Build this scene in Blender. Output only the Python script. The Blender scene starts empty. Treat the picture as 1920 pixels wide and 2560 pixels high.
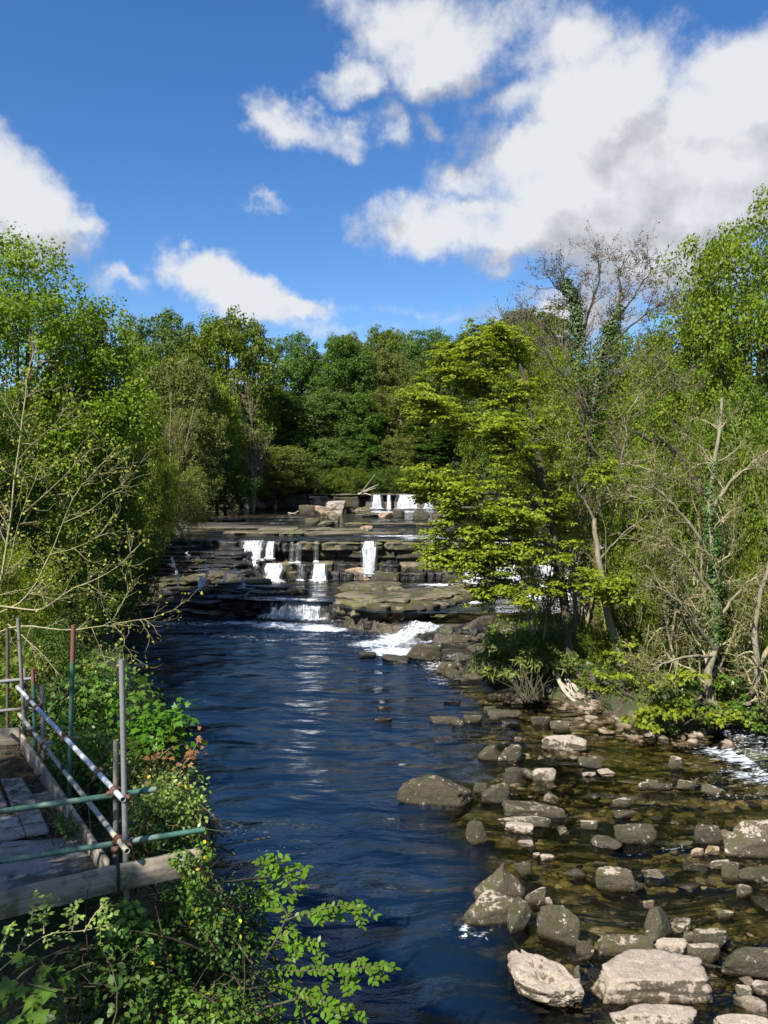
import bpy, math, random
import numpy as np
from mathutils import Vector, Matrix, Euler
R = math.radians
scene = bpy.context.scene
COL = scene.collection

# ------------------------------------------------------------------ camera
CAM_H = 9.0
PITCH = R(1.97)
cam_d = bpy.data.cameras.new("camera")
cam_d.sensor_fit = 'VERTICAL'
cam_d.sensor_height = 36.0
cam_d.lens = 27.0
cam_d.clip_start = 0.1
cam_d.clip_end = 3000
cam = bpy.data.objects.new("camera", cam_d)
cam.location = (0, 0, CAM_H)
cam.rotation_euler = (R(90) - PITCH, 0, 0)
COL.objects.link(cam)
scene.camera = cam

def P(px, py, Y):
    """point at distance Y (world y) seen at photo pixel px, py (1920 x 2560)"""
    u = (px - 960) / 1920.0; v = (1280 - py) / 1920.0
    ry = math.cos(PITCH) + v * math.sin(PITCH); rz = -math.sin(PITCH) + v * math.cos(PITCH)
    t = Y / ry
    return (u * t, Y, CAM_H + rz * t)
def G(px, py, z=0.0):
    u = (px - 960) / 1920.0; v = (1280 - py) / 1920.0
    ry = math.cos(PITCH) + v * math.sin(PITCH); rz = -math.sin(PITCH) + v * math.cos(PITCH)
    t = (z - CAM_H) / rz
    return (u * t, ry * t, z)

# ------------------------------------------------------------------ light
SUN_AZ = R(58)      # how far behind the left-hand side the sun stands
SUN_EL = R(45)
S = Vector((-math.cos(SUN_AZ) * math.cos(SUN_EL), -math.sin(SUN_AZ) * math.cos(SUN_EL), math.sin(SUN_EL)))
sun_d = bpy.data.lights.new("sun", 'SUN')
sun_d.energy = 4.6
sun_d.angle = R(0.53)
sun_d.color = (1.0, 0.95, 0.86)
sun = bpy.data.objects.new("sun", sun_d)
sun.rotation_euler = S.to_track_quat('Z', 'Y').to_euler()
sun.location = (-30, -20, 60)
COL.objects.link(sun)

scene.view_settings.view_transform = 'Standard'
scene.view_settings.look = 'None'
scene.view_settings.exposure = 1.10
scene.view_settings.gamma = 1.0
scene.view_settings.use_curve_mapping = False
cy = scene.cycles
cy.use_denoising = True
try: cy.denoiser = 'OPENIMAGEDENOISE'
except Exception: pass
cy.max_bounces = 6; cy.diffuse_bounces = 3; cy.glossy_bounces = 3; cy.transmission_bounces = 4
cy.transparent_max_bounces = 16; cy.caustics_reflective = False; cy.caustics_refractive = False
cy.sample_clamp_indirect = 4.0

# node helpers
def inp(nt, sock, v):
    if isinstance(v, bpy.types.NodeSocket): nt.links.new(v, sock)
    elif v is not None: sock.default_value = v
def MA(nt, op, a, b=None, c=None, clamp=False):
    n = nt.nodes.new('ShaderNodeMath'); n.operation = op; n.use_clamp = clamp
    inp(nt, n.inputs[0], a)
    if b is not None: inp(nt, n.inputs[1], b)
    if c is not None: inp(nt, n.inputs[2], c)
    return n.outputs[0]
def VM(nt, op, a, b=None, out=0):
    n = nt.nodes.new('ShaderNodeVectorMath'); n.operation = op
    inp(nt, n.inputs[0], a)
    if b is not None:
        if op == 'SCALE': inp(nt, n.inputs[3], b)
        else: inp(nt, n.inputs[1], b)
    return n.outputs['Value'] if op in ('DOT_PRODUCT', 'LENGTH', 'DISTANCE') else n.outputs[0]
def NOISE(nt, vec, scale, detail=4, rough=0.55, dist=0.0, color=False):
    n = nt.nodes.new('ShaderNodeTexNoise')
    n.inputs['Scale'].default_value = scale; n.inputs['Detail'].default_value = detail
    n.inputs['Roughness'].default_value = rough; n.inputs['Distortion'].default_value = dist
    if vec is not None: nt.links.new(vec, n.inputs['Vector'])
    return n.outputs['Color'] if color else n.outputs[0]
def SS(nt, v, a, b, lo=0.0, hi=1.0):
    n = nt.nodes.new('ShaderNodeMapRange'); n.interpolation_type = 'SMOOTHSTEP'
    inp(nt, n.inputs[0], v); n.inputs[1].default_value = a; n.inputs[2].default_value = b
    n.inputs[3].default_value = lo; n.inputs[4].default_value = hi
    return n.outputs[0]
def MIXC(nt, f, a, b, mode='MIX'):
    n = nt.nodes.new('ShaderNodeMix'); n.data_type = 'RGBA'; n.blend_type = mode; n.clamp_factor = True
    inp(nt, n.inputs[0], f)
    inp(nt, n.inputs[6], a if isinstance(a, bpy.types.NodeSocket) else (*a, 1))
    inp(nt, n.inputs[7], b if isinstance(b, bpy.types.NodeSocket) else (*b, 1))
    return n.outputs[2]
def ATTR(nt, name):
    n = nt.nodes.new('ShaderNodeAttribute'); n.attribute_name = name
    return n.outputs['Fac']

# ------------------------------------------------------------------ sky with clouds
world = bpy.data.worlds.new("World"); scene.world = world; world.use_nodes = True
nt = world.node_tree; nt.nodes.clear()
def u_dir(px, py):
    p = Vector(P(px, py, 1.0)) - Vector((0, 0, CAM_H)); return p.normalized()
# clouds in view: centre and half-size in photo pixels, tilt, weight
BLOBS = [(1720, 480, 400, 240, 0, 1.0), (1480, 520, 380, 165, 5, 1.0), (1130, 562, 300, 75, 8, .8),
         (1330, 420, 190, 110, 0, .9), (1500, 300, 260, 150, -30, .95), (1850, 255, 210, 140, 0, .95),
         (1650, 650, 330, 95, 5, .9), (1350, 600, 280, 90, 8, .85), (1180, 470, 60, 60, 0, .6),
         (1000, 40, 160, 90, 0, .62), (1090, 140, 160, 105, 0, .78), (1040, 215, 90, 70, 30, .7),
         (1260, 70, 190, 80, 0, .42), (1450, 130, 150, 100, 0, .6), (1290, 300, 110, 60, 0, .5),
         (860, 205, 90, 50, -20, .6), (745, 320, 115, 42, 15, .55), (850, 370, 95, 48, 0, .60), (690, 300, 50, 26, 0, .45), (790, 345, 120, 40, 20, .5),
         (1090, 350, 70, 40, 40, .40), (980, 325, 60, 40, 30, .38),
         (60, 545, 150, 105, 20, 1.0), (-60, 450, 140, 120, 0, .9), (180, 560, 70, 40, 0, .7), (20, 640, 120, 60, 0, .7),
         (530, 705, 112, 80, 0, .98), (625, 742, 125, 56, 5, .95), (500, 690, 80, 60, 0, .9), (725, 762, 90, 28, 3, .7),
         (290, 725, 100, 30, 12, .42), (680, 500, 80, 16, 8, .27), (1150, 770, 300, 22, 4, .22), (760, 800, 300, 18, 4, .2),
         (670, 935, 45, 18, 0, .4), (1400, 790, 160, 60, 0, .75)]
grp = bpy.data.node_groups.new('cloud_field', 'ShaderNodeTree')
grp.interface.new_socket(name='Dir', in_out='INPUT', socket_type='NodeSocketVector')
grp.interface.new_socket(name='Density', in_out='OUTPUT', socket_type='NodeSocketFloat')
gi = grp.nodes.new('NodeGroupInput'); go = grp.nodes.new('NodeGroupOutput')
D0 = gi.outputs[0]
w1 = NOISE(grp, D0, 5.5, 3, .55, color=True)
w2 = NOISE(grp, D0, 22, 4, .6, color=True)
wv = VM(grp, 'ADD', VM(grp, 'SCALE', VM(grp, 'SUBTRACT', w1, (.5, .5, .5)), 0.10), VM(grp, 'SCALE', VM(grp, 'SUBTRACT', w2, (.5, .5, .5)), 0.055))
D1 = VM(grp, 'ADD', D0, wv)
acc = None
for (cx, cyy, rx, ry, tilt, wt) in BLOBS:
    c = u_dir(cx, cyy)
    r = Vector((0, 0, 1)).cross(c).normalized() * -1
    t = r.cross(c).normalized()
    if t.z < 0: t = -t
    a = R(-tilt); r2 = r * math.cos(a) + t * math.sin(a); t2 = -r * math.sin(a) + t * math.cos(a)
    ar = rx / 1920.0; br = ry / 1920.0
    dd = VM(grp, 'SUBTRACT', D1, tuple(c))
    n = grp.nodes.new('ShaderNodeCombineXYZ')
    grp.links.new(VM(grp, 'DOT_PRODUCT', dd, tuple(r2 / ar)), n.inputs[0])
    grp.links.new(VM(grp, 'DOT_PRODUCT', dd, tuple(t2 / br)), n.inputs[1])
    grp.links.new(VM(grp, 'DOT_PRODUCT', dd, tuple(c * 3)), n.inputs[2])
    L = VM(grp, 'LENGTH', n.outputs[0])
    v = MA(grp, 'MULTIPLY', MA(grp, 'SUBTRACT', 1.12, L), wt)
    v = MA(grp, 'MINIMUM', v, wt * .85)
    if acc is None: acc = v
    else: acc = MA(grp, 'SMOOTH_MAX', acc, v, 0.12)
# the rest of the sky, outside the picture, carries scattered clouds of the same kind
sep = grp.nodes.new('ShaderNodeSeparateXYZ'); grp.links.new(D0, sep.inputs[0])
zz = MA(grp, 'MAXIMUM', MA(grp, 'ADD', sep.outputs[2], .22), .06)
cmb = grp.nodes.new('ShaderNodeCombineXYZ')
grp.links.new(MA(grp, 'DIVIDE', sep.outputs[0], zz), cmb.inputs[0]); grp.links.new(MA(grp, 'DIVIDE', sep.outputs[1], zz), cmb.inputs[1])
gen = SS(grp, NOISE(grp, cmb.outputs[0], 1.15, 2, .5), .50, .66, -0.5, .55)
outm = SS(grp, VM(grp, 'DOT_PRODUCT', D0, tuple(u_dir(960, 1000))), .70, .60, -1.0, 0.0)
acc = MA(grp, 'MAXIMUM', acc, MA(grp, 'ADD', gen, outm))
fb = NOISE(grp, D0, 12, 10, .64)
dens = MA(grp, 'ADD', acc, MA(grp, 'MULTIPLY', MA(grp, 'SUBTRACT', fb, .5), 1.45))
grp.interface.new_socket(name='Base', in_out='OUTPUT', socket_type='NodeSocketFloat')
low = MA(grp, 'ADD', acc, MA(grp, 'MULTIPLY', MA(grp, 'SUBTRACT', NOISE(grp, D0, 7, 2, .4), .5), .34))
grp.links.new(dens, go.inputs[0]); grp.links.new(low, go.inputs[1])

tc = nt.nodes.new('ShaderNodeTexCoord'); Dn = tc.outputs['Generated']
def cloud(vec):
    g = nt.nodes.new('ShaderNodeGroup'); g.node_tree = grp; nt.links.new(vec, g.inputs[0]); return g.outputs
g_a = cloud(Dn); d_a, b_a = g_a[0], g_a[1]
g_b = cloud(VM(nt, 'ADD', Dn, (-0.022, 0.0, 0.034))); d_b = g_b[0]
g_c = cloud(VM(nt, 'ADD', Dn, (-0.05, 0.0, 0.10))); b_c = g_c[1]
alpha = SS(nt, d_a, 0.00, 0.62)
lit = MA(nt, 'SUBTRACT', d_a, d_b)
lit2 = MA(nt, 'SUBTRACT', b_a, b_c)
shade = MA(nt, 'ADD', MA(nt, 'ADD', MA(nt, 'MULTIPLY', lit, 1.0), MA(nt, 'MULTIPLY', lit2, 1.35)), MA(nt, 'MULTIPLY', MA(nt, 'MAXIMUM', b_c, 0.0), -0.27))
shade = MA(nt, 'ADD', shade, 0.66)
shade = MA(nt, 'MINIMUM', MA(nt, 'MAXIMUM', shade, 0.16), 1.0)
sky = nt.nodes.new('ShaderNodeTexSky'); sky.sky_type = 'NISHITA'; sky.sun_disc = False
sky.sun_elevation = SUN_EL; sky.sun_rotation = math.atan2(S.x, S.y)
sky.altitude = 200; sky.air_density = 1.0; sky.dust_density = 0.4; sky.ozone_density = 3.0
hs = nt.nodes.new('ShaderNodeHueSaturation'); hs.inputs['Saturation'].default_value = 1.27; hs.inputs['Value'].default_value = 0.72
hs.inputs['Hue'].default_value = 0.507
nt.links.new(sky.outputs[0], hs.inputs['Color'])
CL = 3.45
ccol = MIXC(nt, shade, (1.85, 1.91, 2.05), (CL * 1.0, CL * 1.02, CL * 1.06))
skyc = MIXC(nt, MA(nt, 'MULTIPLY', alpha, 0.97), hs.outputs[0], ccol)
bg = nt.nodes.new('ShaderNodeBackground'); bg.inputs[1].default_value = 0.11
nt.links.new(skyc, bg.inputs[0])
wo = nt.nodes.new('ShaderNodeOutputWorld'); nt.links.new(bg.outputs[0], wo.inputs[0])
world.cycles.sampling_method = 'MANUAL'; world.cycles.sample_map_resolution = 512

# ------------------------------------------------------------------ object helpers
def tag(o, label=None, cat=None, group=None, kind=None):
    if label: o['label'] = label
    if cat: o['category'] = cat
    if group: o['group'] = group
    if kind: o['kind'] = kind
    return o
def empty(name, loc=(0, 0, 0), rz=0.0, **k):
    o = bpy.data.objects.new(name, None); o.location = loc; o.rotation_euler = (0, 0, rz)
    o.empty_display_size = .2
    COL.objects.link(o); tag(o, **k); return o
def mesh(name, V, F, mat=None, smooth=False, attrs=None, uv=None):
    """V (n,3); F a list of int arrays, each (m,k)"""
    V = np.asarray(V, dtype=np.float32)
    if not isinstance(F, (list, tuple)): F = [F]
    F = [np.asarray(f, dtype=np.int32) for f in F if len(f)]
    me = bpy.data.meshes.new(name)
    me.vertices.add(len(V)); me.vertices.foreach_set('co', V.ravel())
    li = np.concatenate([f.ravel() for f in F])
    tot = np.concatenate([np.full(len(f), f.shape[1], dtype=np.int32) for f in F])
    st = np.concatenate([[0], np.cumsum(tot)[:-1]]).astype(np.int32)
    me.loops.add(len(li)); me.loops.foreach_set('vertex_index', li)
    me.polygons.add(len(tot)); me.polygons.foreach_set('loop_start', st); me.polygons.foreach_set('loop_total', tot)
    if smooth: me.polygons.foreach_set('use_smooth', np.ones(len(tot), dtype=bool))
    if attrs:
        for k, a in attrs.items():
            at = me.attributes.new(k, 'FLOAT', 'POINT'); at.data.foreach_set('value', np.asarray(a, dtype=np.float32))
    if uv is not None:
        ul = me.uv_layers.new(name='uv'); ul.data.foreach_set('uv', np.asarray(uv, dtype=np.float32)[li].ravel())
    me.update(calc_edges=True)
    if mat: me.materials.append(mat)
    return me
def put(name, me, parent=None, loc=(0, 0, 0), rot=None, scale=None, **k):
    o = bpy.data.objects.new(name, me); o.location = loc
    if rot is not None: o.rotation_euler = rot
    if scale is not None: o.scale = scale
    COL.objects.link(o)
    if parent: o.parent = parent
    tag(o, **k); return o

# value noise -------------------------------------------------------
def _hash(i, seed):
    i = i.astype(np.int64)
    h = (i[0] * 374761393 + i[1] * 668265263 + i[2] * 2147483647 + seed * 1274126177) & 0xffffffff
    h = ((h ^ (h >> 13)) * 1274126177) & 0xffffffff
    h = h ^ (h >> 16)
    return (h & 0xffffff) / float(0xffffff)
def vn(x, y, z=0.0, seed=0):
    x, y, z = np.broadcast_arrays(np.asarray(x, float), np.asarray(y, float), np.asarray(z, float))
    xi, yi, zi = np.floor(x), np.floor(y), np.floor(z)
    fx, fy, fz = x - xi, y - yi, z - zi
    fx = fx * fx * (3 - 2 * fx); fy = fy * fy * (3 - 2 * fy); fz = fz * fz * (3 - 2 * fz)
    r = 0
    for a in (0, 1):
        for b in (0, 1):
            for c in (0, 1):
                w = (fx if a else 1 - fx) * (fy if b else 1 - fy) * (fz if c else 1 - fz)
                r = r + w * _hash(np.array([xi + a, yi + b, zi + c]), seed)
    return r * 2 - 1
def fbm(x, y, z=0.0, seed=0, oct=4, rough=.5):
    r = 0; a = 1.0; f = 1.0; t = 0
    for k in range(oct):
        r = r + a * vn(np.asarray(x) * f + 17.3 * k, np.asarray(y) * f - 9.1 * k, np.asarray(z) * f + 3.7 * k, seed + k); t += a; a *= rough; f *= 2.03
    return r / t
def sst(v, a, b):
    t = np.clip((v - a) / (b - a), 0, 1); return t * t * (3 - 2 * t)

# ------------------------------------------------------------------ materials
MATS = {}
def new_mat(name):
    m = bpy.data.materials.new(name); m.use_nodes = True; m.node_tree.nodes.clear(); MATS[name] = m
    out = m.node_tree.nodes.new('ShaderNodeOutputMaterial')
    return m, m.node_tree, out
def princ(nt, col, rough=.8, spec=.3, metal=0.0, normal=None):
    b = nt.nodes.new('ShaderNodeBsdfPrincipled')
    inp(nt, b.inputs['Base Color'], col if isinstance(col, bpy.types.NodeSocket) else (*col, 1))
    inp(nt, b.inputs['Roughness'], rough); b.inputs['Specular IOR Level'].default_value = spec
    inp(nt, b.inputs['Metallic'], metal)
    if normal is not None: nt.links.new(normal, b.inputs['Normal'])
    return b.outputs[0]
def bump(nt, h, strength=.5, dist=.05, normal=None):
    b = nt.nodes.new('ShaderNodeBump'); inp(nt, b.inputs['Strength'], strength); b.inputs['Distance'].default_value = dist
    nt.links.new(h, b.inputs['Height'])
    if normal is not None: nt.links.new(normal, b.inputs['Normal'])
    return b.outputs[0]
def geo(nt, out='Position'):
    return nt.nodes.new('ShaderNodeNewGeometry').outputs[out]
def objc(nt): return nt.nodes.new('ShaderNodeTexCoord').outputs['Object']
def orand(nt): return nt.nodes.new('ShaderNodeObjectInfo').outputs['Random']
def sepz(nt, v, k=2):
    s = nt.nodes.new('ShaderNodeSeparateXYZ'); nt.links.new(v, s.inputs[0]); return s.outputs[k]

def leaf_mat(name, ca, cb, cc=None, trans=.45, rough=.55, spec=.25, crown=False):
    m, nt, out = new_mat(name)
    rnd = geo(nt, 'Random Per Island')
    col = MIXC(nt, rnd, ca, cb)
    if cc is not None:
        col = MIXC(nt, SS(nt, MA(nt, 'FRACT', MA(nt, 'MULTIPLY', rnd, 7.31)), .80, .9), col, cc)
    # clumps differ a little in age and so in hue
    pos = geo(nt)
    n = NOISE(nt, pos, .45, 2, .5)
    col = MIXC(nt, SS(nt, n, .35, .65, 0, .55), col, MIXC(nt, .5, cb, tuple(min(1, c * 1.35) for c in cb)))
    h = nt.nodes.new('ShaderNodeHueSaturation')
    nt.links.new(MA(nt, 'MULTIPLY_ADD', orand(nt), .03, .485), h.inputs['Hue'])
    nt.links.new(MA(nt, 'MULTIPLY_ADD', orand(nt), .25, .87), h.inputs['Value'])
    nt.links.new(col, h.inputs['Color']); col = h.outputs[0]
    a = princ(nt, col, rough, spec)
    t = nt.nodes.new('ShaderNodeBsdfTranslucent')
    nt.links.new(MIXC(nt, .65, col, (1.0, 1.0, .25), 'MULTIPLY'), t.inputs[0])
    mx = nt.nodes.new('ShaderNodeMixShader'); mx.inputs[0].default_value = trans
    nt.links.new(a, mx.inputs[1]); nt.links.new(t.outputs[0], mx.inputs[2])
    nt.links.new(mx.outputs[0], out.inputs[0]); return m
M_leaf = {
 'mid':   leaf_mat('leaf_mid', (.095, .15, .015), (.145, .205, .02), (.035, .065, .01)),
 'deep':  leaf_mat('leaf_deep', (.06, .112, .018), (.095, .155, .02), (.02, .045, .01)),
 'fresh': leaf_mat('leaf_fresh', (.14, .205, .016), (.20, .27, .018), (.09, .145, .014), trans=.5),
 'lime':  leaf_mat('leaf_lime', (.21, .29, .022), (.31, .39, .035), (.14, .21, .02), trans=.52),
 'olive': leaf_mat('leaf_olive', (.11, .13, .025), (.165, .175, .035), (.06, .07, .02)),
 'far':   leaf_mat('leaf_far', (.08, .135, .03), (.125, .185, .035), (.03, .055, .016)),
 'tan':   leaf_mat('leaf_tan', (.13, .115, .06), (.17, .15, .075), (.10, .08, .05)),
 'ivy':   leaf_mat('leaf_ivy', (.028, .065, .012), (.055, .11, .015), (.09, .15, .03), rough=.5, spec=.3, trans=.25),
 'bush':  leaf_mat('leaf_bush', (.06, .13, .018), (.10, .18, .02), (.15, .22, .02), rough=.4, spec=.4, trans=.35),
 'elm':   leaf_mat('leaf_elm', (.08, .18, .014), (.12, .24, .016), (.06, .13, .014), rough=.42, spec=.35, trans=.5),
 'rose':  leaf_mat('leaf_rose', (.16, .26, .05), (.24, .34, .07), (.11, .20, .04), rough=.4, spec=.4, trans=.35),
 'yellow': leaf_mat('leaf_yellow', (.55, .42, .03), (.65, .50, .03), None, trans=.35),
 'copper': leaf_mat('leaf_copper', (.22, .10, .045), (.30, .16, .06), (.22, .20, .05), trans=.40),
 'bud':   leaf_mat('leaf_bud', (.24, .29, .04), (.34, .37, .05), (.18, .25, .04), trans=.35),
 'cone':  leaf_mat('leaf_cone', (.075, .06, .045), (.12, .095, .07), (.05, .04, .03), trans=.1),
 'grass': leaf_mat('leaf_grass', (.11, .17, .03), (.17, .22, .04), (.20, .19, .07), trans=.35),
}
def bark_mat(name, ca, cb, moss=None, scale=6.0):
    m, nt, out = new_mat(name)
    o = geo(nt)
    v = VM(nt, 'MULTIPLY', o, (1, 1, .25))
    n = NOISE(nt, v, scale, 6, .65)
    col = MIXC(nt, SS(nt, n, .35, .65), ca, cb)
    if moss: col = MIXC(nt, SS(nt, NOISE(nt, o, 1.7, 4, .6), .48, .62, 0, .8), col, moss)
    nt.links.new(princ(nt, col, .85, .2, normal=bump(nt, n, .7, .03)), out.inputs[0]); return m
M_bark_dark = bark_mat('bark_dark', (.045, .035, .025), (.10, .08, .055), (.07, .08, .03))
M_bark_grey = bark_mat('bark_grey', (.16, .135, .10), (.28, .24, .18), (.17, .17, .08))
M_twig_tan = bark_mat('twig_tan', (.22, .18, .11), (.34, .29, .18), (.24, .25, .10))
M_twig_pale = bark_mat('twig_pale', (.24, .21, .12), (.38, .34, .20), (.24, .25, .10), 30)
M_twig_brown = bark_mat('twig_brown', (.11, .085, .06), (.18, .145, .10), (.12, .12, .06))
M_drift = bark_mat('driftwood_grey', (.30, .26, .20), (.46, .40, .32), None, 9)

def rock_mat(name, light, dark, cover, moss=None, mosscov=.5, scale=1.0, wet=None, spots=True, dry=.82):
    """stone with lichen and algae patches, sides coloured darker as if shaded; wet up to 6 cm above the water that surrounds it"""
    m, nt, out = new_mat(name)
    o = objc(nt)
    off = VM(nt, 'ADD', o, VM(nt, 'SCALE', (1, 1, 1), MA(nt, 'MULTIPLY', orand(nt), 40)))
    n1 = NOISE(nt, off, 1.3 * scale, 8, .66)
    n2 = NOISE(nt, off, 7 * scale, 8, .7)
    n3 = NOISE(nt, off, 30 * scale, 5, .65)
    nz = sepz(nt, geo(nt, 'Normal'))
    base = MIXC(nt, SS(nt, n2, .35, .68), light, tuple(c * .68 for c in light))
    base = MIXC(nt, SS(nt, n3, .42, .60, 0, .45), base, tuple(c * .45 for c in light))
    mk = MA(nt, 'ADD', MA(nt, 'MULTIPLY', n1, .55), MA(nt, 'MULTIPLY', n2, .45))
    mk = MA(nt, 'SUBTRACT', mk, MA(nt, 'MULTIPLY', nz, .13))  # tops paler, sides darker: shade on the faces put into the colour, with algae
    dk = MIXC(nt, SS(nt, n3, .35, .65), dark, tuple(min(1, c * 2.2) for c in dark))
    f = SS(nt, mk, .565 - .3 * cover, .60 - .3 * cover)
    col = MIXC(nt, f, base, dk)
    if moss:
        g = SS(nt, MA(nt, 'ADD', MA(nt, 'MULTIPLY', NOISE(nt, off, 2.6 * scale, 7, .7), .8), MA(nt, 'MULTIPLY', nz, .05)), .50 - .2 * mosscov, .58 - .2 * mosscov, 0, .85)
        col = MIXC(nt, g, col, MIXC(nt, n3, moss, tuple(c * .45 for c in moss)))
    if spots:
        sp = SS(nt, NOISE(nt, off, 4.5 * scale, 8, .72), .60, .64, 0, .7)
        col = MIXC(nt, sp, col, (.55, .51, .42))
    rough = dry
    if wet is not None:
        z = sepz(nt, geo(nt))
        zz = MA(nt, 'SUBTRACT', MA(nt, 'SUBTRACT', z, wet), MA(nt, 'MULTIPLY', n2, .09))
        wf = SS(nt, zz, .07, -.03)
        col = MIXC(nt, wf, col, MIXC(nt, .8, col, (.30, .25, .18), 'MULTIPLY'))
        rough = SS(nt, zz, -.03, .07, .25, .85)
    h = MA(nt, 'ADD', MA(nt, 'MULTIPLY', n2, .7), MA(nt, 'MULTIPLY', n3, .35))
    nrm = bump(nt, h, .85, .06 / scale)
    nt.links.new(princ(nt, col, rough, .35, normal=nrm), out.inputs[0]); return m
M_rock_pale = rock_mat('rock_pale', (.38, .315, .25), (.06, .05, .034), .34, None, wet=0.0)
M_rock_mix = rock_mat('rock_mixed', (.36, .30, .235), (.045, .038, .024), .72, (.075, .072, .024), .3, wet=0.0)
M_rock_dark = rock_mat('rock_dark', (.24, .20, .15), (.036, .030, .019), .90, (.05, .050, .018), .35, wet=0.0)
M_rock_black = rock_mat('rock_blackish', (.10, .09, .075), (.022, .02, .017), 1.0, None, wet=0.15, spots=False)
M_cobble = rock_mat('cobble', (.36, .29, .22), (.10, .08, .055), .45, None, scale=3, wet=0.0, spots=False)
M_ledge = rock_mat('ledge_rock', (.19, .15, .105), (.03, .026, .019), .72, (.075, .08, .018), .42, scale=.6, spots=False)
M_ledge_moss = rock_mat('ledge_mossy', (.20, .16, .12), (.025, .023, .017), .45, (.11, .12, .022), .45, scale=.8, spots=False)
M_ledge_dark = rock_mat('ledge_wet', (.075, .062, .052), (.014, .013, .012), .8, None, scale=.7, spots=False, dry=.38)
M_rock_tan = rock_mat('rock_tan', (.36, .26, .18), (.07, .05, .035), .30, (.12, .11, .02), .25, scale=.8, spots=False)

def ground_mat():
    m, nt, out = new_mat('ground_surface')
    p = geo(nt); nz = sepz(nt, geo(nt, 'Normal'))
    bed = ATTR(nt, 'bed')     # 1 in the river, 0 on the banks
    vor = nt.nodes.new('ShaderNodeTexVoronoi'); vor.inputs['Scale'].default_value = 3.1; vor.inputs['Randomness'].default_value = 1
    nt.links.new(VM(nt, 'ADD', p, VM(nt, 'SCALE', NOISE(nt, p, 3, 3, color=True), .25)), vor.inputs['Vector'])
    cell = sepz(nt, vor.outputs['Color'], 0)
    n = NOISE(nt, p, 1.1, 6, .65); n2 = NOISE(nt, p, 9, 6, .65)
    peb = MIXC(nt, cell, (.085, .060, .026), (.20, .145, .070))
    peb = MIXC(nt, SS(nt, cell, .82, .9), peb, (.32, .28, .20))
    peb = MIXC(nt, SS(nt, vor.outputs['Distance'], .30, .62), peb, (.06, .05, .022))
    peb = MIXC(nt, SS(nt, n, .50, .66, 0, .8), peb, (.10, .095, .022))
    ledge = MIXC(nt, SS(nt, n2, .38, .62), (.026, .022, .018), (.115, .092, .070))
    ledge = MIXC(nt, SS(nt, n, .50, .60, 0, .5), ledge, (.065, .058, .022))
    lg = SS(nt, sepz(nt, p, 1), 38.0, 44.0)
    rb = MIXC(nt, lg, peb, ledge)
    soil = MIXC(nt, SS(nt, n2, .4, .62), (.035, .028, .018), (.075, .062, .04))
    soil = MIXC(nt, SS(nt, n, .42, .56), soil, (.035, .055, .014))
    col = MIXC(nt, bed, soil, rb)
    nrm = bump(nt, MA(nt, 'SUBTRACT', n2, MA(nt, 'MULTIPLY', vor.outputs['Distance'], .6)), .8, .08)
    nt.links.new(princ(nt, col, .7, .3, normal=nrm), out.inputs[0]); return m
M_ground = ground_mat()

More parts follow.
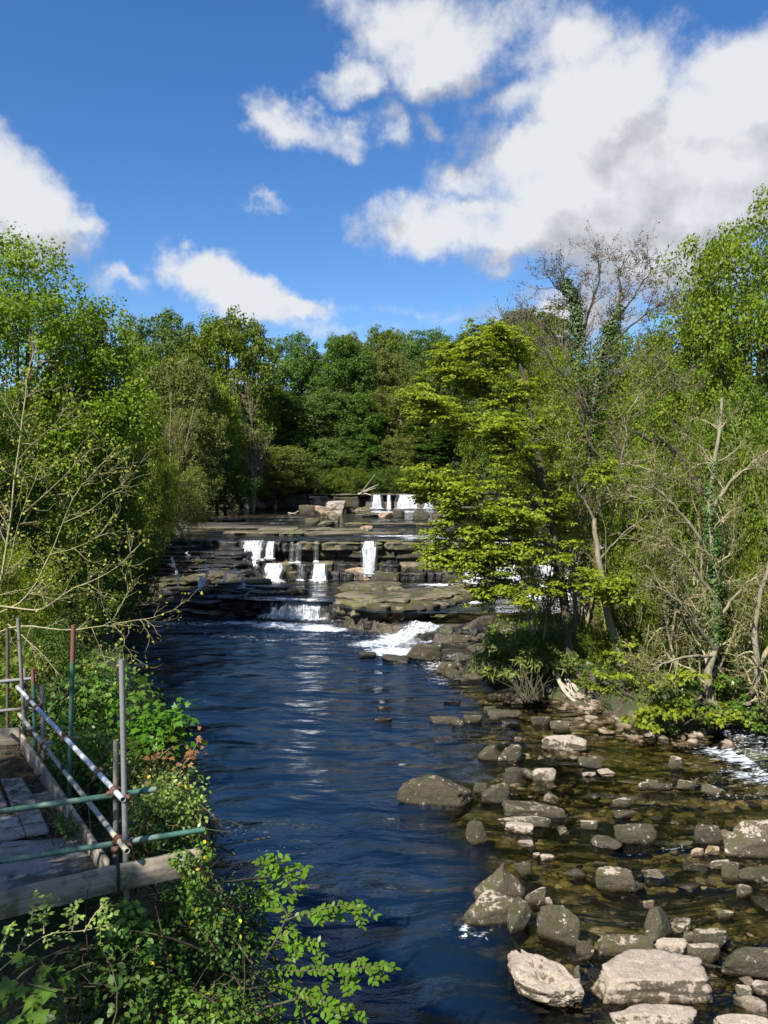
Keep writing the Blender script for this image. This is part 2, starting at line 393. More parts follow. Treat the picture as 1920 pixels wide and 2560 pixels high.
def water_mat(name, scale=1.0, strength=1.0, deep=(.0045, .0145, .034), ripple=1.0):
    m, nt, out = new_mat(name)
    p = geo(nt)
    dep = ATTR(nt, 'depth'); foam = ATTR(nt, 'foam'); calm = ATTR(nt, 'rough')
    warp = VM(nt, 'SCALE', VM(nt, 'SUBTRACT', NOISE(nt, p, .22, 2, color=True), (.5, .5, .5)), 2.2)
    q = VM(nt, 'ADD', p, warp)
    a = NOISE(nt, VM(nt, 'MULTIPLY', q, (.30, .95, 1)), 1.0 * scale, 1.5, .45)
    b = NOISE(nt, VM(nt, 'MULTIPLY', q, (.6, 1.7, 1)), 1.6 * scale, 3, .5)
    c = NOISE(nt, VM(nt, 'MULTIPLY', q, (1, 1.8, 1)), 9 * scale, 3, .6)
    patch = SS(nt, NOISE(nt, p, .16, 3, .6), .36, .60, .5, 1.0)
    h = MA(nt, 'ADD', MA(nt, 'MULTIPLY', a, .9), MA(nt, 'ADD', MA(nt, 'MULTIPLY', b, .20), MA(nt, 'MULTIPLY', c, .022)))
    h = MA(nt, 'MULTIPLY', h, MA(nt, 'MULTIPLY', patch, calm))
    nrm = bump(nt, h, 1.0, .85 * strength * ripple)
    fr = nt.nodes.new('ShaderNodeFresnel'); fr.inputs['IOR'].default_value = 1.42; nt.links.new(nrm, fr.inputs['Normal'])
    gl = nt.nodes.new('ShaderNodeBsdfGlossy'); gl.inputs['Roughness'].default_value = .045; nt.links.new(nrm, gl.inputs['Normal'])
    gl.inputs['Color'].default_value = (1, 1, 1, 1)
    # peat-stained water: light is lost with depth, red last
    def ex(k): return MA(nt, 'EXPONENT', MA(nt, 'MULTIPLY', dep, -k))
    cc = nt.nodes.new('ShaderNodeCombineColor')
    nt.links.new(ex(1.25), cc.inputs[0]); nt.links.new(ex(1.30), cc.inputs[1]); nt.links.new(ex(2.4), cc.inputs[2])
    tr = nt.nodes.new('ShaderNodeBsdfTransparent'); nt.links.new(cc.outputs[0], tr.inputs[0])
    df = nt.nodes.new('ShaderNodeBsdfDiffuse'); df.inputs[0].default_value = (*deep, 1)  # deep water coloured blue to strengthen the look of reflected sky
    mx = nt.nodes.new('ShaderNodeMixShader')
    nt.links.new(MA(nt, 'SUBTRACT', 1.0, MA(nt, 'EXPONENT', MA(nt, 'MULTIPLY', MA(nt, 'MAXIMUM', MA(nt, 'SUBTRACT', dep, .35), 0.0), -1.1))), mx.inputs[0]); nt.links.new(tr.outputs[0], mx.inputs[1]); nt.links.new(df.outputs[0], mx.inputs[2])
    m2 = nt.nodes.new('ShaderNodeMixShader'); nt.links.new(fr.outputs[0], m2.inputs[0])
    nt.links.new(mx.outputs[0], m2.inputs[1]); nt.links.new(gl.outputs[0], m2.inputs[2])
    # foam carried on the surface
    fs = NOISE(nt, VM(nt, 'MULTIPLY', q, (1, 2.2, 1)), 3.2, 8, .72)
    fm = SS(nt, MA(nt, 'ADD', foam, MA(nt, 'MULTIPLY', MA(nt, 'SUBTRACT', fs, .5), 2.5)), .50, .95)
    fl = MA(nt, 'MULTIPLY', SS(nt, NOISE(nt, q, 8, 3, .6), .64, .69), SS(nt, foam, .06, .4, 0, .75))
    fm = MA(nt, 'MAXIMUM', fm, fl)
    ff = nt.nodes.new('ShaderNodeBsdfDiffuse'); nt.links.new(MIXC(nt, SS(nt, NOISE(nt, VM(nt, 'MULTIPLY', q, (1, 1.8, 1)), 6, 6, .7), .36, .62), (.30, .36, .42), (.80, .82, .84)), ff.inputs[0])
    nt.links.new(bump(nt, fs, .8, .08), ff.inputs['Normal'])
    m3 = nt.nodes.new('ShaderNodeMixShader'); nt.links.new(fm, m3.inputs[0]); nt.links.new(m2.outputs[0], m3.inputs[1]); nt.links.new(ff.outputs[0], m3.inputs[2])
    nt.links.new(m3.outputs[0], out.inputs[0]); return m
M_water = water_mat('river_water')

def fall_mat(name, thick=.5, su=9.0):
    m, nt, out = new_mat(name)
    uv = nt.nodes.new('ShaderNodeUVMap').outputs[0]
    edge = ATTR(nt, 'edge')
    s = NOISE(nt, VM(nt, 'MULTIPLY', uv, (su, .75, 1)), 1.0, 7, .66)
    s2 = NOISE(nt, VM(nt, 'MULTIPLY', uv, (su * 2.5, 5, 1)), 1.0, 4, .6)
    v = MA(nt, 'ADD', MA(nt, 'MULTIPLY', s, .72), MA(nt, 'MULTIPLY', s2, .28))
    v = MA(nt, 'ADD', v, MA(nt, 'MULTIPLY', edge, -.62))
    al = SS(nt, v, .58 - .28 * thick, .74 - .28 * thick, .04, .97)
    col = MIXC(nt, SS(nt, MA(nt, 'ADD', MA(nt, 'MULTIPLY', s, .5), MA(nt, 'MULTIPLY', s2, .5)), .40, .58), (.26, .31, .36), (.78, .80, .82))
    d = nt.nodes.new('ShaderNodeBsdfDiffuse'); nt.links.new(col, d.inputs[0])
    nt.links.new(bump(nt, v, .8, .1), d.inputs['Normal'])
    t = nt.nodes.new('ShaderNodeBsdfTranslucent'); t.inputs[0].default_value = (.7, .75, .8, 1)
    m0 = nt.nodes.new('ShaderNodeMixShader'); m0.inputs[0].default_value = .3
    nt.links.new(d.outputs[0], m0.inputs[1]); nt.links.new(t.outputs[0], m0.inputs[2])
    tr = nt.nodes.new('ShaderNodeBsdfTransparent')
    m1 = nt.nodes.new('ShaderNodeMixShader'); nt.links.new(al, m1.inputs[0]); nt.links.new(tr.outputs[0], m1.inputs[1]); nt.links.new(m0.outputs[0], m1.inputs[2])
    nt.links.new(m1.outputs[0], out.inputs[0]); return m
M_fall = fall_mat('falling_water', .86)
M_fall_thin = fall_mat('falling_water_thin', .22, 11)
M_fall_full = fall_mat('falling_water_full', .74, 9)
# ------------------------------------------------------------------ shape of the valley
def itp(v, tab):
    xs = [a for a, b in tab]; ys = [b for a, b in tab]; return np.interp(v, xs, ys)
XL = [(-40, -1), (0, -.4), (5, -.6), (9, -1.25), (13, -2.2), (16, -3.2), (18.5, -4), (22, -5), (25, -6.1), (29.5, -8), (35, -11.2), (41, -14.5), (52, -17.5), (58, -18.5), (66, -22), (85, -25), (100, -28), (145, -37), (170, -42), (400, -60)]
XR = [(-40, 14), (0, 15), (20, 17), (30, 18.5), (50, 25), (65, 25), (100, 24), (150, 22), (170, 10), (180, -30), (400, -60)]
YA = [(-30, 55), (-20, 54), (-15, 53.5), (-11, 52.6), (-8.2, 51.7), (-3.1, 50.9), (-2.6, 48.5), (-.5, 46.8), (1.0, 45.6), (3.2, 44.0), (5, 44), (8, 47), (13, 46), (30, 46)]
YB = [(-30, 66), (-20, 65.5), (-12, 63.5), (5.5, 62.6), (9, 58.5), (13, 54), (18, 51), (30, 50)]
ISLAND = np.array([(4.9, 43), (4.6, 38), (5.6, 33.5), (7.4, 30.8), (9.2, 28.6), (12.2, 27.4), (14.2, 29), (14.6, 34), (14.2, 41), (10, 46), (6.5, 46.5)])
def sdf_poly(x, y, poly):
    d = np.full(np.shape(x), 1e9); inside = np.zeros(np.shape(x), bool); n = len(poly)
    for i in range(n):
        ax, ay = poly[i]; bx, by = poly[(i + 1) % n]
        ex, ey = bx - ax, by - ay; wx, wy = x - ax, y - ay
        t = np.clip((wx * ex + wy * ey) / (ex * ex + ey * ey), 0, 1)
        d = np.minimum(d, np.hypot(wx - ex * t, wy - ey * t))
        c = ((ay > y) != (by > y)) & (x < (bx - ax) * (y - ay) / (by - ay + 1e-12) + ax)
        inside ^= c
    return np.where(inside, -d, d)
def quant(z, step, x, y, seed, soft=.16):
    """strata: turns a slope into uneven flat steps"""
    j = fbm(x * .32, y * .32, 0, seed, 4, .55) * .75 + fbm(x * 1.5, y * 1.5, 0, seed + 9, 2) * .18
    t = z / step + j
    f = np.floor(t); r = t - f
    return (f + sst(r, 1 - soft, 1.0) - j * .35) * step
def W_level(x, y):
    """level of the water (where there is any)"""
    ya, yb = itp(x, YA), itp(x, YB)
    z = np.where(y < ya, 0.0, 1.25)
    z = np.where(y > yb + .5, 4.38, z)
    z = np.where(y > 150, 7.1, z)
    return z
def H(x, y):
    x = np.asarray(x, float); y = np.asarray(y, float)
    ya = itp(x, YA) + .5 * fbm(x * .6, y * .1, 0, 3, 3); yb = itp(x, YB) + .35 * fbm(x * .7, y * .1, 0, 5, 3)
    yc = 151 + 2.5 * fbm(x * .12, y * .02, 0, 6, 3)
    n = fbm(x * .45, y * .45, 0, 1, 5)
    # river bed below the first fall: deep on the left, shallow on the right
    xb = itp(y, [(0, 2.3), (13, 2.2), (17, 1.9), (20, 1.6), (26, 2.2), (31, 3.2), (36, 3.6), (42, 4.4), (60, 8)])
    sh = sst(x - xb + 1.0 * n, -1.7, 1.3)
    depth = 2.3 * (1 - sh) + sh * (.27 + .20 * fbm(x * .7, y * .7, 0, 12, 4))
    # small rapid on the right where the side channel drops in
    side = sst(x, 12.6, 15.5) * sst(y, 22.5, 30)
    bed0 = -depth + side * (1.15 - .28 * np.clip(0, 0, 1)) * sst(y, 23, 44)
    sd = sdf_poly(x, y, ISLAND)
    isl = sst(sd + .9 * n, .6, -2.2) * 1.55 - .25
    bed0 = np.where(sd < 2.5, np.maximum(bed0, isl), bed0)
    # first rock tier
    t1 = sst(y - ya, .25, .6) * 1.12 - .3 * (y - ya < .3) + .16 * n + .10 * fbm(x * 1.7, y * 1.7, 0, 22, 3)
    # mossy rock mass right of the first fall
    mass = sst(sdf_poly(x + .5 * n, y, np.array([(-2.2, 49.2), (-.5, 48.2), (1.2, 47.5), (2.9, 48.6), (5.2, 51.2), (6.0, 54), (3.5, 56.5), (0, 54.5), (-2.0, 51.6)])), .15, -.35)
    t1 = np.maximum(t1, mass * (1.50 + .22 * n))
    # low channel right of that mass
    ch = sst(y, 50, 47.2) * sst(x, -1.0, .5) * sst(sd, .3, 1.5)
    t1 = np.where(mass > .2, t1, t1 * (1 - ch) + ch * (.50 + .2 * n))
    z = np.where(y < ya, bed0, np.maximum(t1, bed0))
    # terraces on the left
    tt = np.clip((y - ya) / (yb - ya + .01), 0, 1)
    lw = sst(x, -9.0, -11.5)
    ramp = quant(.16 + tt * 3.55, .36, x, y, 31)
    z = np.where((y >= ya), z * (1 - lw) + lw * np.maximum(ramp, .12), z)
    # apron of foot blocks
    
    # mid tier: step and then the plateau
    rw = sst(x, 5.2, 8.0)
    rampr = quant(1.0 + np.clip((y - yb + 1.0) / 5.5, 0, 1) * 3.3, .42, x, y, 41)
    mid = np.where(y > yb + 1.9, 4.2, np.where(y > yb + .7, 2.5, 1.0))
    mid = mid * (1 - rw) + rw * rampr
    z = np.where((y > yb) & (lw < .5), mid + .05 * n, z)
    z = np.where(y > yb, np.where(lw > .5, np.maximum(z, np.where(y > yb + 1.2, 4.22, z)), z), z)
    # plateau with flat shelves standing out of the water
    plat = 4.17 + .34 * fbm(x * .06, y * .16, 0, 51, 4, .6) + sst(y, 76, 80) * sst(y, 90, 86) * sst(x, 6, -1) * .17 + sst(x, -8, -22) * .15
    plat = quant(plat, .11, x, y, 55) + .02
    z = np.where(y > yb + 1.95, np.where(rw > .5, np.maximum(np.minimum(z, 4.3), plat - .04), plat), z)
    z = np.where(y > yc, 6.95 + .12 * n, z)
    # banks
    xl = itp(y, XL) + .5 * fbm(x * .1, y * .35, 0, 61, 3); xr = itp(y, XR) + .5 * fbm(x * .1, y * .35, 0, 62, 3)
    lev = np.where(y < ya, 0.0, np.where(y < yb, 1.0, np.where(y < yc, 4.35, 7.2)))
    dl = xl - x; dr = x - xr
    nearl = sst(y, 17, 11)
    bl = lev - .4 + np.where(dl > 0, np.minimum(dl * 1.25, 2.6) * (1 - nearl) + nearl * np.minimum(dl * 3.3, 3.7 + 1.75 * sst(y, 5.6, 6.9)) + (.42 * np.maximum(dl - 2.5, 0)) * (1 - nearl * .7), 0)
    br = lev - .4 + np.where(dr > 0, np.minimum(dr * 1.0, 2.2) + .32 * np.maximum(dr - 3, 0), 0)
    z = np.where(dl > 0, np.maximum(np.minimum(bl, 24 + dl * .05) + .35 * n, np.where(dl < 3, z, -99)), z)
    z = np.where(dr > 0, np.maximum(np.minimum(br, 24 + dr * .05) + .35 * n, np.where(dr < 3, z, -99)), z)
    # cliff and hillside closing the view
    back = (y - itp(x, [(-60, 158), (-36, 160), (-20, 172), (6, 174), (14, 160), (40, 120)]))
    z = np.where(back > 0, np.maximum(z, 7 + np.minimum(back * 1.5, 7) + np.clip(back - 4, 0, 1e3) * .30 + .5 * n), z)
    return np.minimum(z, 34 + .02 * np.abs(y))

def axis(segs):
    out = []
    for a, b, s in segs:
        out.append(np.arange(a, b, s))
    out.append([segs[-1][1]]); return np.unique(np.round(np.concatenate(out), 4))
gx = axis([(-900, -200, 60), (-200, -60, 6), (-60, -26, 1.2), (-26, -2, .24), (-2, 18, .2), (18, 30, .5), (30, 60, 2), (60, 200, 8), (200, 900, 60)])
gy = axis([(-600, -40, 60), (-40, 0, 4), (0, 12, .6), (12, 26, .24), (26, 44, .34), (44, 70, .17), (70, 100, .5), (100, 165, 1.2), (165, 260, 4), (260, 400, 14), (400, 2200, 100)])
def grid_mesh(name, gx, gy, Z, mat, attrs=None, keep=None, smooth=True):
    X, Y = np.meshgrid(gx, gy)
    V = np.stack([X, Y, Z], -1).reshape(-1, 3)
    ny, nx = X.shape
    i = np.arange(ny * nx).reshape(ny, nx)
    F = np.stack([i[:-1, :-1], i[:-1, 1:], i[1:, 1:], i[1:, :-1]], -1).reshape(-1, 4)
    at = {k: a.ravel() for k, a in (attrs or {}).items()}
    if keep is not None:
        kf = keep.ravel()[F].any(1); F = F[kf]
        used = np.zeros(len(V), bool); used[F.ravel()] = True
        rm = np.cumsum(used) - 1; V = V[used]; F = rm[F]; at = {k: a[used] for k, a in at.items()}
    return mesh(name, V, F, mat, smooth, at)
X, Y = np.meshgrid(gx, gy)
Z = H(X, Y)
xl = itp(Y, XL); xr = itp(Y, XR)
sdI = sdf_poly(X, Y, ISLAND)
bedm = sst(X - xl, -1.2, .3) * sst(xr - X, -1.2, .3) * sst(sdI, -1.0, .4) * (Y < 172)
put('ground', grid_mesh('ground', gx, gy, Z, M_ground, {'bed': bedm}), kind='structure')

# water sheets ---------------------------------------------------------
rapids = []   # (x, y, radius, amount) of white water on the surface
def foam_at(X, Y, spots):
    f = np.zeros_like(X)
    for (x, y, rx, ry, a) in spots:
        f = np.maximum(f, 1.25 * a * np.exp(-(((X - x) / rx) ** 2 + ((Y - y) / ry) ** 2)))
    return f
FO = []
def fo(px, py, rx, ry, a, z=0):
    g = G(px, py, z); FO.append((g[0], g[1], rx, ry, a))
for px, py, rx, ry, a in [(690, 1562, 1.7, 1.2, 1.1), (760, 1568, 2.0, 1.2, 1.15), (820, 1574, 1.4, .9, .95), (600, 1557, 2.2, .9, .72), (520, 1560, 3.0, .7, .52),
                          (420, 1558, 3.0, 1.2, .5), (890, 1590, 2.0, .35, .5), (930, 1610, 1.6, 1.2, .75), (980, 1628, 1.6, 1.3, 1.0), (1040, 1632, 1.4, 1.0, .85), (1000, 1598, 1.5, 2.5, 1.0), (1060, 1590, 1.6, 2.5, .8),
                          (560, 1592, 4.0, .6, .42), (700, 1600, 3.0, .6, .38), (1120, 1545, 1.6, 1.0, .7), (1180, 1560, 1.5, 2.0, .6), (1090, 1565, 1.5, 1.5, .6),
                          (1100, 1700, .8, 1.4, .45), (1090, 1665, 1.0, 1.5, .55), (1140, 1640, 1.0, 1.2, .5),
                          (1870, 1893, 1.4, 1.2, .78), (1800, 1880, 1.1, .8, .62), (1905, 1940, 1.5, 1.1, .58), (1840, 1990, 1.6, .4, .32), (1750, 1960, 1.5, .35, .26), (1660, 2010, 1.2, .3, .2),
                          (1630, 2195, .25, .16, .6), (1690, 2120, .5, .2, .45), (1780, 2080, .6, .2, .35), (1160, 2320, .22, .30, .60), (1200, 2335, .3, .2, .5), (1455, 2405, .25, .25, .4), (1450, 2470, .15, .2, .5), (1580, 2130, .4, .15, .3),
                          (610, 2075, .8, .5, .22), (700, 2120, 1.0, .5, .16)]:
    fo(px, py, rx, ry, a)
def water(name, x0, x1, y0, y1, z, sx, sy, calm, spots=(), wob=.0, margin=.12, noise_foam=0.0, keepf=None):
    gx = np.arange(x0, x1 + sx, sx); gy = np.arange(y0, y1 + sy, sy)
    X, Y = np.meshgrid(gx, gy)
    h = H(X, Y); d = z - h
    f = foam_at(X, Y, spots)
    Zs = z + wob * fbm(X * 1.4, Y * 2.2, 0, 77, 3) + np.clip(f, 0, 1) * .12 * fbm(X * 3, Y * 4, 0, 78, 2)
    keep = (d > -margin)
    if keepf is not None: keep &= keepf(X, Y)
    c = calm(X, Y) if callable(calm) else np.full_like(X, calm)
    me = grid_mesh(name, gx, gy, Zs, M_water, {'depth': np.clip(d, 0.02, 6), 'foam': f + noise_foam, 'rough': c + f * 1.2}, keep)
    return put(name, me, kind='structure')
def calmA(X, Y):
    c = .55 + .45 * sst(Y, 20, 34)
    c = c * (1 - .45 * sst(X, 1, 4) * sst(Y, 34, 26))
    return c
water('river', -22, 19, 2, 56, 0.0, .26, .22, calmA, FO, .012, keepf=lambda X, Y: Y < itp(X, YA) + .9)
FO1 = [(*G(px, py, 1.28)[:2], rx, ry, a) for px, py, rx, ry, a in [(940, 1493, 2.2, .6, .8), (1010, 1492, 1.5, .5, .75), (1120, 1462, 3, 1.0, .85), (1250, 1475, 4, 2.0, .95), (1350, 1490, 3, 3.0, .8), (800, 1450, 1.5, .5, .9), (700, 1450, 1.0, .5, .9), (640, 1448, 1.5, .8, .8), (1420, 1540, 2, 2, .7), (1180, 1505, 2.0, 1.6, .7), (1100, 1485, 2, .6, .45)]]
water('tier_water', -11.5, 20, 45.5, 66, 1.28, .2, .2, .8, FO1, .02, keepf=lambda X, Y: (Y > itp(X, YA) - .12) & (Y < itp(X, YB) + 1.3) & (Y > 46.5))
rs = np.random.RandomState(5)
FO2 = []
for k in range(46):
    y = rs.uniform(66, 146); x = rs.uniform(-14, 20); FO2.append((x, y, rs.uniform(1.2, 3.5) * y / 80, rs.uniform(.15, .5) * y / 80, rs.uniform(.35, .75)))
for px, py, rx, ry, a in [(1010, 1340, 5, .8, .85), (1080, 1345, 4, .8, .9), (950, 1338, 2.5, .6, .6), (905, 1312, 3, .6, .7), (950, 1280, 6, 3, .9), (1020, 1280, 6, 3, .9), (720, 1300, 4, .8, .5), (690, 1308, 3, .6, .5)]:
    g = G(px, py, 4.38); FO2.append((g[0], g[1], rx, ry, a))
water('upper_water', -38, 24, 63.5, 152, 4.38, .4, .4, .85, FO2, .02, keepf=lambda X, Y: Y > itp(X, YB) + 1.0)
water('headwater', -42, 20, 150, 175, 7.12, 1.0, 1.0, .5)
# channel behind and beside the island, running down to the rapid
def channel():
    gx = np.arange(12.0, 19.6, .2); gy = np.arange(23.5, 47.5, .2)
    X, Y = np.meshgrid(gx, gy)
    z = .02 + 1.2 * sst(Y, 24.3, 30) * .45 + .7 * sst(Y, 30, 46)
    z = z + .09 * fbm(X * 1.6, Y * 1.6, 0, 90, 4)
    f = .1 + .50 * sst(Y, 31, 26.5) * sst(Y, 23.8, 25.6) + .3 * fbm(X * .5, Y * .5, 0, 91, 3)
    keep = (z - H(X, Y) > -.1)
    put('side_channel', grid_mesh('side_channel', gx, gy, z, M_water, {'depth': np.clip(z - H(X, Y), .02, 4), 'foam': f, 'rough': np.full_like(X, 1.6)}, keep), kind='structure')
channel()
# ------------------------------------------------------------------ stones
def icosphere(sub):
    t = (1 + 5 ** .5) / 2
    V = [(-1, t, 0), (1, t, 0), (-1, -t, 0), (1, -t, 0), (0, -1, t), (0, 1, t), (0, -1, -t), (0, 1, -t), (t, 0, -1), (t, 0, 1), (-t, 0, -1), (-t, 0, 1)]
    F = [(0, 11, 5), (0, 5, 1), (0, 1, 7), (0, 7, 10), (0, 10, 11), (1, 5, 9), (5, 11, 4), (11, 10, 2), (10, 7, 6), (7, 1, 8), (3, 9, 4), (3, 4, 2), (3, 2, 6), (3, 6, 8), (3, 8, 9), (4, 9, 5), (2, 4, 11), (6, 2, 10), (8, 6, 7), (9, 8, 1)]
    V = [np.array(v, float) / np.linalg.norm(v) for v in V]
    for _ in range(sub):
        mid = {}; nf = []
        def m(a, b):
            k = (min(a, b), max(a, b))
            if k not in mid:
                p = V[a] + V[b]; V.append(p / np.linalg.norm(p)); mid[k] = len(V) - 1
            return mid[k]
        for a, b, c in F:
            ab, bc, ca = m(a, b), m(b, c), m(c, a); nf += [(a, ab, ca), (b, bc, ab), (c, ca, bc), (ab, bc, ca)]
        F = nf
    return np.array(V), np.array(F)
ICO = {k: icosphere(k) for k in (1, 2, 3, 4, 5)}
def rock_geo(seed, size, sub=4, planes=13, sharp=22, rough=.07, extra=None, strata=0.0, box=0.0):
    """an angular boulder: a body cut by planes, then weathered. size: half extents"""
    rs = np.random.RandomState(seed)
    D, F = ICO[sub]
    N = rs.normal(size=(planes, 3)); N /= np.linalg.norm(N, axis=1)[:, None]
    hN = rs.uniform(.60, .92, planes)
    ax = np.array([(1, 0, 0), (-1, 0, 0), (0, 1, 0), (0, -1, 0), (0, 0, 1), (0, 0, -1)], float)
    ax = ax + rs.normal(0, .10, ax.shape); ax /= np.linalg.norm(ax, axis=1)[:, None]
    ha = np.full(6, 1.0 - .35 * box); 
    N = np.vstack([N, ax]); h = np.concatenate([hN, ha])
    if extra is not None:
        for (nx, ny, nz, hh) in extra:
            v = np.array([nx, ny, nz], float); N = np.vstack([N, v / np.linalg.norm(v)]); h = np.append(h, hh)
    q = np.maximum(D @ N.T, 0) / h
    r = (q ** sharp).sum(1) ** (-1.0 / sharp)
    o = seed * 3.17
    n = fbm(D[:, 0] * 2.1 + o, D[:, 1] * 2.1, D[:, 2] * 2.1, seed, 5, .58)
    rg = 1 - 2 * np.abs(fbm(D[:, 0] * 3.3, D[:, 1] * 3.3 + o, D[:, 2] * 3.3, seed + 2, 3)); r = r * (1 + rough * 1.3 * n + rough * .55 * rg)
    if sub >= 4: r = r * (1 + rough * .35 * fbm(D[:, 0] * 11, D[:, 1] * 11 + o, D[:, 2] * 11, seed + 5, 3))
    V = D * r[:, None]
    if strata:
        s = np.sin(V[:, 2] * (9 + seed % 5) + 2 * n) ; V[:, :2] *= (1 + strata * sst(s, -.3, .3) - strata * .5)[:, None]
    V = V / np.abs(V).max(0) * np.array(size)
    return V, F
ROCKS = 0
def rock(box, mat, label, h=None, seed=None, sub=4, rz=None, top=None, z=0.0, name='boulder', cat='boulder', tilt=(0, 0), group=None, strata=.03, planes=8, sharp=32, rough=.085, boxy=.6, depth=None, sink=.35, geof=None, emb=0):
    """a boulder whose outline fills the photo box (x0, y0, x1, y1); it stands in water at level z"""
    global ROCKS; ROCKS += 1
    x0, y0, x1, y1 = box
    seed = seed if seed is not None else 100 + ROCKS
    rs = np.random.RandomState(seed)
    g0 = G((x0 + x1) / 2, y1, z); Yd = g0[1]
    w = (x1 - x0) / 1920.0 * Yd
    sl = (CAM_H - z) / Yd
    vert = (y1 - y0) / 1920.0 * Yd        # = (h + d * slope), roughly
    if h is None: h = vert * .5
    h = min(h, vert * .93)
    d = (vert - h) / sl * 1.0
    d = max(d, w * .3, h * .45)
    if depth: d = depth
    d = min(d, w * 1.6)
    ex = list(top or [])
    V, F = rock_geo(seed, (w / 2, d / 2, h * (1 + sink) / 2), sub, planes, sharp, rough, ex, strata, boxy)
    if geof: V = geof(V, w, d, h)
    me = mesh(name, V, F, mat, True)
    o = put(name, me, None, (g0[0] * (1 + .5 * d / Yd), Yd + d / 2, z + h / 2 - h * sink / 2), (R(tilt[0]), R(tilt[1]), R(rz if rz is not None else rs.uniform(-8, 8))), label=label, cat=cat, group=group)
    return o

# the large stones in the shallows, one by one ---------------------
UP = [(0, 0, 1, .55)]
SL_R = [(.75, -.1, .75, .45)]
rock((977, 1932, 1189, 2015), M_rock_dark, 'broad low dark boulder with white flecks, alone in deep blue water', .75, top=[(0, -.05, 1, .7), (.7, 0, .7, .62)], seed=21)
rock((1241, 1988, 1422, 2045), M_rock_dark, 'wide flat grey rock shelf in the middle of the stony bar', .35, top=[(0, -.1, 1, .45)], seed=22)
rock((1241, 2030, 1392, 2072), M_rock_mix, 'low brownish flat rock just in front of the wide grey shelf', .25, top=[(0, 0, 1, .4)], seed=23)
rock((1201, 1953, 1281, 2009), M_rock_dark, 'dark olive boulder between the big lone boulder and the flat grey shelf', .6, seed=24, top=[(-.5, 0, .8, .5)])
rock((1257, 1918, 1310, 1962), M_rock_dark, 'small dark upright stone touching the back of the olive boulder', .5, seed=25)
rock((1182, 1955, 1222, 1985), M_rock_dark, 'small dark stone just left of the olive boulder', .3, seed=26)
rock((1192, 1855, 1253, 1902), M_rock_dark, 'leaning dark rock at the left end of the row before the long pale boulder', .7, seed=27, top=[(-.8, -.1, .7, .45)])
rock((1241, 1862, 1309, 1904), M_rock_dark, 'second dark leaning rock from the left, beside the pale cobbles', .6, seed=28, top=[(-.7, -.1, .75, .45)])
rock((1347, 1830, 1474, 1880), M_rock_pale, 'long pale beige block with a flat sunlit face, largest of the stony bar', .75, seed=29, top=[(.35, -.3, .9, .5)], boxy=1, rz=-6)
rock((1328, 1914, 1394, 1953), M_rock_pale, 'pale squarish boulder standing alone in shallows below the cobble bar', .45, seed=30, top=UP)
rock((1441, 1889, 1507, 1921), M_rock_dark, 'rounded dark boulder at the right end of the cobble bar', .5, seed=31)
rock((1490, 1912, 1533, 1942), M_rock_pale, 'small flat pinkish stone just right of the rounded dark boulder', .16, seed=32, top=UP)
rock((1455, 1928, 1490, 1942), M_rock_pale, 'little pale stone in front of the rounded dark boulder', .14, seed=33, top=UP)
for i, (b, l, hh, mm) in enumerate([
    ((1072, 1784, 1155, 1810), 'flat dark rock at the far left end of the row in the pool', .28, M_rock_dark),
    ((1128, 1794, 1160, 1816), 'small square dark stone second from the left in the pool row', .3, M_rock_dark),
    ((1157, 1783, 1214, 1810), 'rounded dark rock in the middle of the pool row', .4, M_rock_dark),
    ((1213, 1768, 1304, 1795), 'long dark flat slab at the back right of the pool row', .32, M_rock_dark),
    ((1208, 1762, 1242, 1784), 'small dark humped stone at the left end of the long back slab', .4, M_rock_dark),
    ((1250, 1793, 1303, 1819), 'low black wet stone in front of the long back slab', .26, M_rock_black),
    ((1326, 1784, 1381, 1814), 'blunt dark boulder between the pool row and the island shore', .45, M_rock_dark),
    ((1373, 1793, 1426, 1826), 'slanting pale-edged block right of the blunt dark boulder', .4, M_rock_mix),
    ((1106, 1747, 1153, 1760), 'thin black stone breaking the pool surface near the willow shrub', .14, M_rock_black),
    ((942, 1762, 981, 1774), 'small black stone far out in the pool, the farther of two', .16, M_rock_black),
    ((931, 1788, 983, 1808), 'black jagged stone far out in the pool, the nearer of two', .22, M_rock_black),
    ((1235, 1842, 1285, 1852), 'thin black sliver of rock behind the two leaning rocks', .08, M_rock_black),
    ((1222, 1785, 1250, 1800), 'tiny black stone between the rounded rock and the long slab', .2, M_rock_dark)]):
    rock(b, mm, l, hh, seed=40 + i, sub=3, top=UP, name='stone', cat='stone')
rock((1158, 2048, 1218, 2112), M_rock_dark, 'egg-shaped dark mossy boulder alone over green-lit shallows', .6, seed=55, boxy=.1, planes=8)
rock((1260, 2045, 1337, 2082), M_rock_pale, 'long thin pale stone lying in front of the flat shelves', .2, seed=56, top=UP, rz=-22)
rock((1290, 2094, 1337, 2117), M_rock_pale, 'flat pinkish slab of the pair below the long thin pale stone', .12, seed=57, top=UP)
rock((1285, 2066, 1330, 2086), M_rock_pale, 'small pale flake under the long thin pale stone', .12, seed=58, top=UP, sub=3)
rock((1667, 1890, 1706, 1924), M_rock_mix, 'small pitted grey rock standing before the white rapid', .42, seed=59)
rock((1594, 2002, 1594+1, 2003), M_rock_mix, 'x', .1, seed=60, sub=1) if False else None
rock((1594, 1954, 1624, 1974), M_rock_mix, 'little grey stone at the left end of the scattered row in the right shallows', .25, seed=61, sub=3)
rock((1613, 1948, 1652, 1974), M_rock_mix, 'pale grey stone second from the left in the scattered row in the right shallows', .3, seed=62, sub=3)
rock((1646, 1958, 1683, 1975), M_rock_dark, 'small dark stone in the middle of the scattered row in the right shallows', .2, seed=63, sub=3)
rock((1687, 1948, 1743, 1976), M_rock_mix, 'larger grey stone of the scattered row in the right shallows', .34, seed=64)
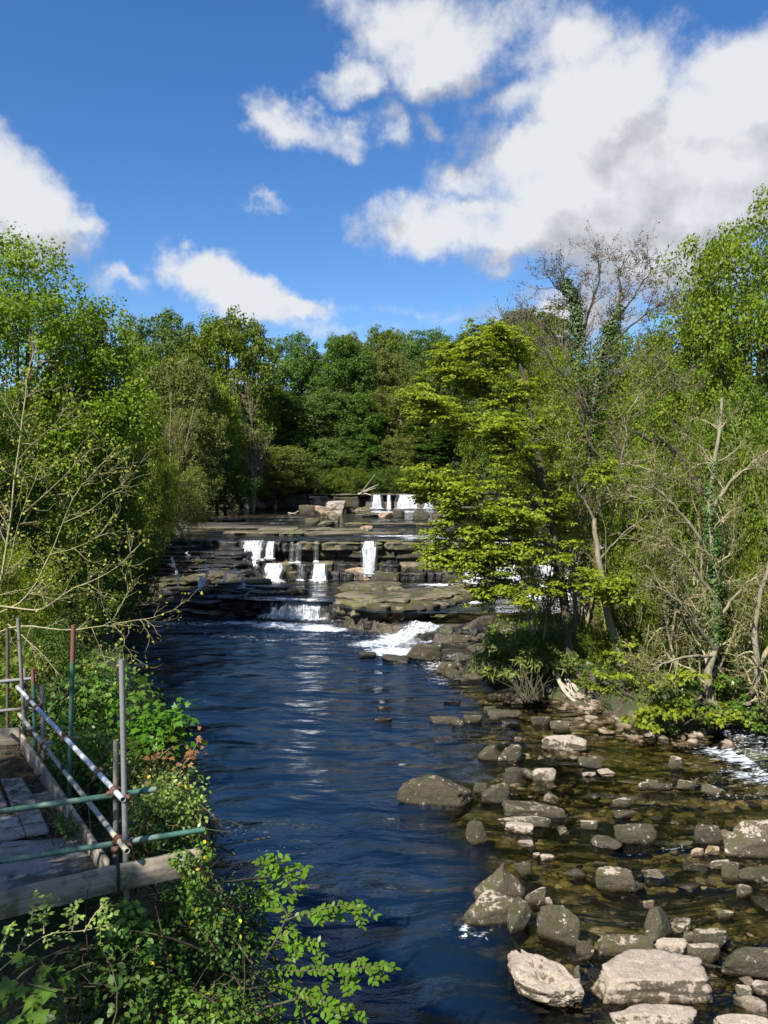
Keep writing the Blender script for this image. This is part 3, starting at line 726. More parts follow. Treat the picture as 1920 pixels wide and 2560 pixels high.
rock((1751, 1957, 1817, 1991), M_rock_mix, 'brown and pale rock at the right end of the scattered row', .3, seed=65, top=[(.6, 0, .8, .5)])
rock((1527, 1994, 1583, 2020), M_rock_mix, 'rounded grey boulder, the farther of two stacked in mid shallows', .4, seed=66)
rock((1530, 2020, 1593, 2048), M_rock_dark, 'low dark rock in front of the rounded grey boulder in mid shallows', .25, seed=67, top=UP)
rock((1450, 2051, 1497, 2074), M_rock_mix, 'small lumpy stone right of the flat shelves', .22, seed=68, sub=3)
rock((1475, 2088, 1556, 2124), M_rock_dark, 'narrow slanting dark ridge of rock in the shallows', .18, seed=69, rz=-24, top=UP, depth=.5)
rock((1527, 2066, 1640, 2112), M_rock_dark, 'dark blocky boulder with a flat pale-streaked top in mid shallows', .62, seed=70, top=[(0, -.2, 1, .6)], boxy=1)
rock((1733, 2058, 1808, 2112), M_rock_dark, 'dark square boulder left of the huge grey one at the right edge', .75, seed=71, top=UP, boxy=1)
rock((1804, 2050, 1975, 2146), M_rock_mix, 'huge sloping grey boulder with pale patches at the right edge of the picture', 1.05, seed=72, top=[(-.5, -.4, .8, .48)])
def peak(V, w, d, h):
    t = (V[:, 2] - V[:, 2].min()) / (V[:, 2].max() - V[:, 2].min()); k = 1 - .70 * sst(t, .15, .95)
    V[:, 0] = V[:, 0] * k * 1.05 + .10 * w * t; V[:, 1] = V[:, 1] * (1 - .55 * sst(t, .2, 1.0)) + .15 * d * t
    return V
rock((1161, 2144, 1322, 2254), M_rock_mix, 'tall pointed boulder with a pale sunlit left flank and a dark right flank', 1.1, seed=73, top=[(-.78, -.3, .75, .30), (.75, -.35, .75, .42)], planes=3, sharp=40, rough=.07, geof=peak)
rock((1284, 2152, 1333, 2190), M_rock_dark, 'small dark stone behind the tall pointed boulder', .45, seed=74)
rock((1151, 2224, 1310, 2315), M_rock_mix, 'long mossy-flanked boulder lying in front of the tall pointed one', .75, seed=75, top=[(-.25, -.5, .85, .5)], rz=12)
rock((1257, 2247, 1338, 2326), M_rock_dark, 'dark olive leaning stone wedged beside the long mossy boulder', .6, seed=76, top=[(-.5, -.3, .8, .5)], rz=30)
rock((1309, 2221, 1367, 2264), M_rock_mix, 'smooth rounded grey stone behind the dark olive wedge', .4, seed=77, boxy=0, planes=4, strata=0)
rock((1362, 2238, 1382, 2264), M_cobble, 'tiny pale pebble against the smooth grey stone', .18, seed=78, sub=3)
rock((1337, 2252, 1452, 2360), M_rock_dark, 'broad brown-green boulder with a pale crest, right of the wedged stones', .85, seed=79, top=[(-.35, -.65, .75, .42)], rz=-18)
rock((1438, 2350, 1487, 2394), M_rock_dark, 'small brown round stone between the pitted rock and the streaked ridge', .35, seed=80)
rock((1431, 2412, 1454, 2458), M_rock_mix, 'small upright grey stone against the side of the pitted rock', .3, seed=81)
rock((1488, 2348, 1642, 2394), M_rock_mix, 'long low ridge of black and cream streaked rock behind the great slab', .42, seed=82, rough=.11)
rock((1464, 2388, 1792, 2514), M_rock_pale, 'great pale flat-topped slab with a dark under-edge, biggest in the lower right', .56, seed=83, top=[(.03, -.05, 1, .50), (-.75, .5, .1, .62), (.7, .7, .0, .66)], boxy=.9, sharp=60, planes=0, strata=.015, tilt=(0, 0), rz=3, depth=.95)
rock((1618, 2340, 1716, 2388), M_rock_pale, 'pale flat stone tucked behind the great slab', .4, seed=84, top=UP)
rock((1714, 2354, 1802, 2406), M_rock_mix, 'pale and dark grooved block behind the right end of the great slab', .5, seed=85, top=UP)
rock((1592, 2260, 1705, 2352), M_rock_dark, 'dark leaning slab with a slanting pale-flecked face behind the streaked ridge', .75, seed=86, top=[(.75, -.45, .55, .35), (-.8, -.3, .6, .5)], rz=25)
rock((1730, 2308, 1828, 2372), M_rock_mix, 'grey rough rock beside a pocket of white pebbles', .4, seed=87, top=UP)
rock((1788, 2370, 1975, 2446), M_rock_dark, 'mossy dark block reaching out of the picture right of the great slab', .62, seed=88, top=[(0, -.2, 1, .6)])
rock((1525, 2494, 1750, 2600), M_rock_pale, 'pale speckled slab at the bottom edge in front of the great slab', .40, seed=89, top=[(.1, -.1, 1, .55)], boxy=1)
rock((1775, 2514, 1935, 2600), M_rock_pale, 'smooth pale slab in the bottom right corner', .35, seed=90, top=[(0, -.1, 1, .5)])
rock((1484, 2170, 1593, 2232), M_rock_mix, 'rounded square dark boulder with grey crackled top in mid shallows', .62, seed=91, boxy=.8, top=[(0, -.3, 1, .7)])
rock((1406, 2165, 1466, 2196), M_rock_dark, 'low wet rock left of the crackled boulder', .16, seed=92, top=UP, sub=3)
rock((1480, 2150, 1520, 2166), M_rock_dark, 'barely emerged dark stone behind the crackled boulder', .1, seed=93, top=UP, sub=3)
rock((1330, 2128, 1352, 2146), M_rock_pale, 'left of two tiny pale flakes above the tall pointed boulder', .1, seed=94, sub=3)
rock((1350, 2132, 1386, 2152), M_rock_pale, 'right of two tiny pale flakes above the tall pointed boulder', .12, seed=95, sub=3)
rock((1801, 2152, 1845, 2200), M_rock_mix, 'two-toned stone left of the rounded dark one near the right edge', .4, seed=96)
rock((1841, 2168, 1928, 2208), M_rock_dark, 'rounded dark boulder cut by the right edge above the mossy block', .4, seed=97)
rock((1772, 2142, 1822, 2174), M_rock_pale, 'pale pinkish stone below the dark square boulder', .25, seed=98)
rock((1605, 2250, 1642, 2270), M_rock_tan, 'orange-brown cobble sitting in clear shallows', .14, seed=99, boxy=0, planes=3, sub=3)
rock((1790, 2274, 1838, 2298), M_rock_mix, 'flat grey-green stone above the pebble pocket', .18, seed=101, top=UP, sub=3)
rock((1836, 2204, 1880, 2246), M_rock_mix, 'pale capped stone under the rounded dark boulder at the right', .28, seed=102, sub=3)
rock((1722, 2118, 1762, 2138), M_rock_tan, 'small mossy yellow stone below the dark square boulder', .16, seed=103, sub=3)
rock((1762, 2115, 1800, 2138), M_rock_tan, 'round mossy yellow stone beside the pale pinkish one', .2, seed=104, sub=3)
rock((1838, 2462, 1880, 2500), M_rock_pale, 'rounded grey-white cobble in the gap above the corner slab', .25, seed=105, sub=3)
rock((1878, 2455, 1935, 2490), M_rock_pale, 'pale stone at the right edge above the corner slab', .25, seed=106, sub=3)
rock((1706, 2330, 1735, 2362), M_rock_mix, 'narrow stone standing at the edge of the pebble pocket', .3, seed=107, sub=3)

def pitted(V, w, d, h):
    rs = np.random.RandomState(8)
    n = V / np.linalg.norm(V, axis=1)[:, None]
    for k in range(24):
        c = np.array([rs.uniform(-.42, .42) * w, rs.uniform(-.42, .42) * d, 0]); r = rs.choice([.06, .08, .11, .16], p=[.38, .34, .2, .08])
        dd = np.hypot(V[:, 0] - c[0], (V[:, 1] - c[1]) * 1.0)
        V[:, 2] = np.where(V[:, 2] > 0, V[:, 2] - r * .95 * np.exp(-(dd / (r * .8)) ** 4), V[:, 2])
    sidem = (np.abs(n[:, 2]) < .45)
    for k in range(26):
        c = V[rs.choice(np.where(sidem)[0])].copy(); r = rs.uniform(.05, .09)
        dd = np.linalg.norm(V - c, axis=1); V -= n * (r * .7 * np.exp(-(dd / r) ** 4))[:, None]
    # outline: a wedge, narrow at the far left corner
    t = V[:, 1] / d
    V[:, 0] *= 1 - .62 * sst(t, -.15, .5) - .38 * sst(-t, .15, .5)
    V[:, 0] += -t * w * .52 - .04 * w
    return V
rock((1262, 2333, 1450, 2526), M_rock_pale, 'pinkish boulder riddled with round solution holes, at the edge of the deep water', .46, seed=110, sub=5, top=[(-.1, -.15, 1, .45)], geof=pitted, boxy=1, rz=5, planes=6)

# small stones shared between places ------------------------------
def cob_mesh(i, mat, sub=2):
    rs = np.random.RandomState(700 + i)
    V, F = rock_geo(700 + i, (.5, rs.uniform(.32, .48), rs.uniform(.18, .34)), sub, 7, 12, .07, None, 0, .3)
    return mesh('cobble', V, F, mat, True)
COB = [cob_mesh(i, M_cobble) for i in range(9)]
COBD = [cob_mesh(20 + i, M_rock_dark) for i in range(7)]
COBL = [cob_mesh(40 + i, M_ledge, 3) for i in range(6)]
def cobbles(n, box, size, meshes, label, group, seed, name='cobble', cat='cobble', zf=None, poly=None):
    rs = np.random.RandomState(seed); k = 0; guard = 0
    while k < n and guard < n * 60:
        guard += 1
        px = rs.uniform(box[0], box[2]); py = rs.uniform(box[1], box[3])
        if poly is not None:
            if sdf_poly(np.array([px]), np.array([py]), np.array(poly, float))[0] > 0: continue
        g = G(px, py, 0.05 if zf is None else zf); s = rs.uniform(*size) * rs.uniform(.8, 1.25)
        hz = float(H(np.array([g[0]]), np.array([g[1]]))[0]); z = max(hz, -.12 if zf is None else zf - .1)
        put(name, meshes[rs.randint(len(meshes))], None, (g[0], g[1], z + s * .10), (rs.uniform(-.25, .25), rs.uniform(-.25, .25), rs.uniform(0, 6.3)), (s, s, s * rs.uniform(.8, 1.2)), label=label, cat=cat, group=group); k += 1
cobbles(16, (1310, 1862, 1420, 1902), (.22, .42), COB, 'pale rounded cobble heaped against the foot of the long pale block', 'pale cobbles below the long pale block', 1)
cobbles(12, (1385, 1868, 1480, 1900), (.20, .42), COB, 'pale cobble between the long pale block and the rounded dark boulder', 'pale cobbles right of the heap', 2)
cobbles(52, (1420, 1765, 1600, 1850), (.2, .55), COB, 'sunlit buff stone on the shore between the driftwood and the bright maple bush', 'stones of the island shore', 3, poly=[(1420, 1765), (1500, 1770), (1590, 1815), (1600, 1850), (1540, 1838), (1440, 1808)])
cobbles(34, (1575, 1822, 1860, 1868), (.25, .6), COB, 'buff shore stone at the foot of the bright maple bush', 'stones under the maple bush', 4, poly=[(1575, 1835), (1700, 1822), (1860, 1845), (1850, 1868), (1700, 1862), (1600, 1852)])
cobbles(26, (1385, 1735, 1490, 1775), (.15, .5), COB, 'small dry stone among the driftwood at the water edge', 'stones by the driftwood', 5)
cobbles(22, (1225, 1728, 1390, 1758), (.3, .7), COBD, 'dark shaded stone at the foot of the willow shrub', 'shaded stones under the willow shrub', 6)
cobbles(26, (1300, 1935, 1560, 2000), (.10, .26), COB, 'little pale stone scattered in the shallows below the cobble bar', 'little stones in the shallows', 7)
cobbles(22, (1270, 1962, 1340, 1994), (.12, .32), COB, 'buff pebble packed between the dark olive boulder and the flat shelf', 'pebbles behind the flat shelf', 8)
cobbles(20, (1600, 2010, 1900, 2060), (.10, .30), COBD, 'small wet stone half sunk in the right shallows', 'half sunk stones in the right shallows', 9)
cobbles(26, (1640, 2080, 1920, 2160), (.10, .28), COB, 'small stone around the huge grey boulder at the right edge', 'small stones round the huge grey boulder', 10)
cobbles(30, (1690, 2300, 1750, 2345), (.05, .10), COB, 'white pebble in the pocket behind the great slab', 'white pebbles in a pocket', 11, name='pebble', cat='pebble')
cobbles(24, (1700, 2450, 1900, 2540), (.06, .16), COB, 'pebble in the dark gap between the great slab and the corner slab', 'pebbles below the great slab', 12, name='pebble', cat='pebble')
cobbles(18, (1340, 2120, 1480, 2260), (.05, .14), COBD, 'small stone just breaking the clear water right of the pointed boulder', 'small stones near the pointed boulder', 13)
cobbles(16, (1800, 2240, 1920, 2370), (.10, .26), COB, 'small stone near the right edge between the mossy block and the rounded boulder', 'small stones near the right edge', 14)
# rocky spit between the pool and the right-hand cascade
cobbles(60, (1090, 1640, 1240, 1700), (.35, .95), COBD, 'dark stone heaped on the spit below the right-hand cascade', 'dark stones of the spit', 15, name='stone', cat='stone', poly=[(1090, 1668), (1160, 1600), (1240, 1610), (1245, 1700), (1180, 1712), (1120, 1690)])
cobbles(26, (1180, 1580, 1290, 1640), (.4, .9), COBD, 'dark stone in the side stream under the sycamore boughs', 'dark stones under the sycamore boughs', 16, name='stone', cat='stone', zf=.5)
cobbles(16, (1770, 1868, 1920, 1945), (.18, .45), COBD, 'wet black stone in the white rapid at the right', 'wet stones in the rapid', 17, name='stone', cat='stone')
rock((896, 1625, 943, 1648), M_rock_black, 'small black rock alone off the foot of the right-hand cascade', .3, seed=120, sub=3)
rock((950, 1632, 1025, 1660), M_rock_black, 'low wet black rock at the left foot of the right-hand cascade', .35, seed=121, sub=3)
rock((1015, 1603, 1110, 1654), M_rock_dark, 'big rounded mossy dark boulder in the right-hand cascade', .95, seed=122)
rock((1088, 1650, 1150, 1684), M_rock_dark, 'dark blunt boulder at the tip of the stony spit', .6, seed=123)
rock((1128, 1583, 1180, 1606), M_rock_dark, 'flat dark rock at the top of the right-hand cascade', .4, seed=124, z=.3)
# loose stones lying on the river bed, seen through the water
def bed_stones():
    rs = np.random.RandomState(77); VV = []; FF = []; off = 0
    tmpl = [rock_geo(800 + i, (.5, .4, .24), 1, 5, 10, .05, None, 0, .2) for i in range(6)]
    n = 4200
    xs = rs.uniform(.2, 13, n); ys = rs.uniform(12, 34, n) ; ss = .07 + .30 * rs.uniform(0, 1, n) ** 3
    zs = H(xs, ys)
    for i in range(n):
        if zs[i] > .1 or zs[i] < -1.5: continue
        V, F = tmpl[i % 6]; a = rs.uniform(0, 6.28); c, s = math.cos(a), math.sin(a)
        Q = V * ss[i]; Q = np.stack([Q[:, 0] * c - Q[:, 1] * s, Q[:, 0] * s + Q[:, 1] * c, Q[:, 2]], -1) + (xs[i], ys[i], zs[i] + .02 * ss[i])
        VV.append(Q); FF.append(F + off); off += len(V)
    m, nt, out = new_mat('bed_stone')
    r = geo(nt, 'Random Per Island')
    col = MIXC(nt, r, (.06, .042, .017), (.21, .15, .075))
    col = MIXC(nt, SS(nt, NOISE(nt, geo(nt), 14, 5, .6), .4, .65, 0, .6), col, (.07, .065, .02))
    nt.links.new(princ(nt, col, .7, .3), out.inputs[0])
    put('riverbed_cobbles', mesh('riverbed_cobbles', np.vstack(VV), np.vstack(FF), m, True), kind='stuff')
bed_stones()
# angular rocks that break the water all over the bar, in small clusters
ANG = [mesh('rock', *rock_geo(850 + i, (.55, .40, .20), 3, 7, 44, .09, [(.2 * math.cos(i), .2 * math.sin(i), 1, .62)], .03, .6), m_, True) for i, m_ in enumerate([M_rock_dark, M_rock_mix, M_rock_pale, M_rock_dark, M_rock_mix, M_rock_dark, M_rock_dark, M_rock_mix])]
for (n_, bx_, sz_, lb_, gp_, sd_) in [(12, (1235, 1900, 1330, 1995), (.3, .7), 'angular rock packed along the left rim of the stony bar', 'angular rocks on the left rim of the bar', 101),
    (9, (1330, 1955, 1480, 2075), (.25, .7), 'flat angular rock around the wide grey shelf', 'angular rocks by the wide shelf', 102),
    (8, (1500, 2120, 1700, 2300), (.25, .6), 'half-drowned angular rock between the crackled boulder and the leaning slab', 'half-drowned rocks mid right', 103),
    (13, (1690, 2150, 1920, 2400), (.25, .7), 'angular rock in the broken ground at the right edge', 'angular rocks at the right edge', 104),
    (12, (1440, 2370, 1560, 2530), (.18, .45), 'small angular rock wedged along the left end of the great slab', 'wedged rocks by the great slab', 105),
    (8, (1640, 1990, 1900, 2090), (.25, .6), 'angular rock above the huge grey boulder in the right shallows', 'angular rocks in the right shallows', 106),
    (14, (1690, 2390, 1920, 2560), (.2, .55), 'angular rock in the shadowed gaps of the lower right corner', 'angular rocks lower right', 107),
    (5, (1240, 1800, 1420, 1850), (.25, .6), 'low angular rock behind the long pale block', 'low rocks behind the long pale block', 108)]:
    cobbles(n_, bx_, sz_, ANG, lb_, gp_, sd_, name='rock', cat='rock')

# ------------------------------------------------------------------ ledges: courses of slabs
def slab_geo(seed, nx=12, ny=5, nz=4):
    """a block of bedded rock: ragged in outline, with thin beds that stand in and out"""
    rs = np.random.RandomState(seed); key = {}; V = []; F = []
    def vid(i, j, k):
        if (i, j, k) not in key: key[(i, j, k)] = len(V); V.append((i / nx - .5, j / ny - .5, k / nz - .5))
        return key[(i, j, k)]
    for i in range(nx):
        for j in range(ny):
            F.append((vid(i, j, nz), vid(i + 1, j, nz), vid(i + 1, j + 1, nz), vid(i, j + 1, nz))); F.append((vid(i, j, 0), vid(i, j + 1, 0), vid(i + 1, j + 1, 0), vid(i + 1, j, 0)))
    for i in range(nx):
        for k in range(nz):
            F.append((vid(i, 0, k), vid(i + 1, 0, k), vid(i + 1, 0, k + 1), vid(i, 0, k + 1))); F.append((vid(i, ny, k), vid(i, ny, k + 1), vid(i + 1, ny, k + 1), vid(i + 1, ny, k)))
    for j in range(ny):
        for k in range(nz):
            F.append((vid(0, j, k), vid(0, j, k + 1), vid(0, j + 1, k + 1), vid(0, j + 1, k))); F.append((vid(nx, j, k), vid(nx, j + 1, k), vid(nx, j + 1, k + 1), vid(nx, j, k + 1)))
    V = np.array(V); F = np.array(F); x, y, z = V.T; o = seed * 1.7
    bed = rs.uniform(-.05, .05, nz + 1)[np.round((z + .5) * nz).astype(int)]
    fr = np.clip(-y * 2, 0, 1)
    V2 = V.copy()
    V2[:, 1] += fr * (.20 * fbm(x * 4 + o, z * .8, 0, seed, 3) - bed) * 1.0
    V2[:, 0] += (np.abs(x) > .3) * (.07 * fbm(y * 3 + o, z * 3, 0, seed + 1, 2) - np.sign(x) * np.abs(bed) * .4) - np.sign(x) * .06 * (np.abs(x) > .45) * (np.abs(y) > .4)
    V2[:, 2] += (z > .4) * (.20 * fbm(x * 3 + o, y * 2, 0, seed + 2, 3)) - (z > .4) * (fr > .9) * .10
    V2 += .018 * np.stack([fbm(x * 9, y * 9, z * 9, seed + q, 2) for q in (5, 6, 7)], -1)
    return V2, F
SLAB = []
for i in range(9):
    V, F = rock_geo(300 + i, (.5, .5, .5), 1, 4, 30, .07, [(math.cos(i * 2.1), math.sin(i * 2.1), .1, .80), (math.cos(i * 1.3 + 2), math.sin(i * 1.3 + 2), -.1, .84)], .05, .75)
    SLAB.append(slab_geo(330 + i))
SLABM = {}
def slab_mesh(i, mat):
    k = (i, mat.name)
    if k not in SLABM: SLABM[k] = mesh('rock_slab', SLAB[i][0], SLAB[i][1], mat, False)
    return SLABM[k]
def course(parent, pts, z0, z1, w, d, mats, rs, out=0.0, gap=.03, jz=.04, name='rock_slab', skip=None):
    """one course of slabs along the line pts (x, y)"""
    pts = np.array(pts, float); seg = np.hypot(*np.diff(pts, axis=0).T); L = np.concatenate([[0], np.cumsum(seg)]); s = 0
    while s < L[-1]:
        ww = rs.uniform(*w); m = s + ww / 2
        x = np.interp(m, L, pts[:, 0]); y = np.interp(m, L, pts[:, 1])
        k = min(np.searchsorted(L, m), len(pts) - 1); a = math.atan2(*(pts[k] - pts[k - 1])[::-1])
        s += ww
        if skip and skip(x): continue
        dd = rs.uniform(*d); hh = (z1 - z0)
        o = put(name, slab_mesh(rs.randint(9), mats[rs.randint(len(mats))]), parent,
                (x - parent.location.x + rs.uniform(-.06, .06), y - parent.location.y + dd / 2 - out + rs.uniform(-.12, .12), (z0 + z1) / 2 - parent.location.z + rs.uniform(-jz, jz)),
                (R(rs.uniform(-1.5, 1.5)), R(rs.uniform(-1.2, 1.2)), a + R(rs.uniform(-4, 4))), (ww * 1.06 - gap, dd, hh * rs.uniform(1.0, 1.12)))
rs = np.random.RandomState(11)
def line(tab, x0, x1, dy=0, n=40, wob=.3, sd=0):
    xs = np.linspace(x0, x1, n); ys = itp(xs, tab) + dy + wob * fbm(xs * .5, xs * 0, 0, sd, 3); return np.stack([xs, ys], -1)
# middle ledge, upper overhanging tier and lower tier
mid = empty('rock_ledge', (-3, 63.5, 2.5), kind='structure', label='mossy two-step ledge across the middle of the river')
course(mid, line(YB, -7.2, 6.2, .55, sd=1), 3.55, 4.32, (1.6, 3.6), (2.0, 2.6), [M_ledge_moss], rs, jz=.02)
course(mid, line(YB, -7.2, 6.2, .75, sd=2), 2.95, 3.6, (1.4, 3.8), (1.6, 2.2), [M_ledge_moss, M_ledge, M_ledge_moss], rs)
course(mid, line(YB, -12, -8.6, .0, sd=8), 1.6, 2.42, (.8, 1.8), (1.6, 2.4), [M_ledge_dark], rs)
course(mid, line(YB, -11.5, -9.0, -.9, sd=9), .9, 1.7, (.6, 1.5), (1.0, 1.6), [M_ledge_dark], rs)
course(mid, line(YB, -9, 6.2, 1.15, sd=3), 2.45, 3.0, (.9, 2.4), (1.2, 1.8), [M_ledge_dark], rs)
course(mid, line(YB, -9.3, 6.5, -.1, sd=4), 1.85, 2.60, (.8, 2.0), (1.3, 2.1), [M_ledge_moss, M_ledge, M_ledge_dark], rs)
course(mid, line(YB, -9.3, 6.5, -.45, sd=5), 1.15, 1.92, (.6, 1.6), (1.2, 1.9), [M_ledge, M_ledge_dark, M_ledge], rs)
course(mid, line(YB, -11.6, -7.2, .6, sd=6), 3.4, 4.28, (.9, 2.2), (1.6, 2.2), [M_ledge_dark], rs)
course(mid, line(YB, -21, -11.2, .35, sd=7), 3.65, 4.35, (1.2, 3.4), (1.6, 2.4), [M_ledge, M_ledge_dark], rs)
# first (lowest) ledge
low = empty('rock_ledge', (-3, 51.5, .6), kind='structure', label='low dark ledge under the nearest waterfall')
course(low, line(YA, -9.4, -2.2, .35, sd=11, wob=.1), .5, 1.16, (.6, 1.5), (1.2, 1.8), [M_ledge_dark], rs, jz=.02)
course(low, line(YA, -9.4, -2.2, .55, sd=12, wob=.1), -.2, .55, (.6, 1.5), (1.0, 1.6), [M_ledge_dark], rs)
massl = np.array([(-2.5, 49.2), (-1.6, 47.8), (-.3, 47.2), (1.1, 46.7), (2.6, 47.6), (4.2, 49.3), (5.4, 51)])
course(low, massl, .75, 1.55, (1.2, 2.8), (1.4, 2.6), [M_ledge_moss, M_ledge, M_ledge], rs, jz=.05)
course(low, massl + (0, .25), -.1, .85, (.7, 1.7), (1.0, 2.0), [M_ledge_dark, M_ledge], rs, jz=.08)
course(low, massl + (0, 1.4), 1.25, 1.78, (1.4, 3.4), (1.6, 2.8), [M_ledge_moss, M_ledge], rs, jz=.06)
course(low, line(YA, 2.2, 8.5, .15, sd=14, wob=.1), -.15, .62, (.5, 1.4), (.9, 1.6), [M_ledge_dark, M_ledge], rs, jz=.12)
course(low, line(YA, -2.6, 2.0, .5, sd=15, wob=.1), -.15, .5, (.5, 1.4), (.9, 1.6), [M_ledge_dark], rs, jz=.1)
course(low, massl[2:] + (.4, 3.0), 1.2, 1.66, (1.4, 3.4), (1.6, 2.8), [M_ledge_moss, M_ledge], rs, jz=.06)
# left-hand stair of thin strata
stair = empty('rock_ledge', (-14, 57, 1), kind='structure', label='broad dark stair of thin rock strata on the left')
for k in range(13):
    t = (k + .4) / 13.0
    xs = np.linspace(-20.5, -9.0 if t < .45 else -12.4, 30)
    ys = itp(xs, YA) + (itp(xs, YB) - itp(xs, YA)) * t + .9 * fbm(xs * .35, xs * 0, 0, 400 + k, 4)
    z = .28 + t * 3.55
    course(stair, np.stack([xs, ys], -1), z - .26, z + .15, (1.2, 4.5), (1.3, 2.3), [M_ledge_dark, M_ledge, M_ledge_dark], rs, jz=.07, skip=lambda x: rs.rand() < .08)
course(stair, line(YA, -20, -12.0, -.5, sd=21), -.15, .32, (1.2, 4.0), (1.5, 2.6), [M_ledge], rs, jz=.06)
course(stair, [(-11.6, 56.6), (-9.5, 54.4), (-7.6, 53.6), (-5.6, 54.6)], 1.05, 1.5, (.6, 1.6), (.8, 1.5), [M_ledge_dark, M_ledge], rs, jz=.1)
# right-hand cascade bed
casc = empty('rock_ledge', (10, 56, 2), kind='structure', label='sloping ledge under the broad white cascade on the right')
for k in range(8):
    t = (k + .3) / 8; xs = np.linspace(6.3, 18, 24); ys = itp(xs, YB) - .9 + t * 5.4 + .6 * fbm(xs * .5, xs * 0, 0, 430 + k, 3)
    z = 1.0 + t * 3.2
    course(casc, np.stack([xs, ys], -1), z - .3, z + .14, (.8, 2.4), (1.0, 1.8), [M_ledge, M_ledge_dark], rs, jz=.12)
# upper ledge far back
upp = empty('rock_ledge', (-12, 151, 6), kind='structure', label='farthest ledge of big grey blocks below the trees')
course(upp, line([(-40, 148), (-37, 148), (-12, 150), (14, 150)], -38, -7.5, 0, sd=31, wob=.8), 4.4, 6.95, (2.5, 8.0), (3, 5), [M_ledge, M_rock_tan, M_ledge_dark, M_ledge], rs, jz=.15)
course(upp, line([(-40, 150), (-12, 151), (14, 151)], -40, 16, 0, sd=32, wob=.6), 6.75, 7.3, (3, 9), (3, 5), [M_ledge, M_ledge_moss], rs, jz=.08)
course(upp, line([(-40, 152), (-12, 151.6), (14, 151.6)], -8, 14, 0, sd=33, wob=.5), 4.4, 6.8, (2, 5), (3, 4), [M_ledge, M_ledge_dark], rs, jz=.1)
# thin shelves standing out of the upper water
shelf = empty('rock_shelf', (-6, 85, 4.4), kind='structure', label='thin brown shelves lying across the upper river')
for (px0, px1, py, hgt, dp) in [(560, 940, 1337, .30, 3.0), (640, 905, 1328, .22, 4.0), (865, 1060, 1313, .22, 3.5), (430, 600, 1322, .12, 3), (430, 560, 1302, .12, 4)]:
    a = G(px0, py, 4.4); b = G(px1, py, 4.4)
    course(shelf, [(a[0], a[1]), ((a[0] + b[0]) / 2, a[1] + rs.uniform(-1, 1)), (b[0], b[1])], 4.2, 4.42 + hgt * .6, (2.0, 6.0), (dp * .7, dp), [M_ledge, M_ledge, M_ledge_moss], rs, jz=.05)
# boulders between the tiers
def brock(px0, py0, px1, py1, z, mat, label, h, **k):
    return rock((px0, py0, px1, py1), mat, label, h, z=z, sub=3, **k)
brock(852, 1416, 930, 1450, 1.3, M_rock_tan, 'rounded brown boulder at the foot of the tall narrow waterfall', 1.2, seed=201)
brock(838, 1446, 1010, 1484, 1.3, M_ledge, 'broad flat rock jutting into the water below the tall narrow waterfall', .5, seed=202, top=UP)
brock(920, 1426, 1005, 1462, 1.3, M_ledge, 'grey brown boulder right of the rounded one below the ledge', .9, seed=203)
brock(960, 1462, 1018, 1486, 1.3, M_ledge_moss, 'mossy yellow-brown rock at the tip of the broad flat one', .5, seed=204)
for i, (b, l, hh, mm) in enumerate([
    ((786, 1262, 830, 1290), 'orange-brown block at the left of the pile on the upper river', 1.7, M_rock_tan),
    ((808, 1250, 866, 1284), 'large pinkish flat-topped boulder crowning the pile on the upper river', 2.2, M_rock_pale),
    ((800, 1276, 842, 1296), 'tan block in front of the pinkish boulder', 1.2, M_rock_tan),
    ((818, 1286, 850, 1306), 'yellow mossy stone in front of the pile on the upper river', 1.0, M_ledge_moss),
    ((760, 1294, 800, 1312), 'dark stone at the lower left of the pile', .8, M_ledge),
    ((795, 1300, 838, 1316), 'low mossy stone below the pile', .6, M_ledge_moss),
    ((878, 1266, 926, 1284), 'mossy boulder left of the farthest waterfalls', 1.4, M_ledge_moss),
    ((903, 1280, 950, 1292), 'flat dark rock below the farthest waterfalls', .7, M_ledge),
    ((940, 1280, 990, 1293), 'flat tan rock below the farthest waterfalls', .7, M_rock_tan),
    ((981, 1270, 1013, 1294), 'dark domed boulder in front of the farthest waterfalls', 1.8, M_ledge),
    ((1027, 1276, 1076, 1300), 'dark rugged boulder right of the domed one', 1.6, M_ledge),
    ((1078, 1281, 1126, 1298), 'long dark rock near the sycamore tips', 1.0, M_ledge),
    ((1076, 1297, 1140, 1306), 'flat pink rock shelf near the sycamore tips', .5, M_rock_pale),
    ((898, 1312, 934, 1330), 'small brown stone alone on the upper river', .7, M_rock_tan),
    ((866, 1270, 884, 1282), 'little stone between pile and mossy boulder', .8, M_ledge),
    ((744, 1258, 790, 1288), 'grey block leaning on the farthest ledge left of the pile', 2.0, M_ledge)]):
    brock(*b, 4.38, mm, l, hh, seed=220 + i)

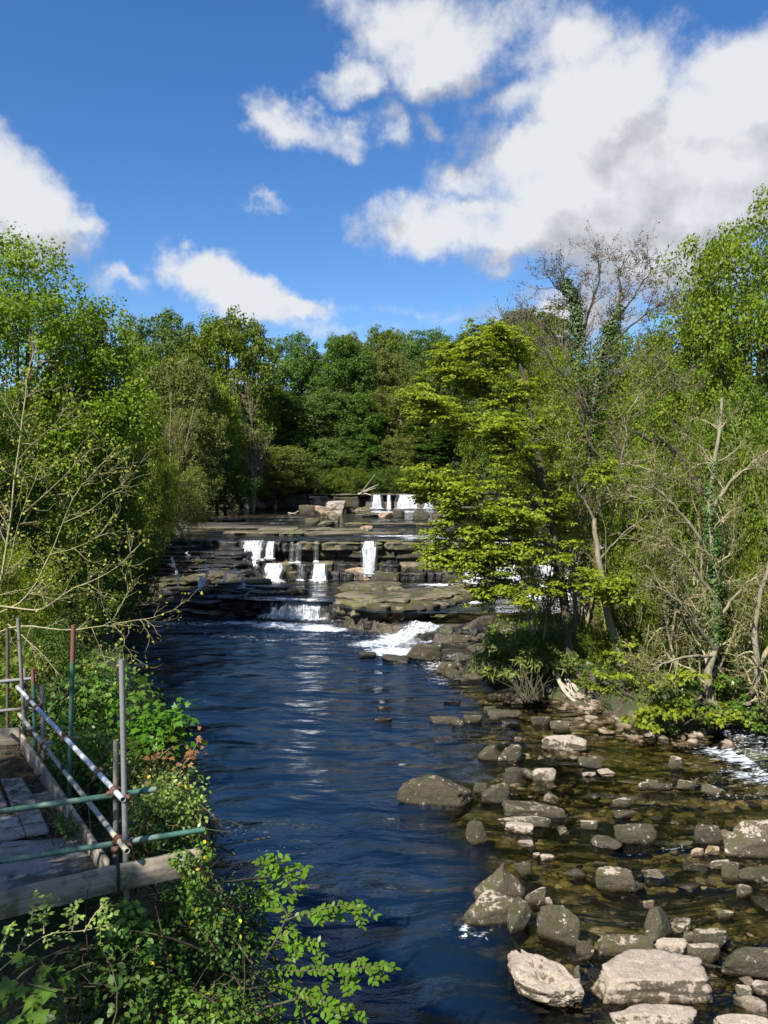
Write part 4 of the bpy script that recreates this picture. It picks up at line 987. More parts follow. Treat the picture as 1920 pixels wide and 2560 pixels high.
# ------------------------------------------------------------------ falling water
M_splash = fall_mat('splash', 1.15, 3.0)
def ground_h(x, y): return float(H(np.array([x]), np.array([y]))[0])
def curtain(name, lip, zt, zb, out, mat, label, seed=1, nv=14, slope=0.0, du=.08, back=.35):
    """a sheet of water leaving the lip line (x, y), zt, falling to zb"""
    lip = np.array(lip, float); seg = np.hypot(*np.diff(lip, axis=0).T); L = np.concatenate([[0], np.cumsum(seg)])
    nu = max(6, int(L[-1] / du)); s = np.linspace(0, L[-1], nu)
    lx = np.interp(s, L, lip[:, 0]); ly = np.interp(s, L, lip[:, 1])
    VV = []; FF = []; UU = []; EE = []; off = 0
    for layer in range(2):
        v = np.linspace(0, 1, nv)
        A, Bv = np.meshgrid(s, v); A0 = A; A = L[-1] / 2 + (A - L[-1] / 2) * (.84 + .20 * Bv + .45 * fbm(Bv * 2.3, A * 0 + layer, 0, seed + 3, 3))
        n = fbm(A * 2.2, Bv * 1.2 + layer * 7, 0, seed + layer, 4); n2 = fbm(A * 7, Bv * .8, 0, seed + 5 + layer, 3)
        o = -back + (back + out * (1 + .3 * n)) * Bv ** .8 + layer * .09
        z = zt + .05 - (zt + .05 - zb) * np.clip((Bv - .12) / .88, 0, 1) ** (1.5 - slope)
        X_ = np.interp(A, L, lip[:, 0]) + n * .05; Y_ = np.interp(A, L, lip[:, 1]) - o + n2 * .09
        e = sst(np.abs(A0 / L[-1] - .5) * 2, .6, 1.0)
        VV.append(np.stack([X_, Y_, z], -1).reshape(-1, 3)); UU.append(np.stack([A + layer * 13.7, Bv * (zt - zb) + out * Bv], -1).reshape(-1, 2)); EE.append(e.ravel())
        i = np.arange(nu * nv).reshape(nv, nu) + off
        FF.append(np.stack([i[:-1, :-1], i[:-1, 1:], i[1:, 1:], i[1:, :-1]], -1).reshape(-1, 4)); off += nu * nv
    o = put(name, mesh(name, np.vstack(VV), np.vstack(FF), mat, True, {'edge': np.concatenate(EE)}, np.vstack(UU)))
    c = lip.mean(0); splash(L[-1] * 1.15, c[0], c[1] - out * .9, zb, seed, lip)
    return tag(o, label, 'waterfall')
def splash(w, x, y, z, seed, lip):
    """churned white water heaped where a fall lands"""
    k = max(w, .6); nx = int(k / .09) + 6; ny = 14; u = np.linspace(-.5, .5, nx); v = np.linspace(-.5, .5, ny); A, B = np.meshgrid(u, v)
    d = lip[-1] - lip[0]; a = math.atan2(d[1], d[0]); ln = k * 1.1; dp = min(.5 + k * .22, 1.5)
    m = np.clip(1 - (2 * A) ** 2, 0, 1) ** .6 * np.clip(1 - (2 * B) ** 2, 0, 1) ** .7
    X_, Y_ = A * ln, B * dp
    h = m * (.16 + .14 * min(k, 2)) * (.7 + .9 * fbm(X_ * 2.2, Y_ * 3, 0, seed + 50, 4, .65)) - .03
    h += m * .10 * np.abs(fbm(X_ * 7, Y_ * 7, 0, seed + 51, 3))
    Xw = x + X_ * math.cos(a) - Y_ * math.sin(a); Yw = y + X_ * math.sin(a) + Y_ * math.cos(a)
    i = np.arange(nx * ny).reshape(ny, nx)
    put('splash_foam', mesh('splash_foam', np.stack([Xw, Yw, z + .04 + h], -1).reshape(-1, 3), np.stack([i[:-1, :-1], i[:-1, 1:], i[1:, 1:], i[1:, :-1]], -1).reshape(-1, 4), M_splash, True, {'edge': (1 - m).ravel() ** 2 * 1.3}, np.stack([X_ * 1.0, Y_ * 3], -1).reshape(-1, 2)), kind='stuff')
def stream(pts, w, mat, label, seed=1, lift=.09, name='cascade', ds=.12, parent=None, thick=.04, pz=None):
    """white water running over the rock along pts (x, y), following its surface"""
    pts = np.array(pts, float); seg = np.hypot(*np.diff(pts, axis=0).T); L = np.concatenate([[0], np.cumsum(seg)])
    n = max(4, int(L[-1] / ds)); s = np.linspace(0, L[-1], n)
    cx = np.interp(s, L, pts[:, 0]) + .12 * w * fbm(s * 1.2, s * 0, 0, seed, 3); cy_ = np.interp(s, L, pts[:, 1])
    nu = max(5, int(w / .12))
    u = np.linspace(-.5, .5, nu); tx = np.gradient(cx); ty = np.gradient(cy_); l = np.hypot(tx, ty) + 1e-9
    px_, py_ = -ty / l, tx / l
    ww = w * (1 + .45 * fbm(s * .9, s * 0 + 3, 0, seed + 2, 3))
    A = cx[:, None] + px_[:, None] * ww[:, None] * u[None]; B = cy_[:, None] + py_[:, None] * ww[:, None] * u[None]
    if pz is not None:
        zc = np.interp(s, L, pz); st_ = .30; q = zc / st_ + .25 * fbm(s * 2, s * 0, 0, seed + 4, 2); zc = .45 * zc + .55 * (np.floor(q) + sst(q - np.floor(q), .45, 1.0)) * st_
        z = np.repeat(zc[:, None], nu, 1) - .05 * np.abs(u)[None] * w
    else: z = H(A, B)
    z = z + lift + thick * fbm(A * 4, B * 4, 0, seed + 7, 3)
    V = np.stack([A, B, z], -1).reshape(-1, 3); i = np.arange(n * nu).reshape(n, nu)
    F = np.stack([i[:-1, :-1], i[:-1, 1:], i[1:, 1:], i[1:, :-1]], -1).reshape(-1, 4)
    e = np.repeat(sst(np.abs(u) * 2, .5, 1.0)[None], n, 0).ravel() * 1.4
    uv = np.stack([np.repeat((u * w)[None], n, 0) + 5 * seed, np.repeat(s[:, None], nu, 1)], -1).reshape(-1, 2)
    o = put(name, mesh(name, V, F, mat, True, {'edge': e}, uv)); tag(o, label, 'cascade'); return o
def gx_(px, py, z): g = G(px, py, z); return (g[0], g[1])
# nearest fall
curtain('waterfall', [(-8.25, 52.4), (-7.6, 52.15), (-6.2, 51.75), (-4.8, 51.45), (-3.75, 51.25)], 1.30, -.05, .55, M_fall, 'nearest and widest waterfall, a low curtain of streaks dropping into the pool', 3)
curtain('waterfall', [(-3.45, 50.6), (-3.0, 50.4), (-2.65, 50.3)], 1.25, -.05, .25, M_fall_thin, 'thin split strand of water just right of the widest waterfall', 4)
curtain('waterfall', [(-8.8, 52.9), (-8.55, 52.7)], 1.1, 0, .2, M_fall_thin, 'narrow trickle at the left end of the widest waterfall', 5)
# middle ledge falls
yb = float(itp(-1.9, YB)) + .45
def fallpx(px0, px1, zt, zb, dy, out, mat, label, seed, Y=None):
    Yt = Y if Y else 63.2
    a = P(px0, 1355, Yt)[0]; b = P(px1, 1355, Yt)[0]; m = (a + b) / 2
    return curtain('waterfall', [(a, Yt + .05 * seed % .1), (m, Yt - .08), (b, Yt)], zt, zb, out, mat, label, seed)
fallpx(901, 944, 4.36, 1.6, 0, .75, M_fall_full, 'tall narrow white waterfall through the notch in the mossy ledge', 11)
fallpx(784, 798, 4.36, 2.6, 0, .4, M_fall_thin, 'slender fall left of the yellow mossy blocks, top tier', 12)
fallpx(778, 820, 2.62, 1.25, 0, .9, M_fall, 'white splashing fall fanning out below the slender one', 13, Y=62.0)
fallpx(723, 737, 4.3, 2.6, 0, .4, M_fall_thin, 'left strand of the pair of thin falls on the dark block', 14)
fallpx(738, 755, 4.2, 2.6, 0, .7, M_fall_thin, 'right slanting strand of the pair of thin falls on the dark block', 15)
fallpx(742, 762, 2.6, 1.25, 0, .5, M_fall_thin, 'thin lower strand under the pair of thin falls', 16, Y=62.0)
fallpx(604, 664, 4.36, 2.75, 0, 1.0, M_fall_full, 'broad white fall at the upper left of the ledge', 17, Y=63.9)
fallpx(664, 690, 4.3, 2.9, 0, .9, M_fall, 'oblique white spill at the right side of the broad upper-left fall', 18, Y=63.7)
fallpx(655, 716, 2.62, 1.2, 0, 1.2, M_fall_full, 'white lower fall spreading under the broad upper-left fall', 19, Y=62.3)
fallpx(600, 650, 2.9, 2.3, 0, .8, M_fall, 'low white step directly under the broad upper-left fall', 20, Y=62.9)
# farthest falls
for i, (a, b, l) in enumerate([(924, 960, 'left of the three farthest white falls under the trees'), (966, 978, 'slim middle one of the three farthest white falls'), (986, 1050, 'widest and rightmost of the three farthest white falls'), (1056, 1086, 'short fall beside the sycamore tips on the farthest ledge'), (618, 626, 'hair-thin fall far left on the farthest ledge'), (540, 560, 'tiny white spill at the far left of the farthest ledge')]):
    Yt = 150.0; x0 = P(a, 1245, Yt)[0]; x1 = P(b, 1245, Yt)[0]
    curtain('waterfall', [(x0, Yt), ((x0 + x1) / 2, Yt - .2), (x1, Yt)], 7.15, 4.4 if i < 5 else 6.2, 1.2, M_fall_full if i in (0, 2) else M_fall_thin if i > 3 else M_fall, l, 30 + i, du=.3)
# trickles over the dark stair
TR = [([(430, 1396, 3.9), (440, 1425, 2.9), (450, 1452, 2.2), (446, 1470, 1.7)], .35, 'thin trickle farthest left on the dark stair'),
      ([(520, 1412, 3.4), (505, 1428, 3.0), (500, 1445, 2.5), (492, 1470, 1.9), (476, 1485, 1.4)], .55, 'left branch of the trickle in the middle of the dark stair'),
      ([(535, 1418, 3.3), (515, 1440, 2.6), (500, 1460, 2.1), (494, 1480, 1.6)], .5, 'right branch of the trickle in the middle of the dark stair'),
      ([(590, 1415, 3.3), (572, 1436, 2.7), (556, 1455, 2.2), (542, 1470, 1.8)], .4, 'curving trickle right of the middle of the dark stair'),
      ([(590, 1422, 3.1), (598, 1440, 2.6), (604, 1460, 2.0), (610, 1472, 1.7)], .5, 'trickle dropping beside the mossy dark block of the stair'),
      ([(628, 1480, 1.5), (606, 1496, 1.0), (592, 1508, .6), (580, 1514, .4)], .9, 'white chute at the lower right of the dark stair'),
      ([(600, 1440, 2.7), (580, 1448, 2.4), (568, 1466, 1.9)], .3, 'faint trickle in the centre right of the dark stair'),
      ([(470, 1380, 4.2), (468, 1398, 3.7)], .35, 'short trickle from the top edge above the dark stair')]
for i, (pts, w, l) in enumerate(TR):
    rj = np.random.RandomState(900 + i); q0 = np.array(pts, float); tt_ = np.linspace(0, 1, 9); q1 = np.stack([np.interp(tt_, np.linspace(0, 1, len(q0)), q0[:, j]) for j in range(3)], -1); q1[1:-1, 0] += rj.uniform(-7, 7, 7); pts = [tuple(q) for q in q1]
    stream([gx_(*q) for q in pts], w * 1.1, M_fall, l, 50 + i, lift=.10, thick=.12, pz=[q[2] for q in pts], ds=.07)
# left shore foam shelf and the cascades on the right
RC = [(1075, 1556, .78), (1040, 1572, .66), (1000, 1592, .36), (955, 1612, .06)]
stream([gx_(*q) for q in RC], 3.3, M_fall_full, 'right-hand cascade tumbling into the pool beside the mossy boulder', 70, lift=.06, thick=.20, pz=[q[2] for q in RC], ds=.08)
stream([(6.2, 50.8), (4.6, 49.0), (3.1, 47.3)], 1.8, M_fall, 'rapid feeding the right-hand cascade from behind the mossy rocks', 71, lift=.12, thick=.12, pz=[1.05, .95, .80])
stream([(5.8, 53.0), (5.9, 51.5), (5.6, 50.2)], 1.6, M_fall_full, 'small white drop right of the mossy rock mass', 72, lift=.12, thick=.1, pz=[1.5, 1.25, 1.0])
for i, (xx, ww, l) in enumerate([(7.2, 2.2, 'left edge of the broad white cascade behind the sycamore'), (9.6, 3.0, 'left middle of the broad white cascade behind the sycamore'), (12.4, 3.4, 'middle of the broad white cascade seen between trunks'), (15.2, 3.2, 'right part of the broad white cascade behind the bare branches')]):
    y0 = float(itp(xx, YB))
    stream([(xx + .5, y0 + 5.4), (xx + .2, y0 + 3), (xx, y0 + 1), (xx - .3, y0 - 1.2), (xx - .6, y0 - 2.6)], ww * 1.25, M_fall_full, l, 80 + i, lift=.1, thick=.28, pz=[4.5, 3.7, 2.6, 1.5, 1.2], ds=.08)
# ------------------------------------------------------------------ vegetation tools
def unit(v):
    v = np.asarray(v, float); return v / (np.linalg.norm(v, axis=-1, keepdims=True) + 1e-9)
def tubes(branches, sides=(8, 6, 4, 3), cap=0):
    """branches: list of (pts (n,3), radii (n,), level) -> V, F"""
    groups = {}
    for p, r, l in branches:
        groups.setdefault((len(p), sides[min(l, len(sides) - 1)]), []).append((p, r))
    VV, FF, off = [], [], 0
    for (n, k), lst in groups.items():
        Pn = np.array([a for a, b in lst]); Rn = np.array([b for a, b in lst]); B = len(lst)
        T = unit(np.gradient(Pn, axis=1))
        ref = np.where(np.abs(T[..., 2:3]) > .9, np.array([1., 0, 0]), np.array([0, 0, 1.]))
        U = unit(np.cross(T, ref)); W = np.cross(T, U)
        a = np.arange(k) * 2 * np.pi / k
        ring = Pn[:, :, None] + Rn[:, :, None, None] * (np.cos(a)[None, None, :, None] * U[:, :, None] + np.sin(a)[None, None, :, None] * W[:, :, None])
        VV.append(ring.reshape(-1, 3))
        i = np.arange(B * n * k).reshape(B, n, k) + off
        j = np.roll(i, -1, 2)
        FF.append(np.stack([i[:, :-1], j[:, :-1], j[:, 1:], i[:, 1:]], -1).reshape(-1, 4)); off += B * n * k
    return np.vstack(VV), np.vstack(FF)
KITE = (np.array([(0, 0, 0), (.34, .42, .05), (0, 1, -.04), (-.34, .42, .05)], float), np.array([(0, 1, 2, 3)]))
FOLD = (np.array([(0, 0, 0), (.26, .28, .05), (.27, .62, .05), (0, 1, -.06), (-.27, .62, .05), (-.26, .28, .05), (0, .45, -.02)], float),
        np.array([(0, 1, 2, 6), (6, 2, 3, 4), (0, 6, 4, 5)]))
NARROW = (np.array([(0, 0, 0), (.10, .35, .02), (0, 1, -.1), (-.10, .35, .02)], float), np.array([(0, 1, 2, 3)]))
def maple_leaf():
    ang = [-90, -50, -20, 5, 25, 48, 62, 90, 118, 132, 155, 175, 200, 230]
    rad = [.12, .38, .75, .50, .95, .55, .62, 1.1, .62, .55, .95, .50, .75, .38]
    V = [(0, .25, 0)] + [(.52 * r * math.cos(R(a)), .25 + .62 * r * math.sin(R(a)), -.10 * r * r + .03) for a, r in zip(ang, rad)]
    n = len(ang)
    return np.array(V, float), np.array([(0, 1 + i, 1 + (i + 1) % n) for i in range(n)])
MAPLE = maple_leaf()
def scatter(C, N, size, tmpl, rs, droop=.0):
    """leaves at C, facing N; size array or number -> V, F"""
    T, F = tmpl; n = len(C)
    N = unit(N); r = rs.normal(size=(n, 3)); r[:, 2] -= droop
    B = unit(r - (r * N).sum(1)[:, None] * N); A = np.cross(B, N)
    s = (np.broadcast_to(size, (n,)) * rs.uniform(.7, 1.25, n))[:, None, None]
    V = C[:, None] + s * (T[None, :, 0:1] * A[:, None] + T[None, :, 1:2] * B[:, None] + T[None, :, 2:3] * N[:, None])
    k = len(T)
    Fo = (F[None] + (np.arange(n) * k)[:, None, None]).reshape(-1, F.shape[1])
    return V.reshape(-1, 3), Fo
def rdirs(n, rs): return unit(rs.normal(size=(n, 3)))
def puff_leaves(cent, rad, per, size, rs, tmpl=KITE, sub=7, subr=.5, flat=.85, up=.45, rnd=.75, full=False):
    """leaf clumps on the surface of each puff, the way a sunlit crown is built up"""
    n = len(cent); rad = np.broadcast_to(rad, (n,))
    D = rdirs(n * sub, rs); D[:, 2] = D[:, 2] + .38 if full else np.abs(D[:, 2]) * .9 - .25; D = unit(D)
    sc = np.repeat(cent, sub, 0) + D * np.repeat(rad, sub)[:, None] * (1, 1, flat) * rs.uniform(.6, 1.0, n * sub)[:, None]
    sr = np.repeat(rad, sub) * subr * rs.uniform(.6, 1.3, n * sub)
    m = len(sc)
    E = rdirs(m * per, rs); E[:, 2] = np.where((E[:, 2] < -.2) & (not full), -E[:, 2] * .6, E[:, 2])
    C = np.repeat(sc, per, 0) + E * np.repeat(sr, per)[:, None] * (1, 1, flat * .8) * (rs.uniform(.25, 1.08, m * per) ** .6)[:, None]
    Nn = E * .55 + np.repeat(D, per, 0) * .35 + rs.normal(size=E.shape) * rnd * .6 + (0, 0, up)
    return scatter(C, Nn, size, tmpl, rs)
def grow(rs, p, d, L, r, lvl, P_, out, tips):
    n = P_['seg'][lvl]; pts = [p]; dirs = [d]; ck = P_['crook'][lvl]; up = P_['up'][lvl]; st = L / n
    for i in range(n):
        d = d + rs.normal(0, ck, 3); d[2] += up; d = d / (d @ d) ** .5
        p = p + d * st; pts.append(p); dirs.append(d)
    rad = r * np.linspace(1, P_.get('taper', .35), n + 1)
    out.append((np.array(pts), rad, lvl))
    if lvl >= P_['levels']:
        tips.append((p, d)); return
    nc = P_['n'][lvl]; nc = int(nc + rs.rand())
    for k in range(nc):
        t = rs.uniform(P_['t0'][lvl], 1.0) if k else 1.0
        i = min(int(t * n), n); q = pts[i]; dd = dirs[i]
        a = P_['ang'][lvl] * rs.uniform(.6, 1.25) if k else P_['ang'][lvl] * .35
        v = rs.normal(size=3); v -= (v @ dd) * dd; v /= (v @ v) ** .5
        nd = dd * math.cos(a) + v * math.sin(a)
        grow(rs, q, nd, L * P_['ratio'][lvl] * rs.uniform(.65, 1.15) * (1 - .35 * t if k else 1), max(rad[i] * (.62 if k else .85), P_.get('rmin', .006)), lvl + 1, P_, out, tips)

# --- crowns of full broadleaf trees; all are built once and stood in many places
def dome_tree(seed, w, h, base, npuff, per, leaf, mat, bark, pr=(.13, .2), asym=.2, sub=7, trunk_r=None, shape=1.0, tmpl=KITE, low=.15, core=True):
    """returns (trunk mesh, crown mesh) with footprint w and height h"""
    rs = np.random.RandomState(seed)
    ii = np.arange(npuff) + .5; ph = np.arccos(1 - 2 * ii / npuff * .93); th = np.pi * (1 + 5 ** .5) * ii
    D = np.stack([np.cos(th) * np.sin(ph), np.sin(th) * np.sin(ph), np.cos(ph)], -1) + rs.normal(0, .12, (npuff, 3)); D = unit(D)
    env = 1 + asym * 1.6 * fbm(D[:, 0] * 1.6, D[:, 1] * 1.6, D[:, 2] * 1.6, seed, 3)
    hc = (h - base) / 2; rr = rs.uniform(.70, .90, npuff); rr[::6] *= .6
    rad = rs.uniform(*pr, npuff) * w
    C = D * env[:, None] * np.array([w / 2, w / 2, hc]) * rr[:, None] + (0, 0, base + hc)
    sq = np.abs(D[:, 2]); C[:, :2] *= (1 + .16 * sst(D[:, 2], .1, .7) * (1 - sst(D[:, 2], .75, 1)))[:, None]; C[:, 2] = np.minimum(C[:, 2], h - rad * .75)
    V, F = puff_leaves(C, rad, per, leaf, rs, tmpl, sub, subr=.40, flat=.9, up=.3, full=True)
    crown = mesh('crown', V, F, mat)
    tr = trunk_r or w * .028
    out = []; t = np.linspace(0, 1, 9)
    top = h * .82
    tp = np.stack([.25 * fbm(t * 2, t * 0, 0, seed + 3, 2) * w * .15, .2 * fbm(t * 2 + 9, t * 0, 0, seed + 4, 2) * w * .15, -1.5 + t * (top + 1.5)], -1)
    out.append((tp, tr * (1.25 - t * 1.1), 0))
    for c in C[rs.choice(npuff, min(npuff, 34), False)]:
        k = rs.uniform(.25, .8); a = np.array([np.interp(k, t, tp[:, j]) for j in range(3)])
        if a[2] > c[2]: a[2] = max(base * .8, c[2] - w * .25)
        s = np.linspace(0, 1, 6)[:, None]; mid = (a + c) / 2 + (0, 0, -.06 * w) + rs.normal(0, .03 * w, 3)
        pts = (1 - s) ** 2 * a + 2 * s * (1 - s) * mid + s ** 2 * c
        out.append((pts, tr * .42 * np.linspace(1, .15, 6), 1))
    V, F = tubes(out, (9, 5, 4, 3))
    return mesh('trunk', V, F, bark, True), crown, w, h
ARCH = {}
for k, a in {
    'far_a': (901, 14, 24, 2, 72, 36, .42, M_leaf['far'], M_bark_dark),
    'far_b': (902, 13, 25, 1.5, 72, 36, .42, M_leaf['deep'], M_bark_dark),
    'far_c': (903, 15, 22, 2, 72, 36, .42, M_leaf['mid'], M_bark_dark),
    'far_light': (904, 12, 18, 1, 64, 32, .36, M_leaf['olive'], M_bark_grey),
    'far_bright': (905, 11, 17, 1, 60, 32, .36, M_leaf['fresh'], M_bark_grey)}.items():
    ARCH[k] = dome_tree(*a, pr=(.13, .21), asym=.10, sub=13)
ARCH['near_a'] = dome_tree(911, 12, 18, .6, 96, 52, .19, M_leaf['fresh'], M_bark_dark, pr=(.12, .19), asym=.14, sub=14)
ARCH['near_b'] = dome_tree(912, 12, 17, .5, 96, 52, .195, M_leaf['mid'], M_bark_dark, pr=(.12, .19), asym=.14, sub=14)
ARCH['shrub_a'] = dome_tree(913, 7, 7, -.6, 44, 34, .15, M_leaf['mid'], M_bark_dark, pr=(.14, .22), sub=12)
ARCH['shrub_b'] = dome_tree(914, 7, 6.5, -.6, 44, 34, .15, M_leaf['fresh'], M_bark_dark, pr=(.14, .22), sub=12)
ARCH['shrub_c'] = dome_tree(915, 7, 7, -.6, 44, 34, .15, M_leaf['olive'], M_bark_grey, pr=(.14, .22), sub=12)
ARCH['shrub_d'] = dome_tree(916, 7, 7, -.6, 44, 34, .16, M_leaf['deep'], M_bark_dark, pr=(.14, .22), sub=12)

def twig_tree(seed, w, h, levels=5, bark=M_twig_brown, leafm=None, leaf=.1, per=3, stems=3, base_r=.16, lean=(0, 0), n=(4, 4, 3.6, 3.2, 2.6), crook=.12, ratio=(.62, .62, .62, .6, .55), rmin=.008, ang=.75, up=.05, spread=.25, tmpl=KITE, seg=(7, 5, 4, 3, 3, 3)):
    """bare or budding tree built out of its own branches"""
    rs = np.random.RandomState(seed); out = []; tips = []
    P_ = dict(levels=levels, seg=seg, crook=[crook * .6, crook, crook * 1.2, crook * 1.3, crook * 1.5, .2], up=[up] * 6, n=list(n) + [2], t0=[.3, .25, .2, .15, .15, .1], ang=[ang] * 6, ratio=list(ratio) + [.5], taper=.45, rmin=rmin)
    for s in range(stems):
        a = rs.uniform(0, 6.28); d = np.array([math.cos(a) * spread + lean[0], math.sin(a) * spread + lean[1], 1.0]); d /= np.linalg.norm(d)
        grow(rs, np.array([math.cos(a) * base_r, math.sin(a) * base_r, -.3]), d, h * .52 * rs.uniform(.8, 1), base_r, 0, P_, out, tips)
    V, F = tubes(out, (8, 5, 4, 3, 3, 3))
    lo, hi = np.percentile(V, 1, 0), np.percentile(V, 99.5, 0)
    W = max(hi[0] - lo[0], hi[1] - lo[1]); Hh = hi[2]
    tr = mesh('trunk', V, F, bark, True)
    crown = None
    if leafm is not None:
        C = np.repeat(np.array([t[0] for t in tips]), per, 0); Dd = np.repeat(np.array([t[1] for t in tips]), per, 0)
        C = C + rs.normal(0, leaf * .8, C.shape)
        V2, F2 = scatter(C, Dd * .3 + rs.normal(size=C.shape) + (0, 0, .5), leaf, tmpl, rs)
        crown = mesh('crown', V2, F2, leafm)
    return tr, crown, W, Hh
ARCH['bare_far'] = twig_tree(921, 8, 14, 4, M_twig_tan, M_leaf['tan'], .30, 3, stems=3, base_r=.2, rmin=.03)
ARCH['bare_mid'] = twig_tree(922, 7, 9, 4, M_twig_tan, M_leaf['olive'], .12, 6, stems=4, base_r=.12, rmin=.012, spread=.5)
ARCH['bare_tangle'] = twig_tree(923, 7, 7, 5, M_twig_tan, M_leaf['olive'], .10, 5, stems=3, base_r=.13, rmin=.009, crook=.24, spread=.6, up=-.01, n=(4, 3.6, 3.2, 2.8, 2.2))
ARCH['bare_alder'] = twig_tree(924, 7, 11, 5, M_twig_brown, M_leaf['cone'], .07, 2, stems=2, base_r=.2, rmin=.010, crook=.13, spread=.2, n=(5, 4, 3.4, 3.0, 2.4))

def tree(kind, px, ytop, wpx, Yd, label, name='tree', cat='tree', group=None, hmin=None, rz=0, zb=None, hp=None):
    """a tree of the given kind whose crown is centred on photo column px, reaching up to ytop"""
    tr, cr, w, h = ARCH[kind]
    x = P(px, 1200, Yd)[0]; z0 = ground_h(x, Yd) if zb is None else zb; z0 -= .2
    zt = P(px, ytop, Yd)[2]; hh = max(zt - z0, 1.5); ww = wpx / 1920.0 * Yd
    if hp: hh = hp; z0 = zt - hp
    e = empty(name, (x, Yd, z0), rz, label=label, cat=cat, group=group); e.scale = (ww / w, ww / w, hh / h)
    put('trunk', tr, e)
    if cr is not None: put('crown', cr, e)
    return e
def shrub(kind, px, ytop, wpx, Yd, label, **k): return tree(kind, px, ytop, wpx, Yd, label, name='shrub', cat='shrub', **k)

# left bank, near to far
tree('near_a', 70, 618, 560, 40, 'tall broad bright green tree filling the left edge, the biggest on that bank', rz=.4)
tree('near_b', 225, 765, 240, 44, 'dark green tree shoulder to shoulder behind the biggest left tree', rz=2)
tree('near_b', -140, 900, 420, 30, 'leafy tree cut off by the left edge, in front of the biggest one', rz=1)
tree('bare_far', 318, 782, 120, 120, 'pale thin-leaved tree showing sky, between the biggest left tree and the domed pair', rz=0)
tree('far_a', 425, 776, 205, 166, 'left one of two tall domed trees on the left skyline', rz=1.0)
tree('far_c', 575, 772, 230, 160, 'right and darker one of two tall domed trees on the left skyline', rz=2.2)
tree('far_light', 450, 876, 185, 118, 'rounded pale olive tree below the domed pair', rz=.5, zb=6)
tree('far_bright', 540, 946, 120, 126, 'small vivid green tree in front of the right domed tree', rz=.5, zb=5)
tree('bare_far', 632, 956, 130, 132, 'buff half-bare tree at the right of the vivid green one', rz=1.5, zb=5)
tree('near_b', 335, 965, 170, 60, 'mid green leafy tree overhanging the dark ledges on the left bank', rz=3)
tree('bare_mid', 400, 925, 170, 84, 'brownish budding tree between the leafy left trees', rz=.3)
tree('far_light', 470, 1010, 170, 98, 'dull olive tree over the left end of the upper river', rz=1.7)
tree('far_light', 590, 1050, 170, 138, 'grey olive tree leaning to the far ledge on the left bank', rz=2.9, zb=5)
tree('far_light', 690, 1110, 190, 150, 'low grey green tree whose skirt touches the farthest ledge', rz=.9, zb=5.5)
tree('far_a', 505, 1075, 140, 120, 'darker round tree low on the far left bank', rz=4, zb=4.5)
shrub('shrub_c', 450, 1165, 150, 72, 'olive shrub hanging over the left edge of the upper river')
shrub('shrub_b', 385, 1110, 130, 66, 'bright green shrub at the water edge below the brownish tree')
shrub('shrub_d', 560, 1160, 160, 125, 'dark shrub at the left end of the farthest ledge', zb=4.3)
shrub('shrub_a', 320, 1180, 170, 58, 'green shrub curving over the dark stair of rock')
shrub('shrub_a', 215, 1050, 300, 44, 'mid green shrub mass below the biggest left tree')
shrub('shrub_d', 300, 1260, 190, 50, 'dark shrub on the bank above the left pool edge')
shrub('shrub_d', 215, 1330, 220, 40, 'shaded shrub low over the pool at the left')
shrub('shrub_a', 90, 1230, 330, 32, 'leafy shrub behind the budding sapling, left edge')
shrub('shrub_b', 20, 1350, 260, 22, 'fresh green shrub behind the far scaffold posts', )
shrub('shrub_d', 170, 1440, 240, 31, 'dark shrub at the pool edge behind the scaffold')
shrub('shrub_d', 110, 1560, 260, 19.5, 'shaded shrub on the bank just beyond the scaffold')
# far side
for a in [('far_a', 745, 830, 150, 190, 'blue-green tree left of the dip in the far skyline, tall and feathery', 1),
          ('far_b', 862, 838, 150, 184, 'darkest dense tree of the far skyline', 2),
          ('far_c', 870, 828, 100, 232, 'pale crown peeping behind the darkest skyline tree', 3),
          ('far_c', 972, 816, 130, 226, 'rounded light green crown left of centre on the far skyline', 4),
          ('far_a', 1070, 817, 150, 214, 'broad rounded crown on the far skyline just left of the sycamore', 5),
          ('far_light', 955, 872, 140, 200, 'yellowish tree in front of the far skyline trees', 6),
          ('far_a', 1105, 875, 150, 180, 'bushy mid green tree below the broad rounded skyline crown', .5),
          ('far_c', 1165, 838, 70, 216, 'small slim crown touching the sycamore outline on the skyline', .9),
          ('far_b', 690, 960, 150, 182, 'dark green tree below the dip in the far skyline', .7),
          ('far_a', 800, 970, 170, 176, 'dark bluish tree under the darkest skyline tree', 3.7),
          ('far_light', 1000, 960, 160, 178, 'dull olive tree in the middle of the far slope', 4.4),
          ('far_b', 900, 980, 150, 174, 'dark tree in the middle of the far slope', 2.7),
          ('far_b', 1090, 985, 150, 170, 'dark tree on the far slope next to the sycamore tips', 5.7),
          ('far_b', 1220, 800, 170, 190, 'green crown behind the top of the sycamore', 5.1),
          ('far_c', 1330, 770, 200, 180, 'green crown behind the left side of the bare alder', 5.3)]:
    tree(*a[:6], rz=a[6])
